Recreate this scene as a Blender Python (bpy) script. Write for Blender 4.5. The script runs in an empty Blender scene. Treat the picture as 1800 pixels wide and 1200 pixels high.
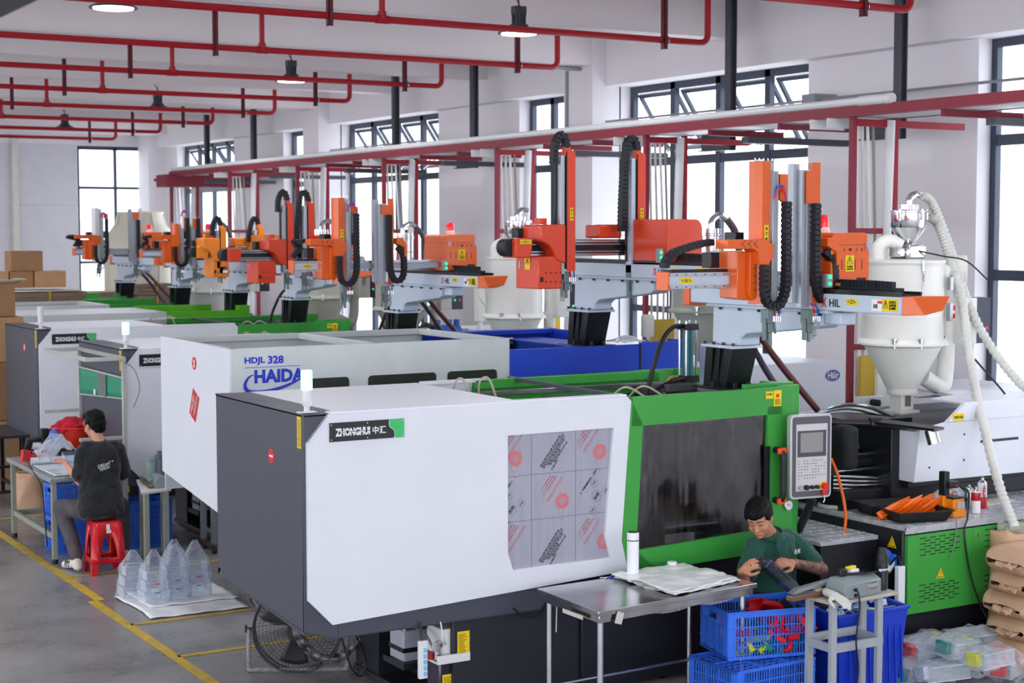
import bpy, bmesh, math, random
from math import sin, cos, pi, radians as RAD, sqrt, atan2
from mathutils import Vector as V, Matrix as MX, noise as NZ
R_ = random.Random(7)
SC = bpy.context.scene
COL = SC.collection

# ------------------------------------------------------------------ camera, world, exposure
cam = bpy.data.objects.new('camera', bpy.data.cameras.new('camera'))
COL.objects.link(cam); SC.camera = cam
cam.data.sensor_width = 36; cam.data.lens = 2846 / 1800 * 36
cam.location = (0, 0, 3.0)
cam.rotation_euler = (RAD(90 - 3.91), RAD(0.05), RAD(59.28 - 90))
cam.data.clip_end = 300
cam.data.dof.use_dof = True
cam.data.dof.focus_distance = 10.8
cam.data.dof.aperture_fstop = 3.5

w = bpy.data.worlds.new('overcast_sky'); SC.world = w; w.use_nodes = True
bg = w.node_tree.nodes['Background']
bg.inputs[0].default_value = (0.90, 0.94, 1.0, 1); bg.inputs[1].default_value = 4.0
SC.view_settings.view_transform = 'Standard'; SC.view_settings.look = 'None'
SC.view_settings.exposure = 0.0; SC.view_settings.gamma = 1
SC.view_settings.use_curve_mapping = False
SC.cycles.max_bounces = 8; SC.cycles.transparent_max_bounces = 24
SC.cycles.diffuse_bounces = 4; SC.cycles.glossy_bounces = 4
SC.cycles.caustics_reflective = False; SC.cycles.caustics_refractive = False

# light of the high bay lamps (seen ones and the rest of their grid in the hall)
LAMP_W = 34.
def lamp_light(x, y, z=4.87):
    l = bpy.data.lights.new('lamp_light', 'AREA'); l.shape = 'DISK'; l.size = .34; l.energy = LAMP_W; l.color = (.93, .97, 1)
    o = bpy.data.objects.new('lamp_light', l); COL.objects.link(o); o.location = (x, y, z)
for lx in (-3.6, .3, 4.2, 8.15):
    for ly in (2.7, 8.2, 13.7, 19.2, 24.6, 30.1):
        if (lx, ly) != (8.15, 30.1): lamp_light(lx, ly)
# ------------------------------------------------------------------ helpers
def lin(c):
    return tuple(((x / 255) / 12.92 if x <= 10 else (((x / 255) + .055) / 1.055) ** 2.4) for x in c)
MATS = {}
def mat(name, col, rough=.5, metal=0., var=.04, scale=6., bump=0., bscale=60., coat=0., trans=0., alpha=1., emit=0., spec=.5, ior=1.45, col2=None, stretch=None, sheen=0.):
    if name in MATS: return MATS[name]
    m = bpy.data.materials.new(name); m.use_nodes = True
    nt = m.node_tree; N = nt.nodes; L = nt.links
    b = N['Principled BSDF']
    c = lin(col)
    tc = N.new('ShaderNodeTexCoord'); mp = N.new('ShaderNodeMapping')
    L.new(tc.outputs['Object'], mp.inputs[0])
    if stretch: mp.inputs['Scale'].default_value = stretch
    if var > 0 or col2:
        n = N.new('ShaderNodeTexNoise'); n.inputs['Scale'].default_value = scale; n.inputs['Detail'].default_value = 5
        L.new(mp.outputs[0], n.inputs[0])
        r = N.new('ShaderNodeValToRGB')
        c2 = lin(col2) if col2 else tuple(max(0, x * (1 - var * 2)) for x in c)
        r.color_ramp.elements[0].color = (*c2, 1); r.color_ramp.elements[1].color = (*c, 1)
        r.color_ramp.elements[0].position = .35; r.color_ramp.elements[1].position = .62
        L.new(n.outputs[0], r.inputs[0]); L.new(r.outputs[0], b.inputs['Base Color'])
        mr = N.new('ShaderNodeMapRange'); mr.inputs[3].default_value = max(0, rough - .06); mr.inputs[4].default_value = min(1, rough + .06)
        L.new(n.outputs[0], mr.inputs[0]); L.new(mr.outputs[0], b.inputs['Roughness'])
    else:
        b.inputs['Base Color'].default_value = (*c, 1); b.inputs['Roughness'].default_value = rough
    if bump > 0:
        n2 = N.new('ShaderNodeTexNoise'); n2.inputs['Scale'].default_value = bscale; n2.inputs['Detail'].default_value = 3
        L.new(mp.outputs[0], n2.inputs[0])
        bp = N.new('ShaderNodeBump'); bp.inputs['Strength'].default_value = bump; bp.inputs['Distance'].default_value = .01
        L.new(n2.outputs[0], bp.inputs['Height']); L.new(bp.outputs[0], b.inputs['Normal'])
    b.inputs['Metallic'].default_value = metal
    b.inputs['IOR'].default_value = ior
    b.inputs['Specular IOR Level'].default_value = spec
    b.inputs['Coat Weight'].default_value = coat; b.inputs['Coat Roughness'].default_value = .1
    b.inputs['Transmission Weight'].default_value = trans
    b.inputs['Alpha'].default_value = alpha
    b.inputs['Sheen Weight'].default_value = sheen
    if emit > 0:
        b.inputs['Emission Color'].default_value = (*c, 1); b.inputs['Emission Strength'].default_value = emit
    MATS[name] = m
    return m
def film(name, col, opac=.2, rough=.12, bump=.5, bscale=9.):
    """thin clear plastic: mostly see-through with glossy creases"""
    if name in MATS: return MATS[name]
    m = bpy.data.materials.new(name); m.use_nodes = True
    nt = m.node_tree; N = nt.nodes; L = nt.links
    b = N['Principled BSDF']; out = N['Material Output']
    b.inputs['Base Color'].default_value = (*lin(col), 1); b.inputs['Roughness'].default_value = rough
    b.inputs['Specular IOR Level'].default_value = .8
    tr = N.new('ShaderNodeBsdfTransparent'); tr.inputs[0].default_value = (.97, .98, 1, 1)
    mx = N.new('ShaderNodeMixShader'); lw = N.new('ShaderNodeLayerWeight'); lw.inputs[0].default_value = .35
    mr = N.new('ShaderNodeMapRange'); mr.inputs[3].default_value = opac; mr.inputs[4].default_value = min(1, opac + .55)
    tc = N.new('ShaderNodeTexCoord'); n = N.new('ShaderNodeTexNoise'); n.inputs['Scale'].default_value = bscale; n.inputs['Detail'].default_value = 3; n.inputs['Distortion'].default_value = 1.2
    L.new(tc.outputs['Object'], n.inputs[0])
    bp = N.new('ShaderNodeBump'); bp.inputs['Strength'].default_value = bump; bp.inputs['Distance'].default_value = .05
    L.new(n.outputs[0], bp.inputs['Height']); L.new(bp.outputs[0], b.inputs['Normal']); L.new(bp.outputs[0], lw.inputs['Normal'])
    L.new(lw.outputs['Facing'], mr.inputs[0]); L.new(mr.outputs[0], mx.inputs[0])
    L.new(tr.outputs[0], mx.inputs[1]); L.new(b.outputs[0], mx.inputs[2]); L.new(mx.outputs[0], out.inputs[0])
    MATS[name] = m
    return m

WM = {}
def rm(o):
    return WM.get(o.name, MX.Identity(4)) if o else MX.Identity(4)
def tag(o, label=None, cat=None, group=None, kind=None):
    if label: o['label'] = label
    if cat: o['category'] = cat
    if group: o['group'] = group
    if kind: o['kind'] = kind
    return o
def thing(name, label, cat, loc=(0, 0, 0), rz=0., group=None):
    o = bpy.data.objects.new(name, None); COL.objects.link(o)
    o.empty_display_size = .1
    o.location = loc; o.rotation_euler = (0, 0, rz)
    WM[o.name] = MX.Translation(loc) @ MX.Rotation(rz, 4, 'Z')
    return tag(o, label, cat, group)

class MB:
    """collects shapes; build() links them as ONE mesh object"""
    def __init__(s): s.v = []; s.f = []; s.M = None
    def add(s, vs, fs):
        k = len(s.v)
        if s.M is not None: vs = [s.M @ V(p) for p in vs]
        s.v += [tuple(p) for p in vs]; s.f += [tuple(i + k for i in f) for f in fs]
        return s
    def box(s, x0, x1, y0, y1, z0, z1):
        if x0 > x1: x0, x1 = x1, x0
        if y0 > y1: y0, y1 = y1, y0
        if z0 > z1: z0, z1 = z1, z0
        return s.add([(x0, y0, z0), (x1, y0, z0), (x1, y1, z0), (x0, y1, z0), (x0, y0, z1), (x1, y0, z1), (x1, y1, z1), (x0, y1, z1)],
                     [(0, 3, 2, 1), (4, 5, 6, 7), (0, 1, 5, 4), (1, 2, 6, 5), (2, 3, 7, 6), (3, 0, 4, 7)])
    def cb(s, c, sz, rot=None):
        h = [q / 2 for q in sz]
        vs = [V((i * h[0], j * h[1], k * h[2])) for k in (-1, 1) for i, j in ((-1, -1), (1, -1), (1, 1), (-1, 1))]
        if rot is not None: vs = [rot @ q for q in vs]
        return s.add([q + V(c) for q in vs], [(0, 3, 2, 1), (4, 5, 6, 7), (0, 1, 5, 4), (1, 2, 6, 5), (2, 3, 7, 6), (3, 0, 4, 7)])
    def prism(s, pts, ax, a, b):
        n = len(pts)
        def P(p, t): return {'x': (t, p[0], p[1]), 'y': (p[0], t, p[1]), 'z': (p[0], p[1], t)}[ax]
        vs = [P(p, a) for p in pts] + [P(p, b) for p in pts]
        fs = [tuple(range(n)), tuple(range(2 * n - 1, n - 1, -1))] + [(i, i + n, (i + 1) % n + n, (i + 1) % n) for i in range(n)]
        return s.add(vs, fs)
    def ring(s, outer, inner, ax, a, b):
        """plate with one hole; outer and inner have the same number of points"""
        n = len(outer)
        def P(p, t): return {'x': (t, p[0], p[1]), 'y': (p[0], t, p[1]), 'z': (p[0], p[1], t)}[ax]
        vs = [P(p, a) for p in outer] + [P(p, a) for p in inner] + [P(p, b) for p in outer] + [P(p, b) for p in inner]
        fs = []
        for i in range(n):
            j = (i + 1) % n
            fs += [(i, j, j + n, i + n), (i + 2 * n, i + 3 * n, j + 3 * n, j + 2 * n), (i, i + 2 * n, j + 2 * n, j), (i + n, j + n, j + 3 * n, i + 3 * n)]
        return s.add(vs, fs)
    def rect_ring(s, o, i, ax, a, b):
        q = lambda r: [(r[0], r[2]), (r[1], r[2]), (r[1], r[3]), (r[0], r[3])]
        return s.ring(q(o), q(i), ax, a, b)
    def cyl(s, p0, p1, r0, r1=None, n=12, cap=True):
        p0, p1 = V(p0), V(p1); r1 = r0 if r1 is None else r1
        d = (p1 - p0).normalized(); a = d.orthogonal().normalized(); b = d.cross(a)
        vs = []; 
        for p, r in ((p0, r0), (p1, r1)):
            vs += [p + (a * cos(2 * pi * i / n) + b * sin(2 * pi * i / n)) * r for i in range(n)]
        fs = [(i, (i + 1) % n, (i + 1) % n + n, i + n) for i in range(n)]
        if cap: fs += [tuple(range(n - 1, -1, -1)), tuple(range(n, 2 * n))]
        return s.add(vs, fs)
    def tube(s, path, r, n=8, cap=True, rr=None):
        P = [V(p) for p in path]; m = len(P); vs = []; fs = []
        t = (P[1] - P[0]).normalized(); a = t.orthogonal().normalized()
        for k, p in enumerate(P):
            t2 = (P[min(k + 1, m - 1)] - P[max(k - 1, 0)])
            if t2.length < 1e-9: t2 = t
            t2.normalize(); a = (a - t2 * a.dot(t2)).normalized(); b = t2.cross(a)
            q = rr[k] if rr else r
            vs += [p + (a * cos(2 * pi * i / n) + b * sin(2 * pi * i / n)) * q for i in range(n)]
            t = t2
        for k in range(m - 1):
            fs += [(k * n + i, k * n + (i + 1) % n, (k + 1) * n + (i + 1) % n, (k + 1) * n + i) for i in range(n)]
        if cap: fs += [tuple(range(n - 1, -1, -1)), tuple(range((m - 1) * n, m * n))]
        return s.add(vs, fs)
    def lathe(s, prof, c=(0, 0, 0), n=24, ax='z', sx=1., sy=1.):
        vs = []; fs = []; m = len(prof)
        for r, z in prof:
            for i in range(n):
                a = 2 * pi * i / n; p = (r * cos(a) * sx, r * sin(a) * sy, z)
                if ax == 'x': p = (p[2], p[0], p[1])
                if ax == 'y': p = (p[0], p[2], p[1])
                vs.append((p[0] + c[0], p[1] + c[1], p[2] + c[2]))
        for k in range(m - 1):
            for i in range(n):
                j = (i + 1) % n
                fs.append((k * n + i, k * n + j, (k + 1) * n + j, (k + 1) * n + i))
        if prof[0][0] > 1e-4: fs.append(tuple(range(n - 1, -1, -1)))
        if prof[-1][0] > 1e-4: fs.append(tuple(range((m - 1) * n, m * n)))
        return s.add(vs, fs)
    def ball(s, c, r, nu=14, nv=10, M=None):
        if not hasattr(r, '__len__'): r = (r, r, r)
        vs = []; fs = []
        for j in range(nv + 1):
            t = pi * j / nv
            for i in range(nu):
                a = 2 * pi * i / nu
                p = V((r[0] * sin(t) * cos(a), r[1] * sin(t) * sin(a), r[2] * cos(t)))
                if M is not None: p = M @ p
                vs.append(p + V(c))
        for j in range(nv):
            for i in range(nu):
                k = (i + 1) % nu
                fs.append((j * nu + i, (j + 1) * nu + i, (j + 1) * nu + k, j * nu + k))
        return s.add(vs, fs)
    def grid(s, fn, nu, nv):
        vs = [fn(i / nu, j / nv) for j in range(nv + 1) for i in range(nu + 1)]
        fs = [(j * (nu + 1) + i, j * (nu + 1) + i + 1, (j + 1) * (nu + 1) + i + 1, (j + 1) * (nu + 1) + i) for j in range(nv) for i in range(nu)]
        return s.add(vs, fs)
    def build(s, name, m, parent=None, bevel=0., smooth=35, sub=0, solid=0., local=False, origin=None, kind=None, label=None, seg=2):
        me = bpy.data.meshes.new(name)
        W = rm(parent)
        if origin is not None: W = W @ MX.Translation(origin) if local else MX.Translation(origin)
        if local and origin is None: vs = s.v
        elif local: vs = [tuple(V(p) - V(origin)) for p in s.v]
        else:
            I = W.inverted(); vs = [tuple(I @ V(p)) for p in s.v]
        me.from_pydata(vs, [], s.f)
        bm = bmesh.new(); bm.from_mesh(me)
        bmesh.ops.remove_doubles(bm, verts=bm.verts, dist=1e-5)
        bmesh.ops.recalc_face_normals(bm, faces=bm.faces)
        bm.to_mesh(me); bm.free()
        if m: me.materials.append(m)
        if smooth:
            me.polygons.foreach_set('use_smooth', [True] * len(me.polygons))
            me.set_sharp_from_angle(angle=RAD(smooth))
        o = bpy.data.objects.new(name, me); COL.objects.link(o)
        if parent: 
            o.parent = parent
            if origin is not None: o.location = (rm(parent).inverted() @ V(origin)) if not local else origin
        elif origin is not None: o.location = origin
        WM[o.name] = W
        if solid: md = o.modifiers.new('s', 'SOLIDIFY'); md.thickness = solid; md.offset = 0
        if sub: md = o.modifiers.new('u', 'SUBSURF'); md.levels = sub; md.render_levels = sub
        if bevel: md = o.modifiers.new('b', 'BEVEL'); md.width = bevel; md.segments = seg; md.limit_method = 'ANGLE'; md.angle_limit = RAD(40)
        if kind: o['kind'] = kind
        if label: o['label'] = label
        return o
def copy_tree(o, parent=None):
    c = o.copy(); COL.objects.link(c); c.parent = parent
    for ch in o.children: copy_tree(ch, c)
    return c
def relabel(o, label, loc=None, rz=None):
    o['label'] = label
    if loc is not None: o.location = loc
    if rz is not None: o.rotation_euler = (0, 0, rz)
    WM[o.name] = MX.Translation(o.location) @ o.rotation_euler.to_matrix().to_4x4()
    return o

_fc = {}
def glyph(txt, size=1., bold=0., ext=.0015, align='CENTER', sp=1.):
    cu = bpy.data.curves.new('t', 'FONT'); cu.body = txt; cu.size = size; cu.offset = bold; cu.extrude = ext
    cu.align_x = align; cu.align_y = 'CENTER'; cu.resolution_u = 2; cu.space_character = sp
    ob = bpy.data.objects.new('t', cu); COL.objects.link(ob)
    dg = bpy.context.evaluated_depsgraph_get()
    me = bpy.data.meshes.new_from_object(ob.evaluated_get(dg))
    bpy.data.objects.remove(ob); bpy.data.curves.remove(cu)
    return me
def lettering(txt, p, right, up, w=None, h=None, m=None, parent=None, bold=0., name='lettering', label=None, sp=1., mirror=False):
    """flat lettering centred at p; fitted to width w and height h"""
    me = glyph(txt, 1., bold, .001, sp=sp)
    xs = [v.co.x for v in me.vertices]; ys = [v.co.y for v in me.vertices]
    cx, cy = (min(xs) + max(xs)) / 2, (min(ys) + max(ys)) / 2
    W, Hh = max(xs) - min(xs), max(ys) - min(ys)
    sy = h / Hh if h else w / W
    sx = w / W if w else sy
    right = V(right).normalized(); up = V(up).normalized(); n = right.cross(up)
    I = rm(parent).inverted()
    for v in me.vertices:
        q = V(p) + right * ((v.co.x - cx) * sx) + up * ((v.co.y - cy) * sy) + n * v.co.z
        v.co = I @ q
    me.materials.append(m)
    o = bpy.data.objects.new(name, me); COL.objects.link(o)
    if parent: o.parent = parent
    if label: o['label'] = label
    return o
def flat(mb, p, right, up, w, h, t=.002):
    """thin plate centred at p, standing t proud of the surface"""
    right = V(right).normalized(); up = V(up).normalized(); n = right.cross(up)
    R = MX((right, up, n)).transposed()
    return mb.cb(V(p) + n * (t / 2), (w, h, t), R)
def curve_pts(pts, n=8):
    """Catmull-Rom through points"""
    P = [V(p) for p in pts]; P = [P[0] * 2 - P[1]] + P + [P[-1] * 2 - P[-2]]; out = []
    for i in range(1, len(P) - 2):
        a, b, c, d = P[i - 1:i + 3]
        for k in range(n):
            t = k / n
            out.append(.5 * ((2 * b) + (c - a) * t + (2 * a - 5 * b + 4 * c - d) * t * t + (3 * b - a - 3 * c + d) * t ** 3))
    return out + [P[-2]]

# ------------------------------------------------------------------ materials
WALL = mat('wall_paint', (238, 234, 239), .85, var=.02, scale=.7)
CEIL = mat('ceiling_paint', (238, 230, 232), .9, var=.02, scale=.6)
DARKFR = mat('window_frame_paint', (58, 66, 84), .4)
RED = mat('red_pipe_paint', (170, 18, 34), .4)
MAROON = mat('maroon_steel_paint', (138, 42, 58), .5)
DSTEEL = mat('dark_steel_paint', (72, 75, 84), .5)
ORANGE = mat('orange_enamel', (230, 98, 26), .32, var=.03, coat=.3)
REDOR = mat('red_orange_enamel', (224, 66, 30), .34, var=.03, coat=.3)
RWHITE = mat('pale_blue_enamel', (196, 208, 224), .4, var=.03)
WHITEP = mat('white_panel_enamel', (226, 229, 238), .42, var=.015, scale=2., bump=.03, bscale=200)
DGREY = mat('charcoal_enamel', (70, 74, 86), .42, var=.03, scale=2.)
GREEN = mat('green_enamel', (60, 158, 64), .38, var=.03, scale=2.5)
BLUEP = mat('blue_enamel', (22, 66, 196), .4, var=.05, scale=3.)
BLACK = mat('black_enamel', (24, 25, 30), .35)
BLKPL = mat('black_plastic', (20, 21, 24), .45)
STEEL = mat('brushed_steel', (190, 192, 196), .25, metal=1., var=.05, scale=3)
CHROME = mat('polished_steel', (215, 216, 220), .12, metal=1., var=0)
ALU = mat('aluminium', (176, 180, 188), .4, metal=.8, var=.03)
CREAM = mat('cream_enamel', (232, 231, 226), .4, var=.02)
BEIGE = mat('beige_enamel', (196, 194, 182), .45, var=.05)
YEL = mat('yellow_label', (240, 208, 20), .5, var=0)
BLKINK = mat('black_print', (18, 18, 20), .6, var=0)
WHTINK = mat('white_print', (236, 238, 242), .5, var=0)
REDINK = mat('red_print', (222, 30, 44), .5, var=0)
PVC = mat('white_pvc', (228, 230, 232), .4, var=.02)
# ------------------------------------------------------------------ the hall
XW = 11.5; YF = 34.6
def structure(o): o['kind'] = 'structure'; return o
fl = bpy.data.materials.new('grey_epoxy_floor'); fl.use_nodes = True
def _floor(m):
    nt = m.node_tree; N = nt.nodes; L = nt.links; b = N['Principled BSDF']
    tc = N.new('ShaderNodeTexCoord')
    n1 = N.new('ShaderNodeTexNoise'); n1.inputs['Scale'].default_value = .9; n1.inputs['Detail'].default_value = 8; n1.inputs['Roughness'].default_value = .65
    n2 = N.new('ShaderNodeTexNoise'); n2.inputs['Scale'].default_value = 14; n2.inputs['Detail'].default_value = 6
    L.new(tc.outputs['Object'], n1.inputs[0]); L.new(tc.outputs['Object'], n2.inputs[0])
    r = N.new('ShaderNodeValToRGB'); r.color_ramp.elements[0].color = (*lin((112, 111, 112)), 1); r.color_ramp.elements[1].color = (*lin((160, 158, 158)), 1)
    r.color_ramp.elements[0].position = .3; r.color_ramp.elements[1].position = .7
    L.new(n1.outputs[0], r.inputs[0])
    r2 = N.new('ShaderNodeValToRGB'); r2.color_ramp.elements[0].color = (.62, .62, .62, 1); r2.color_ramp.elements[1].color = (1, 1, 1, 1); r2.color_ramp.elements[0].position = .3; r2.color_ramp.elements[1].position = .5
    L.new(n2.outputs[0], r2.inputs[0])
    mx = N.new('ShaderNodeMix'); mx.data_type = 'RGBA'; mx.blend_type = 'MULTIPLY'; mx.inputs[0].default_value = .5
    L.new(r.outputs[0], mx.inputs[6]); L.new(r2.outputs[0], mx.inputs[7]); L.new(mx.outputs[2], b.inputs['Base Color'])
    mr = N.new('ShaderNodeMapRange'); mr.inputs[3].default_value = .16; mr.inputs[4].default_value = .42
    L.new(n1.outputs[0], mr.inputs[0]); L.new(mr.outputs[0], b.inputs['Roughness'])
    bp = N.new('ShaderNodeBump'); bp.inputs['Strength'].default_value = .12; bp.inputs['Distance'].default_value = .01
    L.new(n2.outputs[0], bp.inputs['Height']); L.new(bp.outputs[0], b.inputs['Normal'])
_floor(fl)
structure(MB().box(-14, XW + .25, -9, YF + .25, -.2, 0).build('floor', fl, smooth=0))
structure(MB().box(-14, XW + .25, -9, YF + .25, 5.9, 6.1).build('ceiling', CEIL, smooth=0))
# floor lines
YLINE = mat('yellow_floor_paint', (214, 178, 40), .5, var=.0, col2=(176, 150, 60), scale=9)
fln = MB()
fln.box(3.66, 3.74, 7.0, 12.9, .002, .005); fln.box(3.72, 3.80, 12.9, 20, .002, .005)
fln.box(3.72, 7.6, 11.94, 11.99, .002, .005); fln.box(3.72, 9, 10.86, 10.91, .002, .005)
fln.box(3.8, 8, 13.9, 13.95, .002, .005); fln.box(3.8, 8, 17.1, 17.15, .002, .005)
fln.box(7.5, 10.5, 7.25, 7.31, .002, .005)
structure(fln.build('floor_marking', YLINE, smooth=0))
# columns, spandrels, piers of the window wall
colY = [(8.49, 9.14), (16.74, 17.39), (24.99, 25.64), (33.9, 34.6)]
big = [(5.0, 8.49), (13.22, 16.74), (21.5, 24.99), (29.9, 33.2)]
narrow = [(9.75, 10.85), (18.0, 19.15), (26.3, 27.45)]
WTOP = 4.78; SILL = .95
k = 0
ops = sorted(big + narrow)
structure(MB().box(XW, XW + .28, -9, YF + .25, WTOP, 6).build('wall_right', WALL, smooth=0))
prev = -9
for a, b in ops + [(YF + .25, None)]:
    structure(MB().box(XW, XW + .28, prev, a, 0, WTOP).build('wall_right', WALL, smooth=0)) if a > prev else None
    if b is None: break
    structure(MB().box(XW, XW + .28, a, b, 0, SILL).build('wall_right', WALL, smooth=0))
    prev = b
sp = MB()
ys = [-9] + [c for ab in colY for c in ab]
for i in range(0, len(ys) - 1, 2): sp.box(11.3, XW, ys[i], ys[i + 1], WTOP, 5.9)
structure(sp.build('trim_1', WALL, smooth=0))
cl = MB()
for a, b in colY: cl.box(11.1, XW + .02, a, b, 0, 5.9)
structure(cl.build('trim_2', WALL, smooth=0))
# windows
GLASS = bpy.data.materials.new('window_glass'); GLASS.use_nodes = True
def _glass(m, tint, g=.06):
    nt = m.node_tree; N = nt.nodes; L = nt.links
    N.remove(N['Principled BSDF']); t = N.new('ShaderNodeBsdfTransparent'); t.inputs[0].default_value = tint
    gl = N.new('ShaderNodeBsdfGlossy'); gl.inputs['Roughness'].default_value = .03
    fr = N.new('ShaderNodeLayerWeight'); fr.inputs[0].default_value = g
    mx = N.new('ShaderNodeMixShader'); L.new(fr.outputs['Facing'], mx.inputs[0]); L.new(t.outputs[0], mx.inputs[1]); L.new(gl.outputs[0], mx.inputs[2])
    L.new(mx.outputs[0], N['Material Output'].inputs[0])
_glass(GLASS, (.96, .98, 1, 1))
wn = 1
def fbar(mb, y0, y1, z0, z1, x0=XW + .17, x1=XW + .24): mb.box(x0, x1, y0, y1, z0, z1)
def make_window(a, b, n, topopen):
    global wn
    fr = MB(); X0, X1 = XW + .17, XW + .24
    fr.rect_ring((a, b, SILL, WTOP), (a + .07, b - .07, SILL + .07, WTOP - .08), 'x', X0, X1)
    wd = (b - a) / n
    for i in range(1, n): fr.box(X0, X1, a + wd * i - .045, a + wd * i + .045, SILL, WTOP)
    zs = (3.84,) if topopen else (3.84, 2.58)
    for z in zs: fr.box(X0 + .005, X1 - .005, a, b, z - .05, z + .05)
    if topopen: fr.box(X0 + .005, X1 - .005, a, b, 2.0, 2.08)
    wo = fr.build('window_%d' % wn, DARKFR, smooth=0); structure(wo); wn += 1
    for i in range(n):
        y0, y1 = a + wd * i + .05, a + wd * (i + 1) - .05
        zz = [SILL + .07] + ([2.04] if topopen else []) + sorted(zs) + [WTOP - .08]
        for q in range(len(zz) - 1):
            z0, z1 = zz[q] + .03, zz[q + 1] - .03
            if topopen and q == len(zz) - 2: continue
            MB().box(X0 + .03, X0 + .036, y0, y1, z0, z1).build('pane', GLASS, wo, smooth=0)
        if topopen:   # awning sash hinged at the top, pushed out
            ang = RAD(34); ht = .82
            s = MB(); s.M = MX.Translation((X1, 0, WTOP - .1)) @ MX.Rotation(-ang, 4, 'Y')
            s.rect_ring((y0, y1, -ht, 0), (y0 + .045, y1 - .045, -ht + .05, -.05), 'x', 0, .04)
            so = s.build('sash', DARKFR, wo, smooth=0)
            g = MB(); g.M = s.M; g.box(.015, .02, y0 + .04, y1 - .04, -ht + .04, -.04); g.build('pane', GLASS, so, smooth=0)
            st = MB()
            for yy in (y0 + .03, y1 - .03):
                st.tube([(X0 - .02, yy, 3.95), (X1 + .30, yy, WTOP - .55)], .011, 6)
            st.build('stay', ALU, wo)
for a, b in big: make_window(a, b, 4, True)
for a, b in narrow: make_window(a, b, 2, False)
# far wall with its window
fw = MB()
fw.box(-14, 9.77, YF, YF + .25, 0, 5.9); fw.box(9.77, XW, YF, YF + .25, 4.82, 5.9); fw.box(9.77, XW, YF, YF + .25, 0, .9)
structure(fw.build('wall_far', WALL, smooth=0))
fr = MB(); fr.rect_ring((9.77, 11.46, .9, 4.82), (9.83, 11.40, .96, 4.74), 'y', YF + .06, YF + .13)
fr.box(10.58, 10.64, YF + .06, YF + .13, .9, 4.8); fr.box(9.8, 11.42, YF + .065, YF + .125, 3.9, 3.96); fr.box(9.8, 11.42, YF + .065, YF + .125, 2.3, 2.36)
wo = structure(fr.build('window_%d' % wn, DARKFR, smooth=0))
for x0, x1 in ((9.83, 10.58), (10.64, 11.4)):
    for z0, z1 in ((.96, 2.3), (2.36, 3.9), (3.96, 4.74)): MB().box(x0, x1, YF + .09, YF + .096, z0, z1).build('pane', GLASS, wo, smooth=0)
PANELW = mat('partition_panel', (216, 214, 222), .7, var=.02)
po = MB()
for i in range(12):
    x1 = 8.38 - i * 1.35
    for z0, z1 in ((0, 3.0), (3.02, 4.84)): po.box(x1 - 1.33, x1, YF - .03, YF, z0, z1)
po.box(8.5, 9.74, YF - .03, YF, 0, 3.54); po.box(8.5, 9.74, YF - .03, YF, 3.56, 4.84)
structure(po.build('trim_3', PANELW, smooth=0))
structure(MB().box(8.38, 8.5, YF - .1, YF, 0, 5.0).build('trim_4', mat('cream_paint', (226, 222, 214), .7), smooth=0))
structure(MB().box(-14, 9.77, YF - .06, YF, 4.84, 5.9).build('trim_5', WALL, smooth=0))
# ceiling beams
for i in range(-5, 7):
    y = 17.06 + 2.75 * i; main = (i % 3 == 0)
    w_ = .30 if main else .125
    zb = 5.03 if main else 5.1
    b_ = MB().box(-14, 11.3, y - w_, y + w_, zb, 5.9)
    structure(b_.build('ceiling_beam', CEIL, smooth=0))
# tall shrub seen through the far window
# ------------------------------------------------------------------ sprinkler pipes
pn = ['second', 'third', 'fourth', 'fifth', 'sixth', 'seventh', 'eighth', 'ninth']
for i in range(9):
    y = 10.04 + 2.75 * i; z = 4.83
    lab = 'red sprinkler pipe under the ceiling, ' + ('nearest to the camera' if i == 0 else ('farthest, by the end wall' if i == 8 else pn[i - 1] + ' from the camera'))
    t = thing('sprinkler_pipe', lab, 'pipe', (9.83, y, z), group='red sprinkler pipes across the ceiling')
    m = MB(); rr = .032
    m.tube([(-6, y, z), (9.75, y, z)] + [(9.75 + .08 * sin(a), y, z + .08 - .08 * cos(a)) for a in (.4, .8, 1.2, 1.57)] + [(9.83, y, 5.895)], rr, 10)
    m.build('pipe', RED, t)
    for x in (6.29, 2.77, -.75):
        q = MB().cyl((x, y, z), (x, y, 5.895), .028, n=8).cyl((x - .06, y, z), (x + .06, y, z), .038, n=10).cyl((x, y, z), (x, y, z + .07), .04, n=8)
        q.build('riser', RED, t)
        h = MB().box(x - .52, x - .48, y - .04, y - .035, z - .09, 5.895).box(x - .52, x - .515, y - .04, y + .02, z - .09, 5.895)
        h.build('hanger', mat('dark_red_steel', (96, 22, 34), .5), t)
    x = 9.3
    h = MB().box(x - .02, x + .02, y - .04, y - .035, z - .09, 5.895).box(x - .02, x - .015, y - .04, y + .02, z - .09, 5.895)
    h.build('hanger', MATS['dark_red_steel'], t)
    MB().tube([(x + .04, y + .038 * cos(a), z + .038 * sin(a)) for a in [k * pi / 6 for k in range(13)]], .005, 5).build('clamp', STEEL, t)
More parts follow.
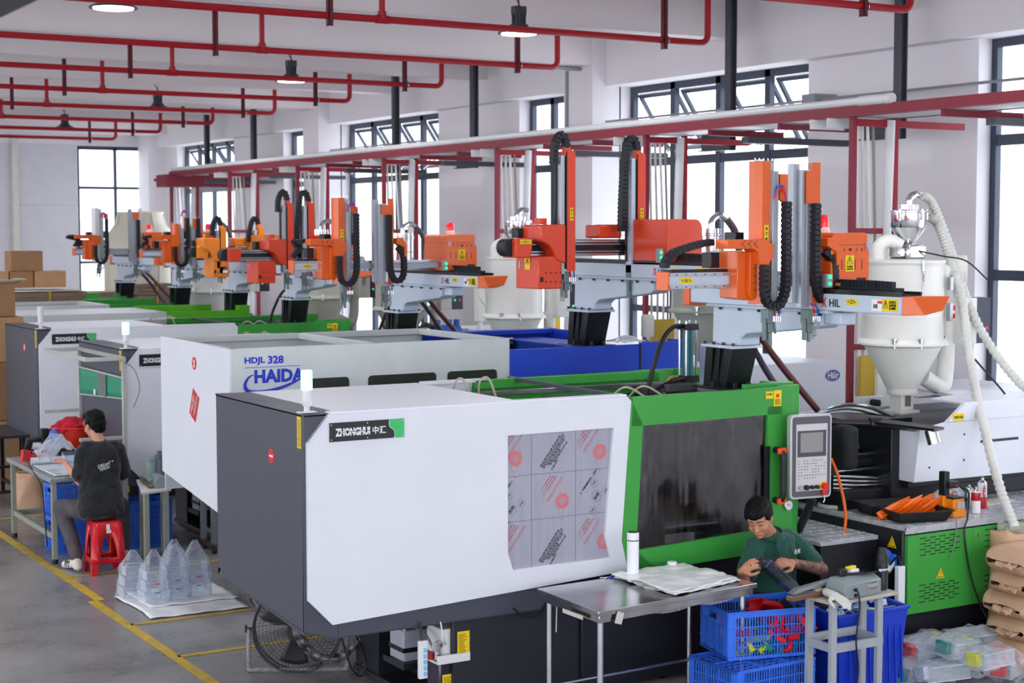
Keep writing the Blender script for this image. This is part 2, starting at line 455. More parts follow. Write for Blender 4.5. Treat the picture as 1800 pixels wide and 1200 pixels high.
# ------------------------------------------------------------------ high bay lamps
LAMPC = mat('lamp_housing', (60, 64, 70), .4); LAMPE = mat('lamp_diffuser', (235, 245, 255), .5, var=0, emit=9.)
LAMPO = mat('unlit_diffuser', (50, 54, 60), .4, var=0)
def lamp(x, y, z, on, label):
    t = thing('high_bay_lamp', label, 'lamp', (x, y, z), group='round high bay lamps')
    MB().lathe([(.03, .17), (.05, .17), (.055, .08), (.09, .075), (.095, .05), (.2, .0), (.205, -.012), (.195, -.012), (.12, .02), (0, .02)], (0, 0, 0), 28).build('reflector', LAMPC, t, local=True)
    MB().lathe([(0, -.018), (.17, -.018), (.17, -.006), (0, -.006)], n=24).build('diffuser', LAMPE if on else LAMPO, t, local=True)
    q = MB().cb((0, 0, .21), (.12, .09, .08))
    for a in range(8): q.cb((.045 * cos(a * pi / 4), .045 * sin(a * pi / 4), .13), (.05, .006, .09), MX.Rotation(a * pi / 4, 3, 'Z'))
    q.build('driver_box', LAMPC, t, local=True)
    q = MB().tube([(0, 0, .25), (0, 0, .30), (.004, 0, .34)], .006, 6).tube([(0, 0, .3), (0, 0, 5.9 - z)], .003, 5)
    q.tube(curve_pts([(.02, 0, .24), (-.05, .02, .4), (-.03, .02, .6), (.02, 0, 5.9 - z)], 6), .006, 5)
    q.build('cable', BLKPL, t, local=True)
    return t
lamp(4.2, 13.7, 4.9, True, 'lit round high bay lamp at the top left edge of the photo')
for k, (y, nm) in enumerate(((13.5, 'lit high bay lamp nearest to the large window, largest of its row'), (19.2, 'lit high bay lamp second in the row from the camera'), (24.6, 'lit high bay lamp third in the row, over the far machines'), (30.1, 'unlit dark high bay lamp near the end wall'))):
    lamp(8.1 + .06 * k, y, 4.9, k < 3, nm)
# dark steel beam at the upper left
t = thing('crane_beam', 'dark grey overhead beam in the top left corner of the photo', 'beam', (1.2, 6.5, 4.6))
MB().box(.9, 1.36, 2, 6.02 + 4, 4.0 - .27, 4.5 - .27).build('beam', DSTEEL, t)
# dark steel hangers along the window wall
hy = [(11.3, 'second'), (13.84, ''), (19.44, ''), (21.83, ''), (27.5, ''), (29.9, '')]
hl = ['dark steel I-section hanger between the pier and the rack, nearest the right edge', 'dark steel I-section hanger in front of the big window nearest the camera', 'dark steel hanger in front of the pier left of the narrow window', 'dark steel hanger in front of the second big window', 'dark steel hanger before the far pier', 'dark steel hanger in front of the farthest big window']
for (y, _), l in zip(hy, hl):
    t = thing('steel_hanger', l, 'beam', (10.95, y, 3.86), group='dark steel hangers along the window wall')
    q = MB()
    for dx in (-.04, .04): q.box(10.95 + dx - .005, 10.95 + dx + .005, y - .045, y + .045, 3.86, 5.89)
    q.box(10.91, 10.99, y - .004, y + .004, 3.86, 5.89)
    q.build('post', DSTEEL, t)
    q = MB()
    for z in (3.87, 4.05): q.box(10.9, 11.0, y + .066, y + .5, z - .006, z + .006)
    q.box(10.945, 10.955, y + .066, y + .5, 3.87, 4.05)
    q.build('bracket', DSTEEL, t)
# conduit along the window wall
tag(MB().tube([(11.27, 5, 4.34), (11.27, 16.7, 4.34)], .014, 6).tube([(11.27, 21.5, 4.34), (11.27, 24.9, 4.34)], .014, 6).box(11.2, 11.5, 12.78, 12.98, 4.22, 4.4).build('conduit', mat('grey_conduit', (150, 153, 160), .5)), 'thin grey conduit crossing in front of the big windows', 'conduit')
tag(MB().tube([(11.08, 17.3, 5.0), (11.08, 17.3, 3.3)], .018, 6).tube([(9.9, 16.9, 5.0), (11.08, 17.0, 5.0)], .025, 6).build('conduit', MATS['grey_conduit']), 'grey conduit running down the wide white column', 'conduit')
# ------------------------------------------------------------------ robots
CHAIN = mat('cable_chain_plastic', (26, 28, 36), .5, var=.1, scale=40)
RUBR = mat('red_lens', (226, 20, 34), .2, var=0, emit=.35, coat=.5)
GRNL = mat('green_indicator', (60, 220, 150), .3, var=0, emit=1.2)
GRIPM = mat('gripper_grey', (112, 128, 128), .45, metal=.3)
REDT = mat('red_tube', (216, 40, 40), .4, var=0); BLUT = mat('blue_tube', (30, 90, 200), .4, var=0)
WRAP = film('wrapping_film', (205, 205, 208), .35, .25, 1.)
def chain(mb, pts, wy, th=.042, step=.034):
    """cable chain: square links along a path lying in the XZ plane, wy wide in Y"""
    Q = curve_pts(pts, 14); P = [Q[0]]; acc = 0
    for i in range(1, len(Q)):
        seg = (Q[i] - Q[i - 1]).length; pos = 0
        while acc + seg - pos >= step and seg > 1e-9:
            pos += step - acc; acc = 0; P.append(Q[i - 1].lerp(Q[i], pos / seg))
        acc += seg - pos
    for i in range(1, len(P)):
        if 1:
            d = (P[i] - P[i - 1])
            if d.length < 1e-6: continue
            d.normalize(); s = d.cross(V((0, 1, 0))) if abs(d.y) < .9 else V((1, 0, 0)); s.normalize(); u = s.cross(d)
            R = MX((d, u, s)).transposed()
            mb.cb(P[i], (step * 1.12, wy, th * .86), R); mb.cb(P[i], (step * .62, wy * 1.1, th), R)
    return mb
def ylabel(t, p, right, up, w, h, txt=None, tw=None, th=None, tri=False, col=None):
    o = flat(MB(), p, right, up, w, h, .002).build('sticker', col or YEL, t, smooth=0)
    r_, u_ = V(right).normalized(), V(up).normalized(); n = r_.cross(u_)
    if txt: lettering(txt, V(p) + n * .0035, right, up, tw or w * .75, th or h * .6, BLKINK, o)
    return o
def robot_base(t, dx, dy, dz, fine=True, long_=1.0):
    T = MX.Translation((dx, dy, dz))
    def M(): m = MB(); m.M = T; return m
    # black riser, slightly skewed hollow box
    q = M()
    b = [(7.1, 9.0), (7.31, 9.0), (7.31, 9.26), (7.1, 9.26)]; tt = [(7.09, 8.92), (7.32, 8.92), (7.32, 9.22), (7.09, 9.22)]
    vs = [(x, y, 1.89) for x, y in b] + [(x, y, 2.175) for x, y in tt]
    q.add(vs, [(0, 1, 5, 4), (1, 2, 6, 5), (3, 0, 4, 7), (0, 3, 2, 1), (4, 5, 6, 7), (2, 3, 7, 6)])
    q.box(7.03, 7.38, 8.93, 9.3, 1.88, 1.895)
    for y in (9.09, 9.17): q.add([(7.098, y, 1.9), (7.098, y + .006, 1.9), (7.07, y - .06, 2.17), (7.07, y - .05, 2.17), (7.1, y + .006, 1.9), (7.1, y - .05, 2.17)], [(0, 1, 3, 2), (1, 4, 5, 3)])
    q.build('riser', BLACK, t, bevel=.003)
    M().box(7.07, 7.34, 8.89, 9.25, 2.175, 2.195).build('flange', RWHITE, t, bevel=.003)
    q = M()
    for x in (7.09, 7.32):
        for y in (8.91, 9.02, 9.13, 9.23): q.cyl((x, y, 2.195), (x, y, 2.215), .012, n=8)
    for x, y in ((7.15, 8.96), (7.27, 8.96), (7.06, 9.1)): q.cyl((x, y, 1.895), (x, y, 1.93), .018, n=8)
    q.build('bolt', BLACK, t)
    q = M().prism([(9.18, 2.195), (8.92, 2.195), (8.86, 2.2), (8.86, 2.25), (8.80, 2.285), (8.07, 2.362), (8.03, 2.385), (8.03, 2.47), (9.17, 2.47)], 'x', 7.115, 7.29)
    q.box(7.14, 7.27, 7.87, 8.03, 2.39, 2.47); q.box(7.085, 7.32, 7.95, 9.22, 2.462, 2.482)
    q.build('pedestal', RWHITE, t, bevel=.012)
    q = M()
    for k in range(6): q.cyl((7.1, 8.02 + k * .21, 2.462), (7.1, 8.02 + k * .21, 2.445), .012, n=6)
    q.build('bolt', BLACK, t)
    bm_ = M().box(7.1, 7.3, 7.28, 9.42, 2.482, 2.592).build('traverse_beam', RWHITE, t, bevel=.008)
    q = M(); q.add([(7.095, 7.28, 2.48), (7.305, 7.28, 2.48), (7.305, 7.28, 2.598), (7.095, 7.28, 2.598), (7.11, 7.10, 2.49), (7.31, 7.15, 2.51), (7.34, 7.12, 2.60), (7.11, 7.2, 2.598)],
                   [(0, 3, 2, 1), (4, 5, 6, 7), (0, 1, 5, 4), (1, 2, 6, 5), (2, 3, 7, 6), (3, 0, 4, 7)])
    q.build('end_cap', ORANGE, t, bevel=.004)
    M().box(7.09, 7.31, 9.42, 9.50, 2.46, 2.60).build('end_cap', ORANGE, t, bevel=.006)
    q = M().box(7.12, 7.28, 7.3, 9.4, 2.592, 2.604).box(7.115, 7.135, 7.3, 9.4, 2.604, 2.622).box(7.265, 7.285, 7.3, 9.4, 2.604, 2.622)
    q.build('rail', BLACK, t)
    q = M(); chain(q, [(7.24, 8.2, 2.65), (7.24, 7.9, 2.65), (7.24, 7.7, 2.65), (7.24, 7.50, 2.645)], .06); q.box(7.2, 7.28, 7.45, 8.2, 2.61, 2.64)
    q.build('cable_chain', CHAIN, t)
    if fine:
        D = V((dx, dy, dz)); R = (0, -1, 0); U = (0, 0, 1)
        lettering('X', D + V((7.098, 7.985, 2.537)), R, U, .045, .062, REDOR, bm_, bold=.03)
        lettering('HIL', D + V((7.098, 7.885, 2.535)), R, U, .10, .05, BLKINK, bm_, bold=.01)
        ylabel(bm_, D + V((7.099, 7.725, 2.548)), R, U, .10, .04, '<Z>')
        ylabel(bm_, D + V((7.099, 7.50, 2.535)), R, U, .09, .07, col=WHTINK)
        flat(MB(), D + V((7.096, 7.47, 2.555)), R, U, .04, .015, .002).build('sticker', REDINK, bm_, smooth=0)
        lettering('\u5e94\u7528', D + V((7.095, 7.51, 2.53)), R, U, .035, .03, BLKINK, bm_)
        o = ylabel(bm_, D + V((7.099, 7.385, 2.54)), R, U, .13, .078)
        lettering('\u26a0', D + V((7.095, 7.42, 2.545)), R, U, .038, .05, BLKINK, o)
        lettering('\u8bf7\u6ce8\u610f\u5b89\u5168\n\u8fd0\u52a8\u4e2d\u8bf7\u52ff\n\u8fdb\u5165\u673a\u68b0\u533a', D + V((7.095, 7.36, 2.54)), R, U, .06, .055, BLKINK, o)
def gripper(t, x, y, z, kind, wrap=False):
    q = MB().box(x - .03, x + .03, y - .02, y + .05, z - .09, z).box(x - .045, x - .03, y - .01, y + .02, z - .2, z - .06).box(x - .02, x + .025, y - .01, y + .04, z - .15, z - .09)
    q.cyl((x + .0, y, z - .15), (x + .0, y, z - .21), .014, n=8).cyl((x + .03, y, z - .04), (x + .05, y, z - .16), .009, n=8)
    g = q.build('gripper', GRIPM, t, bevel=.003)
    q = MB()
    for k in range(4): q.cyl((x + .02 + k * .017, y - .02, z - .045), (x + .02 + k * .017, y - .02, z - .08), .009, n=8)
    q.build('air_fitting', STEEL, g)
    for k, m in ((0, REDT), (1, BLUT)):
        MB().tube(curve_pts([(x + .0 + .02 * k, y - .01, z + .04), (x + .02 + k * .03, y - .03, z + .0), (x + .03 + k * .03, y - .02, z - .05)], 5), .006, 6).build('air_tube', m, g)
    if wrap:
        MB().tube(curve_pts([(x + .03, y - .01, z - .02), (x + .035, y - .01, z - .1), (x + .045, y, z - .19)], 6), .022, 9, rr=[.02 + .008 * sin(i * 2.1) for i in range(13)]).build('wrapping', WRAP, g)
def robot_A(dx, dy, dz, cap, v1, v2, label, fine=True, ztop=3.44, lampon=True, colr=None, white=False):
    """slim twin-arm robot; cap, v1, v2 = X of arm end and the two verticals (before the offset)"""
    OR = colr or ORANGE
    t = thing('takeout_robot', label, 'robot', (7.2 + dx, 9.1 + dy, 1.88 + dz))
    robot_base(t, dx, dy, dz, fine)
    T = MX.Translation((dx, dy, dz)); D = V((dx, dy, dz))
    def M(ox=0.): m = MB(); m.M = T @ MX.Translation((ox, 0, 0)); return m
    a = M().box(cap + .06, 7.25, 8.2, 8.32, 2.635, 2.735).build('strip_arm', RWHITE, t, bevel=.003)
    q = M().box(cap + .07, 7.2, 8.19, 8.2, 2.715, 2.732).box(cap + .07, 7.2, 8.19, 8.2, 2.638, 2.655)
    q.build('rail', STEEL, a)
    q = M(); x = cap + .12
    while x < 6.5:
        for z in (2.7235, 2.6465): q.cyl((x, 8.19, z), (x, 8.187, z), .004, n=6)
        x += .075
    q.build('bolt', BLKINK, a)
    M().box(cap + .048, cap + .062, 8.185, 8.31, 2.625, 2.742).build('end_cap', OR, t, bevel=.004)
    if fine: ylabel(a, D + V((cap + .2, 8.199, 2.686)), (1, 0, 0), (0, 0, 1), .105, .034, '<X>')
    M().box(cap + .1, v1 - .12, 8.22, 8.3, 2.735, 2.755).build('chain_tray', BLACK, t)
    q = M(); chain(q, [(cap + .08, 8.26, 2.75), (cap + .085, 8.26, 2.80), (cap + .15, 8.26, 2.86), (v1 - .40, 8.24, 2.91), (v1 - .28, 8.22, 2.93)], .055, .042)
    q.build('cable_chain', CHAIN, t)
    # carriage one
    q = M(v1).prism([(-.17, 2.87), (-.17, 2.57), (-.09, 2.555), (-.05, 2.57), (-.04, 2.87)], 'y', 8.12, 8.3)
    q.prism([(-.10, 2.865), (-.10, 2.6), (-.075, 2.56), (-.045, 2.58), (-.045, 2.865)], 'y', 8.08, 8.12)
    q.build('carriage', OR, t, bevel=.004)
    q = M(v1).prism([(-.33, 2.945), (-.33, 2.885), (-.12, 2.885), (-.08, 2.86), (-.07, 2.785), (.0, 2.785), (.045, 2.83), (.045, 2.91), (-.02, 2.945)], 'y', 8.02, 8.14)
    hd = q.build('chain_cover', OR, t, bevel=.004)
    q = M(v1)
    for k in range(3):
        for sgn in (-1, 1): q.add([(-.22 + k * .05, 8.018, 2.915), (-.19 + k * .05, 8.018, 2.915 + sgn * .022), (-.185 + k * .05, 8.018, 2.915 + sgn * .022), (-.214 + k * .05, 8.018, 2.915)], [(0, 1, 2, 3)])
    for k in range(6): q.add([(-.075, 8.078, 2.84 - k * .045), (-.06, 8.078, 2.86 - k * .045), (-.05, 8.078, 2.83 - k * .045), (-.06, 8.078, 2.852 - k * .045)], [(0, 1, 3), (1, 2, 3)])
    q.build('vent_slot', BLKINK, hd, smooth=0)
    PF = PVC if white else OR
    q = M(v1).prism([(-.05, 8.10), (-.02, 8.06), (.045, 8.06), (.045, 8.075), (-.01, 8.075), (-.035, 8.16), (-.05, 8.16)], 'z', 2.53, ztop)
    vo = q.build('vertical_arm', PF, t)
    if fine: 
        o = ylabel(vo, D + V((v1 + .013, 8.059, 2.98)), (1, 0, 0), (0, 0, 1), .033, .11)
        lettering('\u25b2', D + V((v1 + .013, 8.055, 3.015)), (1, 0, 0), (0, 0, 1), .018, .018, BLKINK, o); lettering('Y', D + V((v1 + .013, 8.055, 2.98)), (1, 0, 0), (0, 0, 1), .018, .022, BLKINK, o); lettering('\u25bc', D + V((v1 + .013, 8.055, 2.945)), (1, 0, 0), (0, 0, 1), .018, .018, BLKINK, o)
    q = M(v1).box(.052, .085, 8.08, 8.16, 2.55, ztop - .01).box(.058, .108, 8.055, 8.08, 2.535, ztop - .06)
    for k in range(3): q.box(.063 + k * .015, .068 + k * .015, 8.05, 8.056, 2.54, ztop - .07)
    q.build('profile', ALU, t, bevel=.002)
    q = M(v1)
    for k in range(5): q.cyl((-.05 + k * .035, 8.1, ztop), (-.05 + k * .035, 8.1, ztop + .02), .004, n=6)
    q.box(-.06, .1, 8.09, 8.11, ztop, ztop + .004); q.build('bolt', STEEL, t)
    M(v1).prism([(.115, ztop - .08), (.115, 3.2), (.18, 3.16), (.18, ztop - .08)], 'y', 8.05, 8.075).build('chain_bracket', OR, t)
    q = M(v1); chain(q, [(.145, 8.02, 3.2), (.145, 8.02, 3.0), (.147, 8.02, 2.75), (.14, 8.02, 2.62), (.10, 8.02, 2.535), (.045, 8.02, 2.515), (-.01, 8.02, 2.55), (-.03, 8.02, 2.63), (-.03, 8.02, 2.78)], .05, .048)
    q.build('cable_chain', CHAIN, t)
    for k in range(3):
        q = M(v1).tube(curve_pts([(.06, 8.04, 3.20 + .012 * k), (.09, 8.03, 3.26 + .012 * k), (.13, 8.03, 3.25 + .012 * k), (.15, 8.03, 3.19)], 5), .006, 6)
        q.build('wire', REDT if k < 2 else BLUT, t)
    # second vertical
    q = M(v2).box(-.09, -.04, 8.1, 8.16, 2.53, ztop - .01).box(-.06, .01, 8.05, 8.1, 2.50, ztop - .05)
    for k in range(2): q.box(-.052 + k * .03, -.045 + k * .03, 8.046, 8.05, 2.52, ztop - .06)
    q.build('profile', ALU, t, bevel=.002)
    q = M(v2).prism([(-.04, 3.175), (.03, 3.175), (.05, 3.21), (.05, ztop - .06), (-.04, ztop - .06)], 'y', 8.03, 8.045)
    q.build('chain_bracket', OR, t)
    vo = M(v2).prism([(.045, 8.06), (.10, 8.06), (.10, 8.16), (.085, 8.16), (.085, 8.075), (.045, 8.075)], 'z', 2.51, ztop).build('vertical_arm', PF, t)
    if fine:
        o = ylabel(vo, D + V((v2 + .076, 8.059, 2.96)), (1, 0, 0), (0, 0, 1), .033, .11)
        lettering('\u25b2', D + V((v2 + .076, 8.055, 2.995)), (1, 0, 0), (0, 0, 1), .018, .018, BLKINK, o); lettering('Y', D + V((v2 + .076, 8.055, 2.96)), (1, 0, 0), (0, 0, 1), .018, .022, BLKINK, o)
    q = M(v2); chain(q, [(.03, 8.02, 3.19), (.03, 8.02, 3.0), (.032, 8.02, 2.75), (.05, 8.02, 2.62), (.09, 8.02, 2.55), (.14, 8.02, 2.54), (.18, 8.02, 2.59), (.19, 8.02, 2.68), (.175, 8.02, 2.80), (.12, 8.04, 2.87)], .05, .048)
    q.build('cable_chain', CHAIN, t)
    M(v2).prism([(.10, 2.95), (.10, 2.90), (.18, 2.86), (.18, 2.77), (.205, 2.79), (.205, 2.88), (.16, 2.955)], 'y', 7.98, 8.08).build('chain_cover', OR, t, bevel=.003)
    # motors behind the arms
    for b_ in ((v1 - .09, v1 - .02, 8.24, 8.36, 2.94, 2.99), (v1 + .17, v1 + .24, 8.24, 8.34, 2.89, 3.0), (v1 - .24, v1 - .17, 8.3, 8.4, 2.76, 2.86), (v1 + .1, v1 + .22, 8.3, 8.4, 2.66, 2.78)):
        M().box(*b_).build('servo_motor', BLACK, t, bevel=.004)
    M().box(v1 - .17, v1 - .1, 8.3, 8.4, 2.77, 2.87).box(v1 + .1, v1 + .23, 8.26, 8.38, 2.79, 2.86).build('motor_mount', RWHITE, t, bevel=.003)
    # traverse drive box
    bx = M().prism([(7.17, 2.625), (7.5, 2.625), (7.5, 2.86), (7.485, 2.905), (7.485, 2.965), (7.465, 2.985), (7.195, 2.985), (7.175, 2.965), (7.175, 2.905), (7.17, 2.86)], 'y', 8.0, 8.5).build('drive_box', OR, t, bevel=.006)
    q = M()
    for k in range(5): q.box(7.2 + k * .058, 7.204 + k * .058, 7.998, 8.0, 2.745, 2.81)
    q.box(7.39, 7.47, 7.997, 8.0, 2.65, 2.69).cyl((7.33, 7.999, 2.875), (7.33, 7.996, 2.875), .01, n=10)
    for k, s_ in ((0, -1), (1, -1), (2, 1), (3, 1)):
        x = (7.225, 7.27, 7.395, 7.44)[k]
        q.add([(x, 7.997, 2.875), (x - s_ * .02, 7.997, 2.892), (x - s_ * .008, 7.997, 2.875), (x - s_ * .02, 7.997, 2.858)], [(0, 1, 2, 3)])
    q.build('vent_slot', BLKINK, bx, smooth=0)
    q = M()
    for x in (7.19, 7.47): q.tube([(x + .008 * cos(a), 7.995, 2.895 + .03 * sin(a)) for a in [k * pi / 5 for k in range(11)]], .003, 5)
    q.build('latch', STEEL, bx)
    M().box(7.174, 7.498, 7.998, 8.501, 2.9045, 2.9065).build('lid_joint', BLACK, bx)
    if fine:
        o = ylabel(bx, D + V((7.325, 7.9985, 2.785)), (1, 0, 0), (0, 0, 1), .075, .105)
        lettering('\u26a0', D + V((7.325, 7.995, 2.805)), (1, 0, 0), (0, 0, 1), .05, .05, BLKINK, o); lettering('\u5f53\u5fc3\u89e6\u7535\nDANGER', D + V((7.325, 7.995, 2.757)), (1, 0, 0), (0, 0, 1), .055, .03, BLKINK, o)
    q = M().box(7.115, 7.165, 7.98, 8.03, 2.63, 2.72).cyl((7.14, 7.97, 2.62), (7.14, 7.97, 2.6), .01)
    sb = q.build('valve_box', mat('grey_box', (150, 155, 158), .4), t, bevel=.003)
    M().cyl((7.14, 7.98, 2.70), (7.14, 7.972, 2.70), .014, n=10).cyl((7.14, 7.98, 2.655), (7.14, 7.972, 2.655), .014, n=10).build('indicator', GRNL, sb)
    q = M()
    for x in (7.2, 7.3): q.box(x, x + .022, 7.965, 7.995, 2.61, 2.66)
    q.build('stop_block', mat('copper_block', (200, 120, 80), .4), t)
    if lampon:
        l = M().lathe([(.045, 2.985), (.045, 3.015), (.04, 3.02)], (7.36, 8.3, 0), 16).build('lamp_base', CREAM, t)
        M().lathe([(.04, 3.02), (.04, 3.07), (.033, 3.095), (.015, 3.105), (0, 3.107)], (7.36, 8.3, 0), 16).build('beacon', RUBR, l)
    gripper(t, v1 + .03 + dx, 8.04 + dy, 2.50 + dz, 0)
    gripper(t, v2 + .0 + dx, 8.04 + dy, 2.49 + dz, 1, True)
    MB().tube(curve_pts([V((7.45, 9.3, 2.43)) + D, V((7.70, 9.45, 2.30)) + D, V((7.89, 9.5, 2.12)) + D, V((8.10, 9.5, 1.90)) + D, V((8.35, 9.45, 1.62)) + D], 6), .026, 8).build('cable', mat('brown_cable', (92, 46, 44), .5), t)
    MB().tube(curve_pts([V((7.40, 9.35, 2.43)) + D, V((7.62, 9.5, 2.30)) + D, V((7.78, 9.55, 2.14)) + D, V((7.95, 9.55, 1.90)) + D, V((8.14, 9.5, 1.65)) + D], 6), .024, 8).build('cable', mat('purple_cable', (66, 50, 70), .5), t)
    return t
def robot_B(dx, dy, dz, end, v1, v2, label, fine=True, zt1=3.62, zt2=3.61, colr=None, bo=0.):
    """robot with the control box below its arm; coordinates of the second robot minus its base offset"""
    OR = colr or REDOR
    t = thing('takeout_robot', label, 'robot', (7.2 + dx, 9.1 + dy, 1.88 + dz))
    robot_base(t, dx, dy, dz, fine)
    D = V((dx, dy, dz)); ox, oy, oz = dx - .4, dy - 2.43, dz - .14
    T = MX.Translation((ox, oy, oz)); D2 = V((ox, oy, oz))
    def M(a=0.): m = MB(); m.M = T @ MX.Translation((a, 0, 0)); return m
    q = M().box(end + .15, 7.8, 10.86, 11.0, 2.905, 2.93).box(end + .15, 7.8, 10.86, 11.0, 2.80, 2.825).box(end + .15, 7.8, 10.88, 10.96, 2.825, 2.905)
    a = q.build('strip_arm', mat('dark_rail', (52, 54, 60), .35, metal=.5), t)
    M().box(end + .15, 7.75, 10.85, 10.86, 2.908, 2.924).box(end + .15, 7.75, 10.85, 10.86, 2.803, 2.82).box(end + .15, 7.75, 10.84, 10.85, 2.888, 2.898).box(end + .15, 7.75, 10.84, 10.85, 2.83, 2.84).build('rail', STEEL, a)
    q = M().prism([(end + .02, 2.93), (end + .02, 2.79), (end + .16, 2.79), (end + .18, 2.94), (end + .06, 2.945)], 'y', 10.75, 10.95)
    e = q.build('end_cover', OR, t, bevel=.008)
    M().cyl((end + .02, 10.8, 2.87), (end + .02, 10.93, 2.87), .07, n=18).build('cable_chain', CHAIN, t)
    if fine: ylabel(e, D2 + V((end + .11, 10.748, 2.915)), (1, 0, 0), (0, 0, 1), .1, .035, '<X>')
    bx = M(end - 6.41 + bo).box(6.63, 6.85, 10.74, 11.08, 2.545, 2.80).build('control_box', OR, t, bevel=.008)
    q = M(end - 6.41 + bo)
    for k in range(4):
        for z in (2.6, 2.67): q.cyl((6.70 + k * .045, 10.74, z), (6.70 + k * .045, 10.737, z), .006, n=8)
    q.build('hole', BLKINK, bx)
    M(end - 6.41 + bo).box(6.65, 6.67, 10.73, 10.74, 2.60, 2.64).build('hinge', BLACK, bx); M(end - 6.41 + bo).box(6.62, 6.63, 11.0, 11.02, 2.7, 2.76).build('handle', STEEL, bx)
    if fine: 
        o = ylabel(bx, D2 + V((end + .218, 10.9, 2.74)), (0, -1, 0), (0, 0, 1), .08, .09); lettering('\u26a0', D2 + V((end + .214, 10.9, 2.76)), (0, -1, 0), (0, 0, 1), .045, .04, BLKINK, o)
    for v, zt, k in ((v1, zt1, 0), (v2, zt2, 1)):
        vo = M(v).prism([(-.035, 10.72), (.04, 10.72), (.04, 10.82), (.028, 10.82), (.028, 10.735), (-.035, 10.735)], 'z', 2.685, zt).build('vertical_arm', OR, t)
        M(v).box(-.04, -.034, 10.725, 10.8, 2.7, zt).box(-.1, -.09, 10.79, 10.81, 2.75, zt - .06).build('guide', BLACK, t)
        M(v).box(-.085, -.045, 10.74, 10.82, 2.66, zt - .03).build('profile', RWHITE if k else ALU, t, bevel=.002)
        q = M(v); chain(q, [(-.135 - .03 * k, 10.76, 2.98 if k else zt - .12), (-.135 - .02 * k, 10.76, (zt + 2.98) / 2 if k else zt - .02), (-.125, 10.76, zt + .05), (-.085, 10.76, zt + .125), (-.045, 10.76, zt + .115), (-.02, 10.76, zt + .03)], .06, .05)
        q.build('cable_chain', CHAIN, t)
        M(v).box(-.045, .005, 10.73, 10.79, zt - .04, zt + .06).build('chain_bracket', OR, t, bevel=.004)
        q = M(v)
        for j in range(4): q.cyl((-.02 + j * .02, 10.76, zt), (-.02 + j * .02, 10.76, zt + .02), .003, n=6)
        q.build('bolt', STEEL, t)
        if fine:
            o = ylabel(vo, D2 + V((v + .002, 10.718, 3.13)), (1, 0, 0), (0, 0, 1), .03, .1)
            lettering('\u25b2', D2 + V((v + .002, 10.714, 3.162)), (1, 0, 0), (0, 0, 1), .017, .017, BLKINK, o); lettering('Y', D2 + V((v + .002, 10.714, 3.13)), (1, 0, 0), (0, 0, 1), .017, .02, BLKINK, o); lettering('\u25bc', D2 + V((v + .002, 10.714, 3.098)), (1, 0, 0), (0, 0, 1), .017, .017, BLKINK, o)
    q = M(v1).prism([(-.27, 3.03), (-.25, 3.05), (-.04, 3.05), (-.04, 2.74), (-.13, 2.77), (-.16, 2.84), (-.2, 2.89), (-.27, 2.92)], 'y', 10.73, 11.02)
    q.build('carriage', OR, t, bevel=.01)
    M(v1).box(-.2, -.14, 10.85, 10.95, 3.05, 3.1).build('carriage_block', OR, t, bevel=.004)
    M(v2).prism([(.03, 3.04), (.13, 3.04), (.14, 3.0), (.14, 2.9), (.09, 2.8), (.03, 2.76)], 'y', 10.72, 10.8).build('carriage', OR, t, bevel=.006)
    M(v2).box(-.33, -.1, 10.85, 11.05, 2.94, 3.05).build('carriage_block', OR, t, bevel=.015)
    M(v1).box(-.32, -.25, 11.0, 11.1, 2.93, 3.02).build('servo_motor', BLACK, t, bevel=.004)
    # drive box with rounded top
    pts = [(7.52, 2.73), (7.86, 2.73)] + [(7.86 - .07 + .07 * cos(a), 3.02 + .07 * sin(a)) for a in [k * pi / 10 for k in range(6)]] + [(7.52, 3.09)]
    bx = M().prism(pts, 'y', 10.28, 10.85).build('drive_box', OR, t)
    q = M()
    for k in range(10): q.box(7.55 + k * .016, 7.553 + k * .016, 10.277, 10.28, 2.79, 2.86)
    q.build('vent_slot', BLKINK, bx, smooth=0)
    sb = M().box(7.44, 7.48, 10.28, 10.32, 2.75, 2.86).build('valve_box', mat('grey_box', (150, 155, 158), .4), t)
    M().cyl((7.46, 10.28, 2.83), (7.46, 10.272, 2.83), .013, n=10).cyl((7.46, 10.28, 2.79), (7.46, 10.272, 2.79), .013, n=10).build('indicator', GRNL, sb)
    gripper(t, v1 - .02 + ox, 10.76 + oy, 2.68 + oz, 0); gripper(t, v2 - .06 + ox, 10.76 + oy, 2.66 + oz, 1, True)
    return t
robot_A(0, 0, 0, 5.945, 6.66, 7.02, 'orange takeout robot with long pale beam on the nearest machine', True)
robot_B(.4, 2.43, .14, 6.40, 6.91, 7.585, 'red-orange takeout robot with two tall arms on the blue machine')
robot_A(.4, 5.97, -.02, 5.57, 6.05, 6.51, 'orange takeout robot with red beacon in the middle of the row', True, ztop=3.33)
robot_B(.5, 9.0, .0, 6.46, 7.22, 7.48, 'red-orange tall-armed takeout robot behind the middle robot', False, 3.46, 3.46, bo=.14)
YOR = mat('yellow_orange_enamel', (246, 140, 40), .35)
robot_B(.75, 11.6, .0, 6.78, 7.14, 7.66, 'short-armed takeout robot with yellow-orange uprights', False, 3.18, 3.18, YOR)
robot_A(.75, 13.85, -.0, 6.3, 6.81, 7.08, 'orange takeout robot sixth from the camera, by the cream dryer', False, ztop=3.1)
robot_A(.75, 16.5, .0, 6.1, 6.46, 7.07, 'takeout robot with bare white uprights, farthest of the row', False, ztop=3.35, white=True)
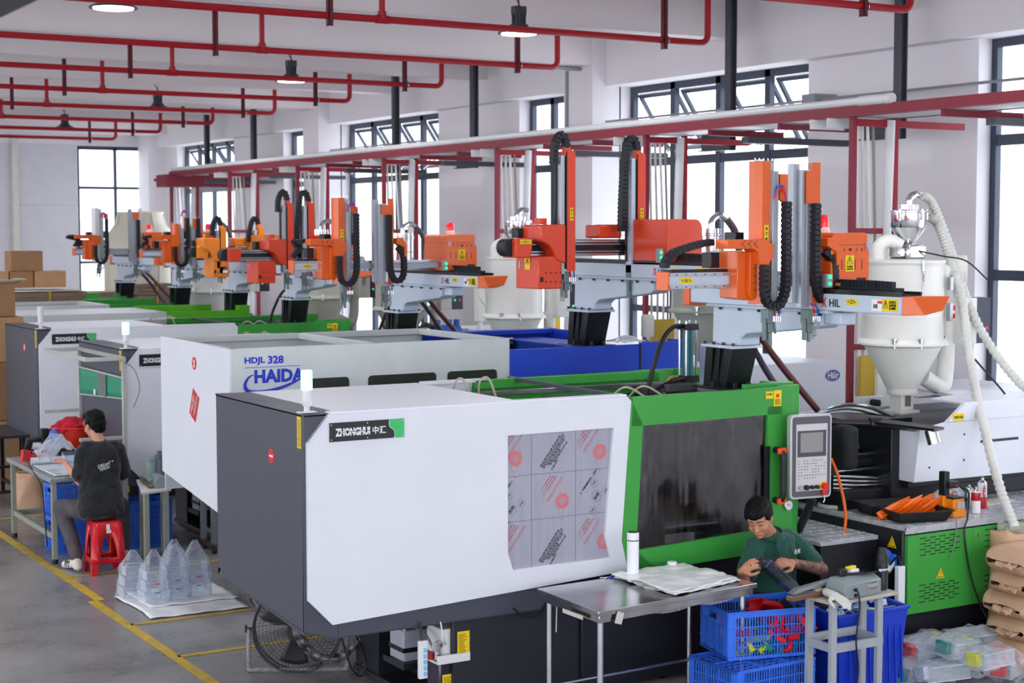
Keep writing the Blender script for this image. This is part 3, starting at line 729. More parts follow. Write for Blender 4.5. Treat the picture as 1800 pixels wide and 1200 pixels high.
# ------------------------------------------------------------------ the nearest machine and its twins
def rr(x0, x1, z0, z1, r, n=4):
    out = []
    for cx, cz, a0 in ((x1 - r, z1 - r, 0), (x0 + r, z1 - r, 90), (x0 + r, z0 + r, 180), (x1 - r, z0 + r, 270)):
        out += [(cx + r * cos(RAD(a0 + 90 * k / n)), cz + r * sin(RAD(a0 + 90 * k / n))) for k in range(n + 1)]
    return out
TINT = bpy.data.materials.new('door_acrylic'); TINT.use_nodes = True
_glass(TINT, (.62, .60, .62, 1), .2)
def _smudge():
    nt = TINT.node_tree; N = nt.nodes; L = nt.links
    g = [n for n in N if n.type == 'BSDF_GLOSSY'][0]; lw = [n for n in N if n.type == 'LAYER_WEIGHT'][0]
    tc = N.new('ShaderNodeTexCoord'); mp = N.new('ShaderNodeMapping'); mp.inputs['Scale'].default_value = (2.6, 1, .55); L.new(tc.outputs['Object'], mp.inputs[0])
    n = N.new('ShaderNodeTexNoise'); n.inputs['Scale'].default_value = 2.2; n.inputs['Detail'].default_value = 2; L.new(mp.outputs[0], n.inputs[0])
    b = N.new('ShaderNodeBump'); b.inputs['Strength'].default_value = .5; b.inputs['Distance'].default_value = .06; L.new(n.outputs[0], b.inputs['Height']); L.new(b.outputs[0], g.inputs['Normal'])
    n2 = N.new('ShaderNodeTexNoise'); n2.inputs['Scale'].default_value = 5; n2.inputs['Detail'].default_value = 6; L.new(tc.outputs['Object'], n2.inputs[0])
    mr = N.new('ShaderNodeMapRange'); mr.inputs[1].default_value = .35; mr.inputs[2].default_value = .7; mr.inputs[3].default_value = .10; mr.inputs[4].default_value = .38; L.new(n2.outputs[0], mr.inputs[0]); L.new(mr.outputs[0], g.inputs['Roughness'])
_smudge()
DARKBASE = mat('machine_base_black', (30, 32, 42), .4, var=.05)
CHK = mat('checker_plate', (184, 187, 194), .28, metal=.1, var=.05, scale=14)
PLATEN = mat('platen_grey', (96, 98, 102), .45, metal=.4)
FILMP = mat('protective_film', (168, 168, 184), .38, var=.05, scale=3, stretch=(6, 1, .6), coat=.15)
FRED = mat('faded_red_print', (206, 118, 126), .5, var=0)
FGREY = mat('grey_print', (84, 84, 98), .5, var=0)
TEAL = mat('teal_enamel', (20, 104, 116), .35)
OY = mat('worn_hose_yellow', (200, 180, 90), .5)
def plate_on(parent, x0, x1, y, z0, z1, m, name='sticker', t=.003):
    return MB().box(x0, x1, y - t, y, z0, z1).build(name, m, parent, smooth=0)
t = M1 = thing('injection_molding_machine', 'white, charcoal and green injection molding machine with red sticker 1, nearest to the camera', 'machine', (3.71, 8.6, 0))
# end hood, charcoal
q = MB()
q.prism([(8.62, .665), (10.03, .748), (10.03, 1.94), (8.62, 1.94)], 'x', 3.71, 3.73)
q.prism([(8.62, .64), (8.62, .75), (10.03, .80), (10.03, .75)], 'x', 3.71, 3.95)
q.box(3.71, 3.95, 8.6, 10.03, 1.925, 1.94)
q.add([(3.71, 8.6, .665), (3.92, 8.6, .60), (3.92, 8.6, 1.94), (3.71, 8.6, 1.94), (3.71, 8.62, .665), (3.92, 8.62, .60), (3.92, 8.62, 1.94), (3.71, 8.62, 1.94)], [(0, 1, 2, 3), (7, 6, 5, 4), (0, 4, 5, 1), (1, 5, 6, 2), (2, 6, 7, 3), (3, 7, 4, 0)])
q.build('end_hood', DGREY, t, bevel=.004)
q = MB().box(3.92, 5.98, 8.605, 8.64, .61, .75); q.box(3.9, 5.98, 8.62, 8.7, .60, .64)
q.build('lower_rail', DGREY, t, bevel=.003)
# white front panel with opening
def front_panel():
    q = MB()
    out = [(3.72, .855), (3.87, .699), (4.9, .745), (5.975, .793), (5.919, .994), (5.99, 1.90), (5.96, 1.93), (3.856, 1.936), (3.72, 1.775)]
    hole = rr(5.061, 5.85, .9, 1.736, .015, 2)
    hole = [(x + (0 if z > 1.2 else (-.005 if x < 5.4 else -.03)), z) for x, z in hole]
    # build as strips around the opening
    y0, y1 = 8.57, 8.6
    q.prism([(3.72, .855), (3.87, .699), (5.061, .752), (5.061, 1.934), (3.856, 1.936), (3.72, 1.775)], 'y', y0, y1)
    q.prism([(5.061, .752), (5.975, .793), (5.96, .85), (5.83, .895), (5.10, .888), (5.061, 1.003)], 'y', y0, y1)
    q.prism([(5.061, 1.736), (5.853, 1.736), (5.9, 1.93), (5.061, 1.934)], 'y', y0, y1)
    q.prism([(5.853, 1.736), (5.79, 1.04), (5.83, .895), (5.96, .85), (5.975, .793), (5.919, .994), (5.99, 1.90), (5.96, 1.93), (5.9, 1.93)], 'y', y0, y1)
    return q
fp = front_panel().build('front_panel', WHITEP, t)
MB().prism([(3.87, 1.936), (5.96, 1.93), (5.96, 1.945), (3.87, 1.95)], 'y', 8.575, 8.66).prism([(3.72, 1.775), (3.856, 1.936), (3.87, 1.94), (3.735, 1.775)], 'y', 8.565, 8.6).build('panel_edge', WHITEP, t, bevel=.005)
fw_ = MB().box(5.05, 5.86, 8.592, 8.598, .88, 1.75).build('window_film', FILMP, fp, smooth=0)
q = MB()
for x in (5.245, 5.575): q.box(x - .0012, x + .0012, 8.5912, 8.592, .89, 1.735)
for z in (1.475, 1.19): q.box(5.06, 5.85, 8.5912, 8.592, z - .0012, z + .0012)
q.build('print_line', FGREY, fp, smooth=0)
RT = lambda a: ((cos(RAD(a)), 0, sin(RAD(a))), (-sin(RAD(a)), 0, cos(RAD(a))))
def seal(x, z, ok=True):
    r_, u_ = RT(42)
    MB().cyl((x, 8.592, z), (x, 8.5905, z), .05, n=28).build('seal_print', FRED, fp, smooth=0)
    lettering('\u9f99', (x, 8.5895, z), *RT(-50), .05, .055, FILMP, fp, name='seal_character')
    q = MB().tube([(x + .032 * cos(a) + .01 * sin(a), 8.5915, z + .085 * sin(a)) for a in [k * pi / 12 for k in range(25)]], .0009, 4)
    q.cyl((x - .0, 8.5915, z - .115), (x, 8.5908, z - .115), .007, n=8); q.build('seal_ring', FRED, fp)
for x, z, dx in ((5.13, 1.585, -.05), (5.76, 1.585, -.0), (5.475, 1.29, 0), (5.79, 1.0, 0)):
    seal(x, z)
for x, z in ((5.105, 1.665), (5.675, 1.665), (5.40, 1.37), (5.68, 1.07), (5.12, 1.08)):
    r_, u_ = RT(230)
    lettering('LANG LONG BOARD', (x + .02, 8.591, z), *RT(232), .19, .018, FRED, fp)
    for k in range(3): lettering('\u9ad8\u54c1\u8d28 \u94dd\u5851\u677f www' + 'x' * k, (x - .02 - .014 * k, 8.591, z + .02 + .012 * k), *RT(232), .16 - .02 * k, .009, FRED, fp)
for x, z in ((5.42, 1.60), (5.41, 1.0)):
    for k in range(7):
        r_, u_ = RT(52)
        p = V((x, 8.591, z)) + V(u_) * (.038 - .0135 * k) + V(r_) * ((-.01, 0, .0, .01, -.02, .03, -.06)[k])
        lettering(('\u4fdd\u62a4\u819c\u8bf7\u52ff\u66b4\u6652\u5b89\u88c5\u540e', '\u8bf7\u6309\u7bad\u5934\u65b9\u5411\u65bd\u5de5\u5e76\u5728\u4e09\u5341\u5929\u5185', '\u4f7f\u7528\u524d\u8bf7\u68c0\u67e5\u677f\u9762\u8d28\u91cf\u5982\u6709\u95ee', '\u9898\u8bf7\u7acb\u5373\u8054\u7cfb\u4f9b\u5e94\u5546', '\u6495\u9664\u4fdd\u62a4\u819c', '\u5efa\u7b51\u88c5\u9970\u6750\u6599\u677f', '\u4e3b\u8981\u6210\u5206')[k], p, r_, u_, (.24, .26, .25, .2, .12, .16, .08)[k], .0115, FGREY, fp)
for x, z in ((5.10, 1.27), (5.735, 1.30)):
    MB().tube([(x + .036 * cos(a), 8.5915, z + .036 * sin(a)) for a in [k * pi / 10 for k in range(21)]], .001, 4).build('seal_ring', FGREY, fp)
    lettering('\u8010\u8d85', (x, 8.591, z), *RT(52), .05, .024, BLKINK, fp)
    for dx, dz in ((-.02, .085), (.072, .03), (-.03, -.09)):
        MB().tube([(x + dx + .025 * cos(a), 8.5915, z + dz + .025 * sin(a)) for a in [k * pi / 8 for k in range(17)]], .0008, 4).build('seal_ring', FGREY, fp)
        lettering('\u73af\u4fdd', (x + dx, 8.591, z + dz), *RT(52), .03, .012, FGREY, fp)
    lettering('O \u25b8 \u4e2d\u56fd\u94dd\u5851\u677f\u77e5\u540d \u2014 \u54c1\u724c O', (x - .06, 8.591, z + .1), *RT(50), .2, .014, BLKINK, fp)
# top cover
MB().box(3.95, 5.18, 8.64, 10.03, 1.925, 1.942).box(3.95, 5.18, 10.015, 10.03, .8, 1.94).build('top_cover', WHITEP, t, bevel=.003)
# name plate
def nameplate(t, x0=3.857, x1=4.34, z0=1.777, z1=1.888, y=8.57):
    npl = MB().box(x0, x1, y - .008, y - .001, z0, z1).build('nameplate', BLACK, t, bevel=.001)
    w_ = x1 - x0
    gp = MB().prism([(x0 + w_ * .80, z1), (x0 + w_ * .79, z1 - .02), (x0 + w_ * .80, z1 - .045), (x0 + w_ * .86, z0 + .045), (x0 + w_ * .87, z0 + .02), (x0 + w_ * .86, z0), (x1, z0), (x1, z1)], 'y', y - .0095, y - .008).build('green_field', mat('bright_green_sign', (60, 190, 110), .4, var=0), npl, smooth=0)
    MB().tube([(x0 + w_ * a, y - .0097, z) for a, z in ((.80, z1), (.79, z1 - .02), (.80, z1 - .045), (.86, z0 + .045), (.87, z0 + .02), (.86, z0))], .0016, 4).build('border', WHTINK, npl)
    lettering('ZHONGHUI', (x0 + w_ * .305, y - .0085, (z0 + z1) / 2 - .002), (1, 0, 0), (0, 0, 1), w_ * .46, .048, WHTINK, npl, bold=.05)
    lettering('\u4e2d\u6c47', (x0 + w_ * .66, y - .0085, (z0 + z1) / 2 - .002), (1, 0, 0), (0, 0, 1), w_ * .18, .045, WHTINK, npl, bold=.018)
    q = MB().box(x0 + w_ * .06, x0 + w_ * .55, y - .0105, y - .0098, (z0 + z1) / 2 - .003, (z0 + z1) / 2 + .0005); q.build('stencil_gap', BLACK, npl, smooth=0)
    q = MB()
    for a in (.02, .5, .98):
        for z in (z0 + .012, z1 - .012): q.cyl((x0 + w_ * a, y - .01, z), (x0 + w_ * a, y - .008, z), .004, n=8)
    q.build('screw', STEEL, npl)
nameplate(t)
# signal lamp
l = MB().box(3.72, 3.83, 8.68, 8.73, 1.94, 1.948).cyl((3.775, 8.70, 1.948), (3.775, 8.70, 2.0), .018, n=12).cyl((3.775, 8.68, 2.0), (3.775, 8.72, 2.0), .026, n=14).cyl((3.775, 8.70, 2.01), (3.775, 8.70, 2.075), .027, n=14).build('signal_lamp_base', PVC, t, bevel=.002)
GLOW = mat('mint_lens', (178, 248, 226), .3, var=0, emit=1.3)
MB().lathe([(.034, 2.075), (.034, 2.185), (.03, 2.19), (0, 2.19)], (3.775, 8.70, 0), 14).build('signal_lens', GLOW, l)
# stickers on the end
def strip_label(t, x, yc, z0, z1, w_):
    o = MB().box(x - .002, x, yc - w_ / 2, yc + w_ / 2, z0, z1).build('warning_sticker', YEL, t, smooth=0)
    q = MB(); z = z1 - .02
    while z > z0 + .01:
        L_ = w_ * (.55 + .3 * R_.random()); q.box(x - .003, x - .002, yc - L_ / 2, yc + L_ / 2, z, z + .003); z -= .009
    q.build('small_print', BLKINK, o, smooth=0)
strip_label(t, 3.71, 8.665, 1.74, 1.925, .055)
def round_sticker(t, x, y, z, txt, rot=0, r=.045):
    o = MB().cyl((x, y, z), (x - .002, y, z), r, n=24).build('number_sticker', REDINK, t, smooth=0)
    R = (0, -cos(RAD(rot)), sin(RAD(rot))); U = (0, sin(RAD(rot)), cos(RAD(rot)))
    lettering(txt, (x - .003, y, z), R, U, None, r * 1.15, WHTINK, o, bold=.04)
round_sticker(t, 3.71, 9.09, 1.645, '1', -90)
# green sliding door with acrylic window
q = MB()
out = rr(6.005, 7.245, .80, 1.93, .006, 1)
q.prism([(6.0, 1.925), (7.245, 1.93), (7.245, 1.745), (6.085, 1.735), (5.99, 1.735)], 'y', 8.565, 8.6)
q.prism([(5.99, 1.9), (5.92, .994), (5.975, .77), (6.2, .775), (6.03, .92), (6.08, 1.74)], 'y', 8.565, 8.6)
q.prism([(6.03, .92), (5.975, .77), (7.245, .80), (7.245, .955), (7.07, .955)], 'y', 8.565, 8.6)
q.box(7.12, 7.245, 8.565, 8.6, .9, 1.8)
dr = q.build('safety_door', GREEN, t)
MB().prism([(6.03, .90), (7.13, .93), (7.125, 1.76), (6.08, 1.75)], 'y', 8.588, 8.592).build('door_window', TINT, dr, smooth=0)
hq = MB().tube(curve_pts([(7.185, 8.56, 1.50), (7.185, 8.50, 1.50), (7.19, 8.48, 1.45), (7.19, 8.48, 1.3), (7.19, 8.48, 1.2), (7.185, 8.50, 1.155), (7.185, 8.56, 1.155)], 5), .022, 10).build('door_handle', BLKPL, dr)
for z in (1.50, 1.155): MB().prism([(7.15, z - .02), (7.21, z - .02), (7.225, z), (7.21, z + .025), (7.15, z + .02)], 'y', 8.475, 8.50).build('handle_cap', mat('bright_orange_plastic', (250, 84, 20), .35), hq, bevel=.006)
MB().box(7.095, 7.14, 8.56, 8.57, 1.13, 1.53).build('door_seal', BLACK, dr)
pl = MB().box(7.25, 7.36, 8.575, 8.65, .70, 1.935).box(7.36, 7.43, 8.6, 8.95, .70, 1.935).box(7.0, 7.43, 8.66, 8.70, 1.80, 1.95).box(7.0, 7.43, 8.70, 9.0, 1.83, 1.85).box(7.36, 7.43, 8.95, 9.9, 1.0, 1.80).build('frame_post', GREEN, t, bevel=.004)
MB().box(7.36, 7.43, 9.9, 9.98, .7, 1.95).box(7.0, 7.4, 9.95, 9.99, 1.7, 1.95).box(7.45, 7.6, 9.95, 9.99, 1.75, 1.95).build('frame_post', GREEN, t, bevel=.004)
o = plate_on(pl, 7.10, 7.165, 8.564, 1.855, 1.905, YEL); lettering('\u5b89\u5168\u8b66\u544a', (7.132, 8.5605, 1.885), (1, 0, 0), (0, 0, 1), .05, .015, BLKINK, o)
o = plate_on(pl, 7.17, 7.237, 8.564, 1.80, 1.91, YEL)
MB().cyl((7.203, 8.561, 1.872), (7.203, 8.5602, 1.872), .014, n=16).build('hand_symbol', REDINK, o)
for k in range(4): lettering('\u8bf7\u52ff\u5c06\u624b\u4f38\u5165', (7.203, 8.5605, 1.845 - k * .010), (1, 0, 0), (0, 0, 1), .05, .006, BLKINK, o)
g = MB().lathe([(.037, 0), (.037, -.018), (.032, -.02)], (7.31, 8.575, 1.105), 24, 'y').build('pressure_gauge', STEEL, t)
MB().cyl((7.31, 8.556, 1.105), (7.31, 8.554, 1.105), .031, n=24).build('dial', WHTINK, g)
MB().cb((7.305, 8.552, 1.11), (.035, .002, .004), MX.Rotation(RAD(25), 3, 'Y')).build('needle', BLKINK, g)
# inside: platens, tie bars, mold, beams
for k, (y, z) in enumerate(((8.85, .98), (9.7, .98), (8.85, 1.7), (9.7, 1.7))): MB().cyl((4.2, y, z), (7.2, y, z), .045, n=16).build('tie_bar', STEEL, t)
MB().box(5.2, 5.5, 8.75, 9.85, .85, 1.8).build('toggle_platen', PLATEN, t, bevel=.01)
MB().box(6.1, 6.4, 8.75, 9.85, .85, 1.82).box(5.5, 6.1, 9.1, 9.5, 1.2, 1.45).build('moving_platen', PLATEN, t, bevel=.01)
MB().box(6.95, 7.3, 8.72, 9.85, .85, 1.845).build('fixed_platen', PLATEN, t, bevel=.01)
MB().box(6.4, 6.66, 9.0, 9.6, 1.1, 1.65).box(6.70, 6.95, 9.0, 9.6, 1.1, 1.65).build('mold', mat('mold_steel', (118, 120, 126), .3, metal=.8, var=.1), t, bevel=.008)
MB().box(6.85, 7.12, 9.35, 9.6, 1.845, 1.90).build('platen_block', PLATEN, t, bevel=.006)
q = MB().box(5.6, 7.2, 9.93, 9.98, 1.88, 1.945).box(5.6, 7.2, 9.91, 9.98, 1.62, 1.80).box(5.6, 7.2, 9.96, 9.99, .8, 1.9).box(5.6, 7.2, 9.88, 9.93, 1.79, 1.805).box(7.15, 7.2, 9.86, 9.98, 1.6, 1.945)
q.build('rear_beam', GREEN, t, bevel=.004)
MB().box(5.35, 7.15, 9.90, 9.925, 1.83, 1.865).build('rear_rail', STEEL, t, bevel=.003)
MB().box(5.2, 5.75, 10.0, 10.03, 1.70, 1.95).box(5.18, 5.7, 9.93, 9.95, 1.93, 1.945).build('rear_frame', WHITEP, t, bevel=.003)
MB().prism([(5.93, 10.05), (5.97, 10.05), (5.92, 8.66), (5.88, 8.66)], 'z', 1.925, 1.95).box(5.93, 5.97, 10.0, 10.05, 1.6, 1.93).build('cross_bar', DSTEEL, t, bevel=.003)
for k, x in enumerate((5.35, 5.55)):
    MB().tube(curve_pts([(x, 9.8, 1.8), (x, 9.78, 1.95), (x + .06, 9.76, 1.97), (x + .1, 9.7, 1.8)], 6), .008, 6).build('grease_tube', mat('clear_tube', (190, 180, 165), .3), t)
for k, x in enumerate((6.3, 6.45)): MB().tube(curve_pts([(x - .1, 9.2, 1.8), (x, 9.1, 1.93), (x + .12, 9.0, 1.86)], 6), .008, 6).build('grease_tube', MATS['clear_tube'], t)
# core-pull cylinder with hoses
c = MB().cyl((7.14, 9.5, 1.93), (7.14, 9.5, 2.28), .042, n=16).build('pull_cylinder', TEAL, t)
MB().cb((7.14, 9.5, 2.30), (.12, .11, .045)).build('cylinder_head', BLACK, c, bevel=.004); MB().cb((7.14, 9.5, 1.92), (.13, .12, .05)).build('cylinder_foot', BLACK, c, bevel=.004)
q = MB()
for dx in (-.045, .045):
    for dy in (-.04, .04): q.cyl((7.14 + dx, 9.5 + dy, 1.9), (7.14 + dx, 9.5 + dy, 2.345), .008, n=8)
q.build('tie_rod', STEEL, c)
MB().tube(curve_pts([(7.10, 9.5, 2.305), (6.99, 9.48, 2.30), (6.88, 9.45, 2.22), (6.76, 9.4, 2.03), (6.70, 9.4, 1.83)], 7), .017, 8).build('hose', BLKPL, c)
MB().tube(curve_pts([(7.08, 9.46, 1.93), (6.92, 9.42, 1.91), (6.78, 9.4, 1.86), (6.70, 9.4, 1.8)], 6), .015, 8).build('hose', BLKPL, c)
for k in range(2): MB().tube(curve_pts([(7.08, 9.53, 1.935 - .01 * k), (6.98, 9.5, 1.93 - .02 * k), (6.9, 9.45, 1.86), (6.86, 9.4, 1.78)], 6), .011, 8).build('hose', OY, c)
# base
q = MB().box(4.86, 7.25, 8.70, 9.95, .02, .62).box(4.72, 7.25, 8.66, 8.70, .02, .62).box(4.62, 4.9, 8.72, 9.9, .02, .06).box(4.64, 4.9, 9.55, 9.9, .02, .62).box(4.1, 5.1, 8.9, 9.9, .6, .66)
q.build('base', DARKBASE, t, bevel=.004)
q = MB().cyl((4.68, 9.8, 0), (4.68, 9.8, .04), .07, n=18).cyl((4.68, 9.8, .04), (4.68, 9.8, .08), .05, n=18); q.build('foot', BLACK, t)
MB().box(5.65, 5.68, 8.63, 8.66, .02, .62).box(5.68, 7.2, 8.64, 8.66, .06, .60).build('base_door', DARKBASE, t, bevel=.003)
MB().box(7.0, 7.86, 8.5, 9.9, .02, .40).box(5.98, 7.3, 8.6, 8.75, .60, .80).build('base', DARKBASE, t)
def yellow_sheet(p, x, z, w_, h_, y):
    o = plate_on(p, x, x + w_, y, z, z + h_, YEL, 'warning_sticker')
    q = MB(); zz = z + h_ - .02
    while zz > z + .01:
        L_ = w_ * (.6 + .3 * R_.random()); q.box(x + .008, x + .008 + L_ - .016, y - .004, y - .003, zz, zz + .003); zz -= .009
    q.build('small_print', BLKINK, o, smooth=0); return o
yellow_sheet(t, 4.75, .375, .085, .15, 8.66)
# lubrication pump, oil tank and jug in the recess at the end of the base
o = MB().box(4.66, 4.84, 8.70, 8.90, .37, .54).build('grease_pump', PVC, t, bevel=.01)
MB().cyl((4.64, 8.70, .45), (4.60, 8.66, .45), .03, n=14).cyl((4.63, 8.7, .36), (4.63, 8.7, .44), .02, n=10).build('pressure_gauge', STEEL, o)
MB().box(4.61, 4.84, 8.66, 8.92, .335, .35).box(4.61, 4.84, 8.655, 8.67, .335, .39).build('pump_tray', PVC, t, bevel=.004)
oc = MB().box(4.64, 4.84, 8.69, 8.86, .05, .335).build('oil_tank', mat('dark_oil_tank', (34, 26, 50), .2, coat=.5), t, bevel=.01)
MB().cyl((4.60, 8.74, .36), (4.60, 8.74, .40), .03, n=18).build('oil_cap', mat('red_cap', (170, 30, 24), .4), oc)
yellow_sheet(oc, 4.66, .08, .10, .18, 8.69)
jg = MB().box(4.62, 4.80, 9.14, 9.34, .24, .44).lathe([(.05, .44), (.03, .46), (.03, .48), (0, .48)], (4.71, 9.30, 0), 14).build('coolant_jug', mat('jug_plastic', (168, 172, 186), .4), t, bevel=.02)
MB().tube(curve_pts([(4.64, 9.16, .43), (4.64, 9.18, .50), (4.66, 9.26, .51), (4.68, 9.3, .45)], 5), .013, 8).build('jug_handle', MATS['jug_plastic'], jg)
MB().box(4.615, 4.805, 9.135, 9.345, .30, .33).build('strap', BLACK, jg); MB().box(4.6, 4.84, 9.1, 9.4, .2, .24).build('shelf', DARKBASE, t)
MB().tube(curve_pts([(4.62, 9.25, .60), (4.58, 9.0, .54), (4.60, 8.8, .50), (4.60, 8.68, .42)], 6), .008, 6).build('hose', ALU, t)
MB().tube(curve_pts([(4.60, 8.6, .62), (4.62, 8.6, .52), (4.68, 8.68, .45)], 6), .005, 6).build('hose', PVC, t)
MB().tube(curve_pts([(5.12, 8.6, .64), (5.2, 8.59, .58), (5.3, 8.59, .585), (5.38, 8.6, .66)], 6), .008, 6).build('hose', BLKPL, t)
MB().tube([(5.44, 8.6, .65), (5.435, 8.6, .45)], .004, 6).build('hose', PVC, t)
# ---- injection side: plates, base cabinet
q = MB().box(7.86, 10.3, 8.02, 9.55, .36, .955); cabm = q.build('base_cabinet', BLACK, t, bevel=.01)
MB().box(7.87, 10.3, 8.0, 9.5, .955, .985).box(7.87, 10.3, 8.0, 8.015, .935, .985).build('tread_plate', CHK, t, bevel=.003)
q = MB()
for i in range(26):
    for j in range(14):
        x = 7.95 + i * .09 + (j % 2) * .045; y = 8.05 + j * .1
        q.cb((x, y, .9855), (.04, .008, .002), MX.Rotation(RAD(45 if (i + j) % 2 else -45), 3, 'Z'))
for i in range(9):
    for j in range(15):
        x = 7.47 + i * .045 + (j % 2) * .02; y = 8.29 + j * .1
        q.cb((x, y, .8955), (.034, .008, .002), MX.Rotation(RAD(45 if (i + j) % 2 else -45), 3, 'Z'))
q.build('tread_pattern', mat('tread_pattern', (226, 230, 236), .25, metal=.2), t, smooth=0, kind='stuff')
for k, (a, b) in enumerate(((7.875, 8.495), (8.50, 9.12), (9.125, 9.75), (9.755, 10.3))):
    dd = MB().box(a, b, 7.985, 8.02, .385, .925).build('cabinet_door', GREEN, cabm, bevel=.003)
    q = MB()
    for zc in (.845, .52):
        for r in range(7):
            for c_ in range(4):
                x = a + .11 + c_ * .092 + (r % 2) * .045; q.box(x, x + .058, 7.983, 7.985, zc - .065 + r * .0195, zc - .059 + r * .0195)
    q.build('vent_slots', BLKINK, dd, smooth=0, kind='stuff')
    q = MB().cyl((a + .05 if k else b - .03, 7.985, .87), (a + .05 if k else b - .03, 7.975, .87), .012, n=12).cyl((a + .05 if k else b - .03, 7.985, .435), (a + .05 if k else b - .03, 7.975, .435), .012, n=12)
    if k: q.build('lock', STEEL, dd)
def warn_tri(parent, p, right, h=.07):
    r_, u_ = V(right), V((0, 0, 1)); n = r_.cross(u_); P = V(p)
    a = [P - r_ * h * .5 - u_ * h * .4, P + r_ * h * .5 - u_ * h * .4, P + u_ * h * .5]
    m = MB().add(a + [x + n * .003 for x in a], [(0, 2, 1), (3, 4, 5), (0, 1, 4, 3), (1, 2, 5, 4), (2, 0, 3, 5)]); o = m.build('warning_sticker', YEL, parent, smooth=0)
    b = [P + (x - P) * .82 + n * .0035 for x in a]; c2 = [P + (x - P) * .68 + n * .0035 for x in a]
    MB().add(b + c2, [(0, 1, 4, 3), (1, 2, 5, 4), (2, 0, 3, 5)]).build('symbol_outline', BLKINK, o, smooth=0)
    lettering('\u26a1', P + n * .004 - u_ * .002, right, (0, 0, 1), h * .2, h * .4, REDINK, o)
warn_tri(cabm, (8.18, 7.982, .64), (1, 0, 0), .08); warn_tri(cabm, (7.858, 8.12, .865), (0, -1, 0), .085)
MB().box(7.92, 10.3, 8.1, 9.5, .03, .36).build('base', DARKBASE, t)
q = MB()
for x in (8.3, 9.3, 10.2): q.cyl((x, 8.15, 0), (x, 8.15, .12), .05, n=14)
q.build('foot', BLACK, t)
s_ = MB().box(7.835, 7.858, 8.07, 8.13, .70, .79).build('power_socket', mat('socket_blue', (30, 100, 220), .4), t, bevel=.004)
MB().cyl((7.82, 8.10, .755), (7.77, 8.09, .80), .035, n=16).build('socket_lid', MATS['socket_blue'], s_); MB().cyl((7.84, 8.10, .74), (7.79, 8.1, .68), .03, n=14).build('plug', PVC, s_)
MB().tube([(7.80, 8.10, .68), (7.80, 8.10, .55)], .006, 6).build('cord', BLKPL, s_)
# lower tread plate behind the seated worker
MB().box(7.44, 7.855, 8.25, 9.8, .865, .895).box(7.33, 7.44, 8.25, 8.55, .865, .895).build('tread_plate', CHK, t, bevel=.004)
q = MB().box(7.44, 7.855, 8.26, 9.8, .4, .865).box(7.34, 7.44, 8.26, 8.55, .4, .865); q.build('base', BLACK, t)
# injection unit
q = MB().prism([(8.43, 1.18), (8.43, 1.55), (8.75, 1.60), (8.93, 1.73), (10.4, 1.735), (10.4, 1.16)], 'y', 8.50, 8.53)
q.prism([(8.93, 1.73), (10.4, 1.735), (10.4, 1.60), (8.75, 1.60)], 'y', 8.49, 8.50)
q.box(8.43, 8.46, 8.5, 8.7, 1.18, 1.55)
q.prism([(8.93, 8.5), (10.4, 8.5), (10.4, 9.9), (9.50, 9.9), (9.32, 8.98), (8.96, 8.86)], 'z', 1.715, 1.735)
q.box(8.43, 10.4, 9.88, 9.9, 1.18, 1.55)
ic = q.build('injection_cover', WHITEP, t, bevel=.004)
o = plate_on(ic, 8.80, 8.91, 8.49, 1.605, 1.66, YEL); lettering('\u5371\u9669 \u9ad8\u6e29', (8.855, 8.486, 1.633), (1, 0, 0), (0, 0, 1), .09, .02, BLKINK, o)
q = MB()
for x, z in ((8.58, 1.46), (8.58, 1.28), (8.93, 1.50), (8.93, 1.31)): q.cyl((x, 8.5, z), (x, 8.497, z), .008, n=10)
q.build('screw_hole', BLKINK, ic); MB().box(9.10, 9.50, 8.495, 8.5, 1.425, 1.445).build('slot', BLACK, ic, bevel=.002)
q = MB().box(8.47, 10.3, 8.6, 9.8, 1.12, 1.5).box(7.95, 10.3, 8.72, 9.72, .985, 1.12).box(8.35, 8.5, 8.65, 9.8, 1.0, 1.56); q.build('injection_base', BLACK, t, bevel=.006)
b_ = MB().prism([(8.98, 1.38), (9.02, 1.47), (9.30, 1.50), (9.42, 1.46), (9.44, 1.34), (9.2, 1.30)], 'x', 7.75, 8.45).build('barrel_cover', DSTEEL, t, bevel=.008)
q = MB()
for k in range(5):
    for j in range(2): q.cb((7.95 + k * .1, 9.06 + j * .12, 1.478 + .014 * j), (.07, .02, .004), MX.Rotation(RAD(6), 3, 'X'))
q.build('vent_slot', BLKINK, b_, smooth=0)
MB().cyl((7.5, 9.2, 1.38), (7.8, 9.2, 1.38), .07, n=16).build('nozzle', STEEL, t)
q = MB().cyl((7.95, 8.9, 1.30), (8.45, 8.9, 1.30), .055, n=18).box(7.92, 8.02, 8.84, 8.96, 1.22, 1.38).box(8.4, 8.5, 8.83, 8.97, 1.22, 1.38); q.build('injection_cylinder', BLACK, t, bevel=.004)
for yy, zz in ((8.84, 1.36), (8.84, 1.25)): MB().cyl((8.0, yy, zz), (8.42, yy, zz), .012, n=8).build('tie_rod', STEEL, t)
for k in range(4):
    MB().tube(curve_pts([(7.98, 8.86, 1.22 - .03 * k), (8.2, 8.82, 1.2 - .03 * k), (8.38, 8.8, 1.17 - .02 * k), (8.40, 8.8, 1.06 + .02 * k), (8.15 - .05 * k, 8.82, 1.05)], 5), .011, 7).build('oil_pipe', STEEL, t)
MB().cyl((7.9, 9.05, 1.60), (8.35, 8.85, 1.58), .025, n=12).cyl((8.33, 8.86, 1.58), (8.40, 8.83, 1.575), .045, n=14).build('cylinder', BLACK, t)
MB().cyl((7.86, 9.2, 1.5), (7.94, 9.2, 1.5), .09, n=20).build('motor', BLACK, t)
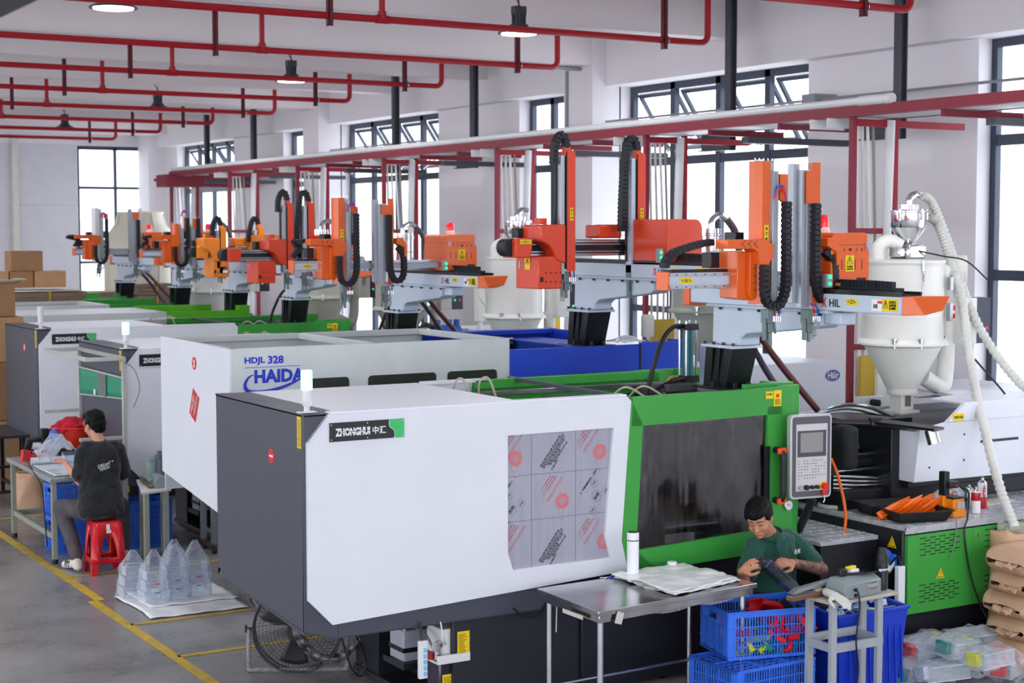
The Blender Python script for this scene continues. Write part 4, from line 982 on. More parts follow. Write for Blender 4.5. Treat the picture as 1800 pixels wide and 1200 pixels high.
q = MB().box(8.35, 8.9, 9.0, 9.6, 1.545, 1.58).add([(8.52, 8.88, 1.6), (8.52, 8.30, 1.6), (8.38, 8.26, 1.6), (8.33, 8.85, 1.6), (8.52, 8.88, 1.58), (8.52, 8.30, 1.58), (8.38, 8.26, 1.58), (8.33, 8.85, 1.58)], [(0, 1, 2, 3), (7, 6, 5, 4), (0, 4, 5, 1), (1, 5, 6, 2), (2, 6, 7, 3), (3, 7, 4, 0)])
q.build('chute_plate', BLACK, t, bevel=.003); MB().cyl((8.45, 8.36, 1.58), (8.46, 8.33, 1.48), .05, n=18).build('spout', STEEL, t)
for k in range(5): MB().tube(curve_pts([(8.0 + .03 * k, 9.3, 1.5), (8.15 + .04 * k, 9.25, 1.60 + .015 * k), (8.4 + .05 * k, 9.22, 1.63 + .01 * k), (8.7, 9.15 - .04 * k, 1.60)], 6), .012, 7).build('hose', (ALU, BLKPL, ALU, BLKPL, STEEL)[k], t)
# operator panel on its arm
P0 = V((7.385, 8.42, 1.457)); Rz = MX.Rotation(RAD(-8), 3, 'Z')
def pm(): m = MB(); m.M = MX.Translation(P0) @ Rz.to_4x4(); return m
q = pm().prism([(x, z) for x, z in rr(-.165, .165, -.29, .29, .03)], 'y', 0, .05); cp = q.build('control_panel', mat('panel_silver', (200, 202, 206), .35, metal=.3), t, bevel=.004)
pm().prism(rr(-.15, .15, -.275, .275, .02), 'y', -.004, 0).build('bezel', mat('bezel_grey', (92, 90, 98), .4), cp, smooth=0)
pm().box(-.125, .125, -.008, -.004, -.235, .225).build('keypad', mat('keypad_silver', (206, 204, 206), .25, coat=.6), cp, smooth=0)
pm().box(-.115, .115, -.009, -.008, -.0, .18).build('screen_frame', mat('screen_frame_grey', (78, 78, 88), .3), cp, smooth=0)
pm().box(-.092, .088, -.0105, -.009, .03, .165).build('screen', mat('screen_off', (146, 142, 142), .15, coat=.5, var=0), cp, smooth=0)
q = pm()
for r in range(7):
    for c_ in range(10):
        if R_.random() < .72: q.box(-.11 + c_ * .023, -.11 + c_ * .023 + .012, -.0095, -.008, -.03 - r * .02, -.024 - r * .02)
q.build('keys', mat('key_print', (120, 118, 124), .5), cp, smooth=0, kind='stuff')
for k, (x, r, m) in enumerate(((-.09, .016, STEEL), (-.045, .018, BLKPL), (0, .014, BLKPL), (.04, .014, BLKPL))): pm().cyl((x, -.008, -.21), (x, -.03, -.21), r, n=16).build('button', m, cp)
e = pm().cyl((.095, -.008, -.205), (.095, -.02, -.205), .03, n=18).build('emergency_stop', YEL, cp)
e.name = 'emergency_stop'
pm().cyl((.095, -.02, -.205), (.095, -.05, -.205), .024, n=18).build('stop_button', REDINK, cp)
pm().box(.08, .11, -.03, -.01, -.27, -.235).build('padlock', REDINK, cp, bevel=.004)
pm().tube([(.095, -.02, -.27), (.1, -.02, -.30), (.09, -.02, -.32)], .005, 6).build('key', STEEL, cp)
MB().cyl((7.46, 8.48, 1.15), (7.45, 8.62, .90), .03, n=12).box(7.36, 7.46, 8.47, 8.62, 1.30, 1.60).build('panel_arm', BLACK, t)
# twins: third and fourth machines of the same make share the nearest one's parts
def twin(label, loc, num, lens_on=True):
    c = copy_tree(M1); c.location = loc; c['label'] = label
    WM[c.name] = MX.Translation(loc)
    for ch in list(c.children):
        if ch.name.startswith('number_sticker'):
            for g in list(ch.children): bpy.data.objects.remove(g)
            bpy.data.objects.remove(ch)
    return c
M3 = twin('white and charcoal injection molding machine behind the green curtain frame, with a lit mint lamp', (4.53, 14.68, 0), '3'); M3.scale = (1, 1, .983)
M4 = twin('white and charcoal injection molding machine with red sticker 4, behind the left workbench', (4.50, 17.6, 0), '4')
for c, n in ((M3, '3'), (M4, '4')):
    x, y = c.location.x, c.location.y
    round_sticker(c, x - .001, y + (.55 if n == '4' else .5), 1.72 if n == '4' else 1.55, n, 0, .055)
OFFL = mat('unlit_lens', (214, 216, 218), .3, var=0)
for ch in M4.children:
    if ch.name.startswith('signal_lamp_base'):
        for g in ch.children:
            g.data = g.data.copy(); g.data.materials.clear(); g.data.materials.append(OFFL)
# ------------------------------------------------------------------ white and blue machine
t = M2 = thing('injection_molding_machine', 'white and blue injection molding machine with red sticker 2, second from the camera', 'machine', (4.26, 11.2, 0))
x0, x1, y0, y1, zt = 4.26, 7.02, 11.2, 12.72, 2.14
WG = mat('light_grey_enamel', (206, 212, 214), .45, var=.03)
q = MB().prism([(y0 - .02, .86), (y1, 1.05), (y1, zt + .01), (y0 - .02, zt)], 'x', x0 - .02, x0); ep = q.build('end_panel', WHITEP, t, bevel=.003)
q = MB().box(x0, 6.62, y0 - .02, y0, .9, zt).build('front_panel', WG, t, bevel=.003)
FPN = q
q = MB().box(x0, 6.62, y1 - .02, y1, .9, zt)
for a, b in ((x0, x0 + .05), (5.42, 5.47), (6.57, 6.62)): q.box(a, b, y0, y1, zt - .05, zt)
q.box(x0, 6.62, y0, y0 + .05, zt - .05, zt).box(x0, 6.62, y1 - .05, y1, zt - .05, zt)
q.build('top_frame', WG, t, bevel=.003)
INK = mat('blue_print', (28, 52, 190), .5, var=0)
lettering('HDJL', (4.44, y0 - .022, 2.045), (1, 0, 0), (0, 0, 1), .16, .06, INK, FPN, bold=.035)
lettering('328', (4.605, y0 - .022, 2.05), (1, 0, 0), (0, 0, 1), .125, .06, INK, FPN, bold=.035)
MB().box(4.36, 4.80, y0 - .0225, y0 - .02, 1.996, 2.0).build('rule_line', INK, FPN, smooth=0)
lettering('HAIDA', (4.635, y0 - .022, 1.93), (1, 0, 0), (0, 0, 1), .40, .10, INK, FPN, bold=.045)
q = MB(); pts = [(4.43, 1.945), (4.395, 1.93), (4.37, 1.90), (4.36, 1.865), (4.38, 1.83), (4.44, 1.815), (4.55, 1.82), (4.68, 1.85), (4.80, 1.90), (4.87, 1.95)]
P = curve_pts([(x, y0 - .022, z) for x, z in pts], 5)
q.tube(P, .01, 6, rr=[.003 + .012 * sin(pi * i / (len(P) - 1)) for i in range(len(P))]); q.build('logo_swoosh', INK, FPN)
for a, b in ((4.86, 5.2), (5.36, 5.95), (6.05, 6.5)): MB().prism(rr(a, b, 1.72, 1.885 + .01, .03), 'y', y0 - .024, y0 - .02).build('grip_recess', mat('dark_green_black', (40, 44, 40), .4), FPN, smooth=0)
round_sticker(ep, x0 - .02, 11.92, 1.985, '2', 0, .05)
lab = MB(); lab.M = MX.Translation((x0 - .021, 11.93, 1.66)) @ MX.Rotation(RAD(25), 4, 'X'); lab.box(-.002, 0, -.075, .075, -.11, .11); lo = lab.build('paper_label', mat('red_paper', (206, 52, 48), .6, var=0), ep, smooth=0)
MB().tube([(x0 - .026, 11.93 + .018 * sin(k), 1.74 - k * .012) for k in range(14)], .0025, 4).build('steam_mark', WHTINK, lo)
for k in range(4): lettering('\u5c0f\u5fc3\u9ad8\u6e29 \u70eb\u4f24', (x0 - .025, 11.93 + (-.05, -.035, .035, .05)[k], 1.66 + (.02, 0, 0, -.02)[k]), (0, -sin(RAD(25)), cos(RAD(25)) * 1.), (0, -cos(RAD(25)), -sin(RAD(25))), .15, .012, WHTINK, lo)
# blue moving door and frame
MB().box(6.62, 7.90, y0 - .03, y0, 1.2, 2.045).build('front_door', BLUEP, t, bevel=.004)
MB().box(7.90, 8.42, y0 - .03, y0, 1.2, 2.06).box(8.38, 8.42, y0, y0 + .25, 1.2, 2.06).build('front_door', BLUEP, t, bevel=.004)
MB().box(7.885, 7.905, y0 - .035, y0 - .028, 1.2, 2.05).build('door_joint', BLACK, t)
for a, b in ((6.72, 7.08), (7.2, 7.72)): MB().prism(rr(a, b, 1.66, 1.80, .03), 'y', y0 - .036, y0 - .03).build('door_window', mat('dark_window', (70, 76, 84), .25, coat=.5), t, smooth=0)
q = MB().box(6.62, 7.95, y1 - .03, y1, 1.0, 2.10).box(6.62, 7.95, y1 - .12, y1, 2.06, 2.10).box(7.92, 7.95, y1 - .5, y1, 1.6, 2.10); q.build('rear_frame', BLUEP, t, bevel=.004)
MB().box(7.40, 7.80, 11.25, 12.6, 1.0, 2.03).build('fixed_platen', mat('platen_blue', (30, 70, 180), .45), t, bevel=.01)
MB().box(6.1, 6.4, 11.3, 12.5, 1.0, 1.9).build('moving_platen', PLATEN, t, bevel=.01)
for y in (11.45, 12.45):
    for z in (1.2, 1.85): MB().cyl((4.6, y, z), (7.5, y, z), .05, n=14).build('tie_bar', STEEL, t)
MB().cyl((7.3, 12.45, 2.0), (7.38, 12.4, 2.0), .05, n=14).build('valve', BLACK, t)
MB().cyl((8.42, 11.5, 1.92), (8.62, 11.5, 1.92), .04, n=12).cyl((8.5, 11.5, 1.62), (9.6, 11.5, 1.62), .03, n=10).build('hydraulic_pipe', BLUEP, t)
b = MB().lathe([(.055, 2.09), (.058, 2.1), (.058, 2.2), (.06, 2.21), (.06, 2.26), (.05, 2.28), (0, 2.28)], (8.1, 11.35, 0), 16).build('reservoir', mat('reservoir_plastic', (200, 196, 190), .35), t)
MB().cyl((8.1, 11.35, 2.04), (8.1, 11.35, 2.10), .02, n=10).build('reservoir_stem', STEEL, b)
MB().grid(lambda u, v: (7.72 + .3 * u, 11.25 + .2 * v, 2.06 + .05 * sin(u * 3.1) * sin(v * 3.1) + .012 * NZ.noise(V((u * 6, v * 6, 0)))), 14, 10).build('film_wrap', film('crumpled_film', (225, 228, 232), .35, .15, 1.), t, solid=.002)
MB().box(5.3, 8.0, 11.4, 12.6, .25, 1.0).box(5.2, 8.2, 11.35, 12.65, .12, .26).build('base', DARKBASE, t, bevel=.005)
q = MB()
for x in (5.4, 7.8): q.cyl((x, 11.5, 0), (x, 11.5, .12), .06, n=14)
q.build('foot', BLACK, t)
MB().box(8.0, 11.0, 11.25, 12.6, .05, 1.1).build('base', mat('pale_cabinet', (222, 224, 222), .5), t, bevel=.006)
o = MB().prism(rr(8.55, 10.28, 1.05, 1.80, .09), 'y', 11.3, 12.5).build('injection_cover', WHITEP, t, bevel=.006)
el = MB().lathe([(.085, 0), (.085, .003)], (0, 0, 0), 28, 'y', sx=1., sy=.62); el.M = None
el.v = [(p[0] + 10.16, 11.297 - p[1], p[2] + 1.665) for p in el.v]; lo = el.build('logo_oval', mat('violet_print', (96, 92, 172), .5, var=0), o)
lettering('H\u00e4ir', (10.16, 11.292, 1.667), (1, 0, 0), (0, 0, 1), .13, .06, WHTINK, lo, bold=.02)
MB().box(8.62, 8.95, 11.15, 11.3, 1.60, 2.0).build('heater_box', WHITEP, t, bevel=.006)
MB().cyl((8.0, 11.9, 1.5), (8.9, 11.9, 1.5), .09, n=16).build('barrel', DSTEEL, t)
# ------------------------------------------------------------------ far machines
def far_machine(label, x0, y0, colr, frame):
    t = thing('injection_molding_machine', label, 'machine', (x0, y0, 0))
    zt = 1.95
    MB().box(x0 - .02, x0 + .02, y0, y0 + 1.4, .85, zt).build('end_panel', mat('warm_grey_enamel', (196, 196, 188), .5), t, bevel=.003)
    MB().box(x0, x0 + 2.3, y0 - .02, y0, .8, zt).build('side_panel', WG, t, bevel=.003); MB().box(x0, x0 + 2.3, y0 + 1.38, y0 + 1.4, .8, zt).build('side_panel', WG, t, bevel=.003)
    if frame:
        MB().rect_ring((x0, x0 + 2.3, y0, y0 + 1.38), (x0 + .08, x0 + 2.2, y0 + .08, y0 + 1.3), 'z', zt - .05, zt).box(x0, x0 + 2.3, y0, y0 + 1.38, 1.6, 1.65).build('top_frame', WG, t, bevel=.003)
    else: MB().box(x0, x0 + 2.3, y0, y0 + 1.38, zt - .02, zt).build('top_cover', WHITEP, t, bevel=.003)
    MB().box(x0 + 2.3, x0 + 3.4, y0 + 1.3, y0 + 1.36, 1.7, zt + .02).build('rear_beam', colr, t, bevel=.003); MB().box(x0 + 2.3, x0 + 3.3, y0 - .02, y0, 1.0, zt).box(x0 + 3.3, x0 + 3.45, y0 - .02, y0 + .2, 1.0, zt + .06).build('safety_door', colr, t, bevel=.003)
    MB().box(x0 + 3.1, x0 + 3.55, y0 + .05, y0 + 1.3, .8, 1.87).build('fixed_platen', PLATEN, t, bevel=.008)
    MB().box(x0 + 2.0, x0 + 2.3, y0 + .1, y0 + 1.25, .8, 1.8).build('moving_platen', PLATEN, t, bevel=.008)
    for y in (y0 + .2, y0 + 1.1): MB().cyl((x0 + .5, y, 1.7), (x0 + 3.2, y, 1.7), .045, n=12).build('tie_bar', STEEL, t)
    MB().box(x0 + .4, x0 + 4.95, y0 + .1, y0 + 1.3, .03, .85).build('base', DARKBASE, t)
    MB().box(x0 + 4.0, x0 + 5.0, y0 + .1, y0 + 1.25, .9, 1.65).build('injection_cover', WG, t, bevel=.01)
    MB().cyl((x0 + 3.5, y0 + .7, 1.3), (x0 + 4.5, y0 + .7, 1.3), .09, n=14).build('barrel', DSTEEL, t)
LG = mat('lime_green_enamel', (96, 190, 40), .4)
far_machine('white-topped injection molding machine with green door, fifth from the camera', 4.6, 20.45, LG, False)
far_machine('open-topped white injection molding machine with lime green beam, sixth from the camera', 4.6, 22.95, GREEN, True)
far_machine('pale injection molding machine farthest from the camera, beside the carton piles', 4.5, 25.5, GREEN, True)
# ------------------------------------------------------------------ red pipe rack along the machines
t = RK = thing('pipe_rack', 'long maroon steel rack on posts running past all the machines', 'rack', (9.8, 19.5, 0))
PY = [10.7, 13.8, 16.87, 19.94, 22.9, 25.75, 28.7]
MB().box(9.79, 9.83, 4.5, 28.75, 3.985, 4.08).box(9.74, 9.79, 4.5, 28.75, 3.985, 3.995).build('front_rail', MAROON, t, smooth=0)
MB().box(10.30, 10.34, 4.5, 28.75, 3.985, 4.08).build('rear_rail', MAROON, t, smooth=0)
MB().box(9.84, 10.29, 4.5, 28.7, 3.99, 4.0).build('tray_floor', mat('tray_zinc', (196, 196, 198), .45, metal=.3), t, smooth=0)
MB().box(9.6, 11.2, 28.3, 28.9, 3.80, 4.02).build('end_duct', MAROON, t, bevel=.01)
for k, y in enumerate(PY):
    MB().box(9.795, 9.845, y - .025, y + .025, 0, 3.984).build('post', MAROON, t, smooth=0)
    MB().box(10.285, 10.335, y - .025, y + .025, 0, 3.984).build('post', mat('crimson_steel', (158, 22, 44), .45), t, smooth=0)
    MB().box(9.846, 11.15, y - .028, y + .028, 3.91, 3.97).build('cross_bar', MATS['crimson_steel'], t, smooth=0)
    MB().box(9.85, 10.28, y - .02, y + .02, 2.97, 3.02).build('cross_bar', MAROON, t, smooth=0)
    MB().box(9.85, 10.28, y - .02, y + .02, 1.95, 2.0).build('cross_bar', MAROON, t, smooth=0)
    for dy in (-1.05, 1.0):
        MB().box(9.83, 10.75, y + dy - .025, y + dy + .025, 3.93, 3.985).build('bracket', MAROON, t, smooth=0)
    for dy in (.2, .42): MB().box(9.70, 10.1, y + dy, y + dy + .008, 3.90, 3.985).build('cable_tie', PVC, t, smooth=0)
    MB().box(9.95, 11.25, y - 1.5, y - 1.40, 3.84, 3.90).build('bracket', DSTEEL, t, smooth=0)
tag(MB().tube([(9.80, 10.25, 4.115)] + [(9.80, y, 4.115) for y in (16, 22, 28.6)], .036, 10).ball((9.80, 10.25, 4.115), .048).cyl((9.80, 10.2, 4.115), (9.80, 10.6, 4.115), .045).build('supply_pipe', PVC), 'long white plastic pipe lying along the top of the maroon rack', 'pipe')
tag(MB().tube([(9.98, 10.4, 4.05), (9.98, 28.5, 4.05)], .04, 8).build('supply_pipe', PVC), 'white plastic pipe lying inside the maroon rack tray', 'pipe')
CLRP = mat('milky_pipe', (206, 204, 200), .3)
BRNP = mat('aged_clear_pipe', (150, 140, 128), .35)
nm = ['the nearest machine', 'the blue machine', 'the middle robot', 'the fourth machine', 'the fifth machine', 'the sixth machine', 'the farthest machine']
for k, y in enumerate(PY):
    g = 'drop pipes behind ' + nm[k]
    tag(MB().tube([(10.24, y - .02, 3.97), (10.20, y - .02, 2.6), (10.16, y - .02, .9)], .045, 10).build('drop_pipe', PVC, origin=(10.2, y, .9)), 'thick white drop pipe hanging from the rack behind ' + nm[k], 'pipe', g)
    for j in range(3):
        x = 9.88 + .062 * j
        lb = 'thin white drop pipe behind ' + nm[k] + ', ' + ('left of', 'middle of', 'right of')[j] + ' its three'
        tag(MB().tube([(x, y + .02, 3.97), (x + .03 + .02 * j, y + .02, 2.6), (x + .02, y, 1.0)], .014, 8).build('drop_pipe', (PVC, CLRP, PVC)[j], origin=(x, y, 1)), lb, 'pipe', g)
    tag(MB().tube([(10.07, y + .02, 3.97), (10.11, y + .02, 3.0), (10.12, y, 1.0)], .013, 8).build('drop_pipe', BRNP, origin=(10.1, y, 1)), 'thin brownish drop pipe behind ' + nm[k], 'pipe', g)
# yellow board and sockets on the rack behind the nearest machine
yb = tag(MB().box(9.86, 10.12, 10.60, 10.64, 1.35, 1.90).build('notice_board', mat('mustard_board', (206, 172, 60), .6), bevel=.004), 'mustard yellow board fixed to the rack by the nearest dryer', 'board')
ob = thing('switch_box', 'white wall socket box with black plug by the mustard board', 'socket', (9.86, 10.55, 1.45))
b_ = MB().box(9.78, 10.05, 10.52, 10.6, 1.46, 1.55).build('box', PVC, ob, bevel=.004)
MB().box(9.78, 9.98, 10.515, 10.522, 1.465, 1.475).build('edge', ALU, b_); MB().cyl((9.92, 10.52, 1.50), (9.92, 10.44, 1.50), .03, n=14).tube(curve_pts([(9.92, 10.44, 1.5), (9.93, 10.42, 1.44), (9.98, 10.5, 1.3)], 5), .008, 6).build('plug', BLKPL, ob)
for k, (x0, x1, y) in enumerate(((10.35, 10.55, 16.6), (9.6, 9.9, 13.4))):
    tag(MB().box(x0, x1, y, y + .04, 1.5, 2.1).build('notice_board', MATS['mustard_board'], bevel=.004), 'mustard yellow board on the rack behind ' + ('the middle machine', 'the blue machine')[k], 'board')
tag(MB().box(10.02, 10.3, 10.56, 10.66, .4, 2.3).build('pale_cabinet', CREAM, bevel=.004), 'tall pale cabinet strip standing behind the mustard board', 'cabinet')
# ------------------------------------------------------------------ hopper dryers
SPRING = STEEL
HOSE = mat('ribbed_hose', (214, 214, 208), .35, var=.04, bump=0)
def ribbed(mb, path, r, n=10, k=10, amp=.12):
    P = curve_pts(path, k)
    out = []; rr_ = []
    for i in range(len(P) - 1):
        for h in (0, .5):
            out.append(P[i].lerp(P[i + 1], h)); rr_.append(r * (1 + (amp if h == 0 else -amp)))
    out.append(P[-1]); rr_.append(r)
    return mb.tube(out, r, n, rr=rr_)
def dryer(x, y, label, bodym, r=.31, z0=2.13, z1=2.75, zc=1.77, zb=1.6, loader='cone', ltop=0., fine=True, hose=None, tallr=.0):
    t = thing('hopper_dryer', label, 'dryer', (x, y, zb), group=None)
    b = MB().lathe([(r, z0 + .03), (r, z1), (r * 1.03, z1), (r * 1.03, z1 + .02), (r * .5, z1 + .03), (0, z1 + .03)], (x, y, 0), 40).build('drum', bodym, t)
    MB().lathe([(r * 1.02, z0 + .03), (r * 1.04, z0 + .03), (r * 1.12, z0), (r * 1.12, z0 - .015), (r * 1.04, z0 - .02), (r * .98, z0 - .03), (r * 1.0, z0 + .03)], (x, y, 0), 40).build('flange', bodym, t)
    MB().lathe([(r * .98, z0 - .02), (r * .40, zc), (r * .38, zc), (r * .38, zc - .04), (r * .36, zc - .05)], (x, y, 0), 32).build('cone', bodym, t)
    q = MB().box(x - .065, x + .065, y - .065, y + .065, zb, zc - .04).box(x - .1, x + .1, y - .1, y + .1, zb - .03, zb); q.build('throat', bodym, t, bevel=.006)
    MB().box(x - .03, x + .03, y - .068, y - .064, zb + .03, zb + .12).build('sight_glass', mat('sight_glass', (120, 118, 112), .2), t)
    MB().box(x + .07, x + .3, y - .12, y - .06, zc - .075, zc - .065).build('slide_plate', STEEL, t)
    for a in (215, 250, 330):
        cx, cy = x + r * 1.08 * cos(RAD(a)), y + r * 1.08 * sin(RAD(a))
        MB().cyl((cx, cy, z0 - .03), (cx, cy, z0 + .04), .012, n=8).cyl((cx, cy, z0 + .035), (cx, cy, z0 + .045), .025, n=8).build('clamp', STEEL, t)
    for z in (z0 + .2, z0 + .38): MB().lathe([(r * 1.002, z), (r * 1.006, z + .003), (r * 1.002, z + .006)], (x, y, 0), 40).build('seam', bodym, t)
    ax, ay = x + r * cos(RAD(252)), y + r * sin(RAD(252))
    MB().cyl((ax, ay - .01, z1 + .02), (ax, ay - .012, z1 - .06), .012, n=8).tube([(ax + .007 * cos(i), ay - .012 + .007 * sin(i), z1 - .06 - .004 * i) for i in range(20)], .003, 5).cyl((ax, ay - .012, z1 - .14), (ax, ay - .012, z1 - .2), .005, n=6).build('latch', STEEL, t)
    zt = z1 + .03
    if loader == 'cone':
        bb = MB().box(x - .04, x + .14, y - .1, y + .1, zt, zt + .11).box(x - .11, x - .04, y - .06, y + .06, zt + .01, zt + .09); bb.build('loader_base', CHROME, t, bevel=.015)
        ld = MB().lathe([(.05, zt + .11), (.055, zt + .13), (.135, zt + .24), (.14, zt + .25), (.14, zt + .355), (.145, zt + .36), (.145, zt + .372), (.1, zt + .38), (0, zt + .38)], (x + .04, y, 0), 32).build('loader', CHROME, t)
        MB().cyl((x - .02, y - .03, zt + .38), (x - .02, y - .03, zt + .42), .05, n=18).cyl((x + .10, y + .02, zt + .38), (x + .10, y + .02, zt + .42), .05, n=18).build('lid_port', CHROME, ld)
        for a in (200, 270, 340): 
            cx, cy = x + .04 + .15 * cos(RAD(a)), y + .15 * sin(RAD(a))
            MB().cyl((cx, cy, zt + .30), (cx, cy, zt + .385), .01, n=8).cb((cx, cy, zt + .33), (.02, .02, .05)).build('clip', STEEL, ld)
        MB().tube(curve_pts([(x + .04, y, zt + .38), (x + .045, y, zt + .46), (x + .1, y, zt + .50), (x + .17, y, zt + .49)], 5), .026, 10).cyl((x + .17, y, zt + .33), (x + .27, y, zt + .32), .025, n=10).build('elbow', CHROME, t)
    else:
        ld = MB().lathe([(tallr or .11, zt), (tallr or .11, zt + .32), ((tallr or .11) * 1.05, zt + .325), ((tallr or .11) * 1.05, zt + .34), ((tallr or .11), zt + .345), ((tallr or .11), zt + .39), (0, zt + .395)], (x, y, 0), 24).build('loader', CHROME, t)
        MB().lathe([((tallr or .11) * 1.01, zt + .15), ((tallr or .11) * 1.04, zt + .155), ((tallr or .11) * 1.01, zt + .16)], (x, y, 0), 24).build('band', STEEL, ld)
        for a in (190, 300): MB().cb((x + .13 * cos(RAD(a)), y + .13 * sin(RAD(a)), zt + .3), (.025, .02, .07)).build('clip', STEEL, ld)
        MB().tube(curve_pts([(x + .02, y, zt + .39), (x + .03, y, zt + .46), (x + .11, y, zt + .51), (x + .20, y, zt + .48)], 5), .03, 10).build('elbow', CHROME, t)
        MB().tube(curve_pts([(x + .20, y, zt + .48), (x + .30, y, zt + .36), (x + .36, y, zt + .15), (x + .42, y, zt - .15)], 6), .034, 10).build('hose', mat('brown_hose', (104, 88, 90), .45), t)
    # blower, duct and heater box
    MB().tube(curve_pts([(x + r * .9, y - .1, z1 - .1), (x + r * 1.25, y - .08, z1 - .08), (x + r * 1.35, y - .06, z1 - .25), (x + r * 1.33, y - .06, z0), (x + r * 1.3, y - .06, z0 - .25), (x + r * 1.1, y - .08, z0 - .36), (x + r * .55, y - .06, z0 - .28)], 5), .065, 12).build('air_duct', bodym, t)
    bl = MB().cyl((x + .50, y + .05, z1 - .07), (x + .62, y - .06, z1 - .07), .125, n=28).build('blower', bodym, t, bevel=.01)
    hb = MB().box(x + r * 1.35, x + r * 1.35 + .16, y - .22, y - .02, z0 - .02, z0 + .34).build('heater_box', bodym, t, bevel=.008)
    q = MB()
    for k in range(9): q.box(x + r * 1.35 + .03, x + r * 1.35 + .09, y - .222, y - .22, z0 + .16 + k * .015, z0 + .165 + k * .015)
    q.build('vent_slot', BLKINK, hb, smooth=0)
    cp = MB().box(x + r * 1.35 + .17, x + r * 1.35 + .33, y - .2, y - .08, z0 - .02, z0 + .34).build('control_box', mat('navy_box', (48, 52, 70), .4), t, bevel=.004)
    MB().cyl((x + r * 1.35 + .21, y - .2, z0 + .10), (x + r * 1.35 + .21, y - .21, z0 + .10), .012).build('green_lamp', GRNL, cp); MB().cyl((x + r * 1.35 + .28, y - .2, z0 + .10), (x + r * 1.35 + .28, y - .21, z0 + .10), .012).build('red_lamp', RUBR, cp)
    MB().tube(curve_pts([(x - r * .55, y + .1, z1 + .0), (x - r * .6, y + .08, z1 + .12), (x - r * .35, y + .05, z1 + .17), (x - r * .1, y, z1 + .13)], 5), .055, 12).build('air_elbow', bodym, t)
    return t
d1 = dryer(9.08, 9.3, 'large white hopper dryer with steel vacuum loader, nearest to the camera', CREAM)
# red level-gauge and bracket on the nearest dryer
MB().box(9.28, 9.31, 9.0, 9.04, 2.54, 2.64).build('level_bracket', ALU, d1); MB().box(9.28, 9.31, 9.0, 9.04, 2.30, 2.44).build('level_bracket', ALU, d1)
lb = MB().box(9.315, 9.355, 9.02, 9.03, 2.32, 2.42).build('sticker', REDINK, d1, smooth=0); MB().cyl((9.335, 9.02, 2.37), (9.335, 9.016, 2.37), .014, n=14).build('arrow_mark', WHTINK, lb)
q = MB()
ribbed(q, [(9.31, 9.25, 3.10), (9.38, 9.24, 3.04), (9.46, 9.2, 2.8), (9.45, 9.05, 2.49), (9.28, 8.8, 2.07), (9.05, 8.45, 1.64), (8.84, 8.08, 1.2), (8.76, 7.85, .92)], .034)
q.build('feed_hose', HOSE, d1)
q = MB()
ribbed(q, [(9.25, 9.27, 3.27), (9.35, 9.27, 3.20), (9.51, 9.25, 2.89), (9.55, 9.15, 2.58), (9.65, 9.0, 2.18), (9.74, 8.72, 1.83), (9.82, 8.44, 1.66), (9.92, 8.3, 1.3), (9.98, 8.15, 1.02)], .034)
q.build('feed_hose', HOSE, d1)
MB().tube([(9.41, 8.9, 2.04), (9.64, 8.8, 1.77), (9.9, 8.68, 1.40)], .008, 6).tube(curve_pts([(9.14, 9.2, 2.84), (9.3, 9.1, 2.8), (9.5, 9.05, 2.76), (9.7, 9.0, 2.6)], 5), .006, 6).build('cable', BLKPL, d1)
dryer(9.18, 11.9, 'grey-green hopper dryer with tall steel loader, behind the nearest robot', mat('grey_green_enamel', (160, 166, 152), .5, var=.06), z0=2.27, z1=2.6, zc=1.85, zb=1.5, loader='tall', r=.33)
dryer(8.97, 15.05, 'white hopper dryer standing between the two red-orange and orange robots', CREAM, z0=2.08, z1=2.70, zc=1.7, zb=1.4)
dryer(9.25, 18.3, 'beige hopper dryer with steel loader, left of the big white blower', BEIGE, z0=2.02, z1=2.55, zc=1.65, zb=1.4, loader='tall', r=.33, tallr=.16)
dryer(9.05, 20.35, 'beige hopper dryer behind the fifth machine, second beige one', BEIGE, z0=2.1, z1=2.6, zc=1.6, zb=1.3, loader='tall', r=.36)
dryer(8.6, 23.4, 'pale hopper dryer with steel loader behind the sixth machine', CREAM, z0=2.1, z1=2.6, zc=1.6, zb=1.3, loader='tall', r=.4)
bl = thing('blower', 'big white round blower beside the middle dryer, with dark spiral blades', 'blower', (9.4, 16.3, 2.3))
MB().lathe([(.19, -.05), (.2, -.03), (.2, .04), (.19, .06)], (0, 0, 0), 32, 'y').build('housing', CREAM, bl, local=True, bevel=.008)
MB().box(-.2, -.1, -.04, .05, -.35, .05).build('outlet', CREAM, bl, local=True, bevel=.01)
MB().tube([(-.15, 0, -.3), (-.15, 0, -1.2)], .03, 8).build('stand', CREAM, bl, local=True)
hb = MB().lathe([(.11, -.055), (.11, -.05)], (0, 0, 0), 28, 'y').build('guard', CREAM, bl, local=True)
for k in range(3):
    q = MB(); a0 = k * 2.1 + .6
    q.add([(.03 * cos(a0), -.058, .03 * sin(a0)), (.07 * cos(a0 + .35), -.058, .07 * sin(a0 + .35)), (.1 * cos(a0 + .9), -.058, .1 * sin(a0 + .9)), (.06 * cos(a0 + .75), -.058, .06 * sin(a0 + .75))], [(0, 1, 2, 3)])
    q.build('blade_gap', BLKINK, hb, local=True, smooth=0)
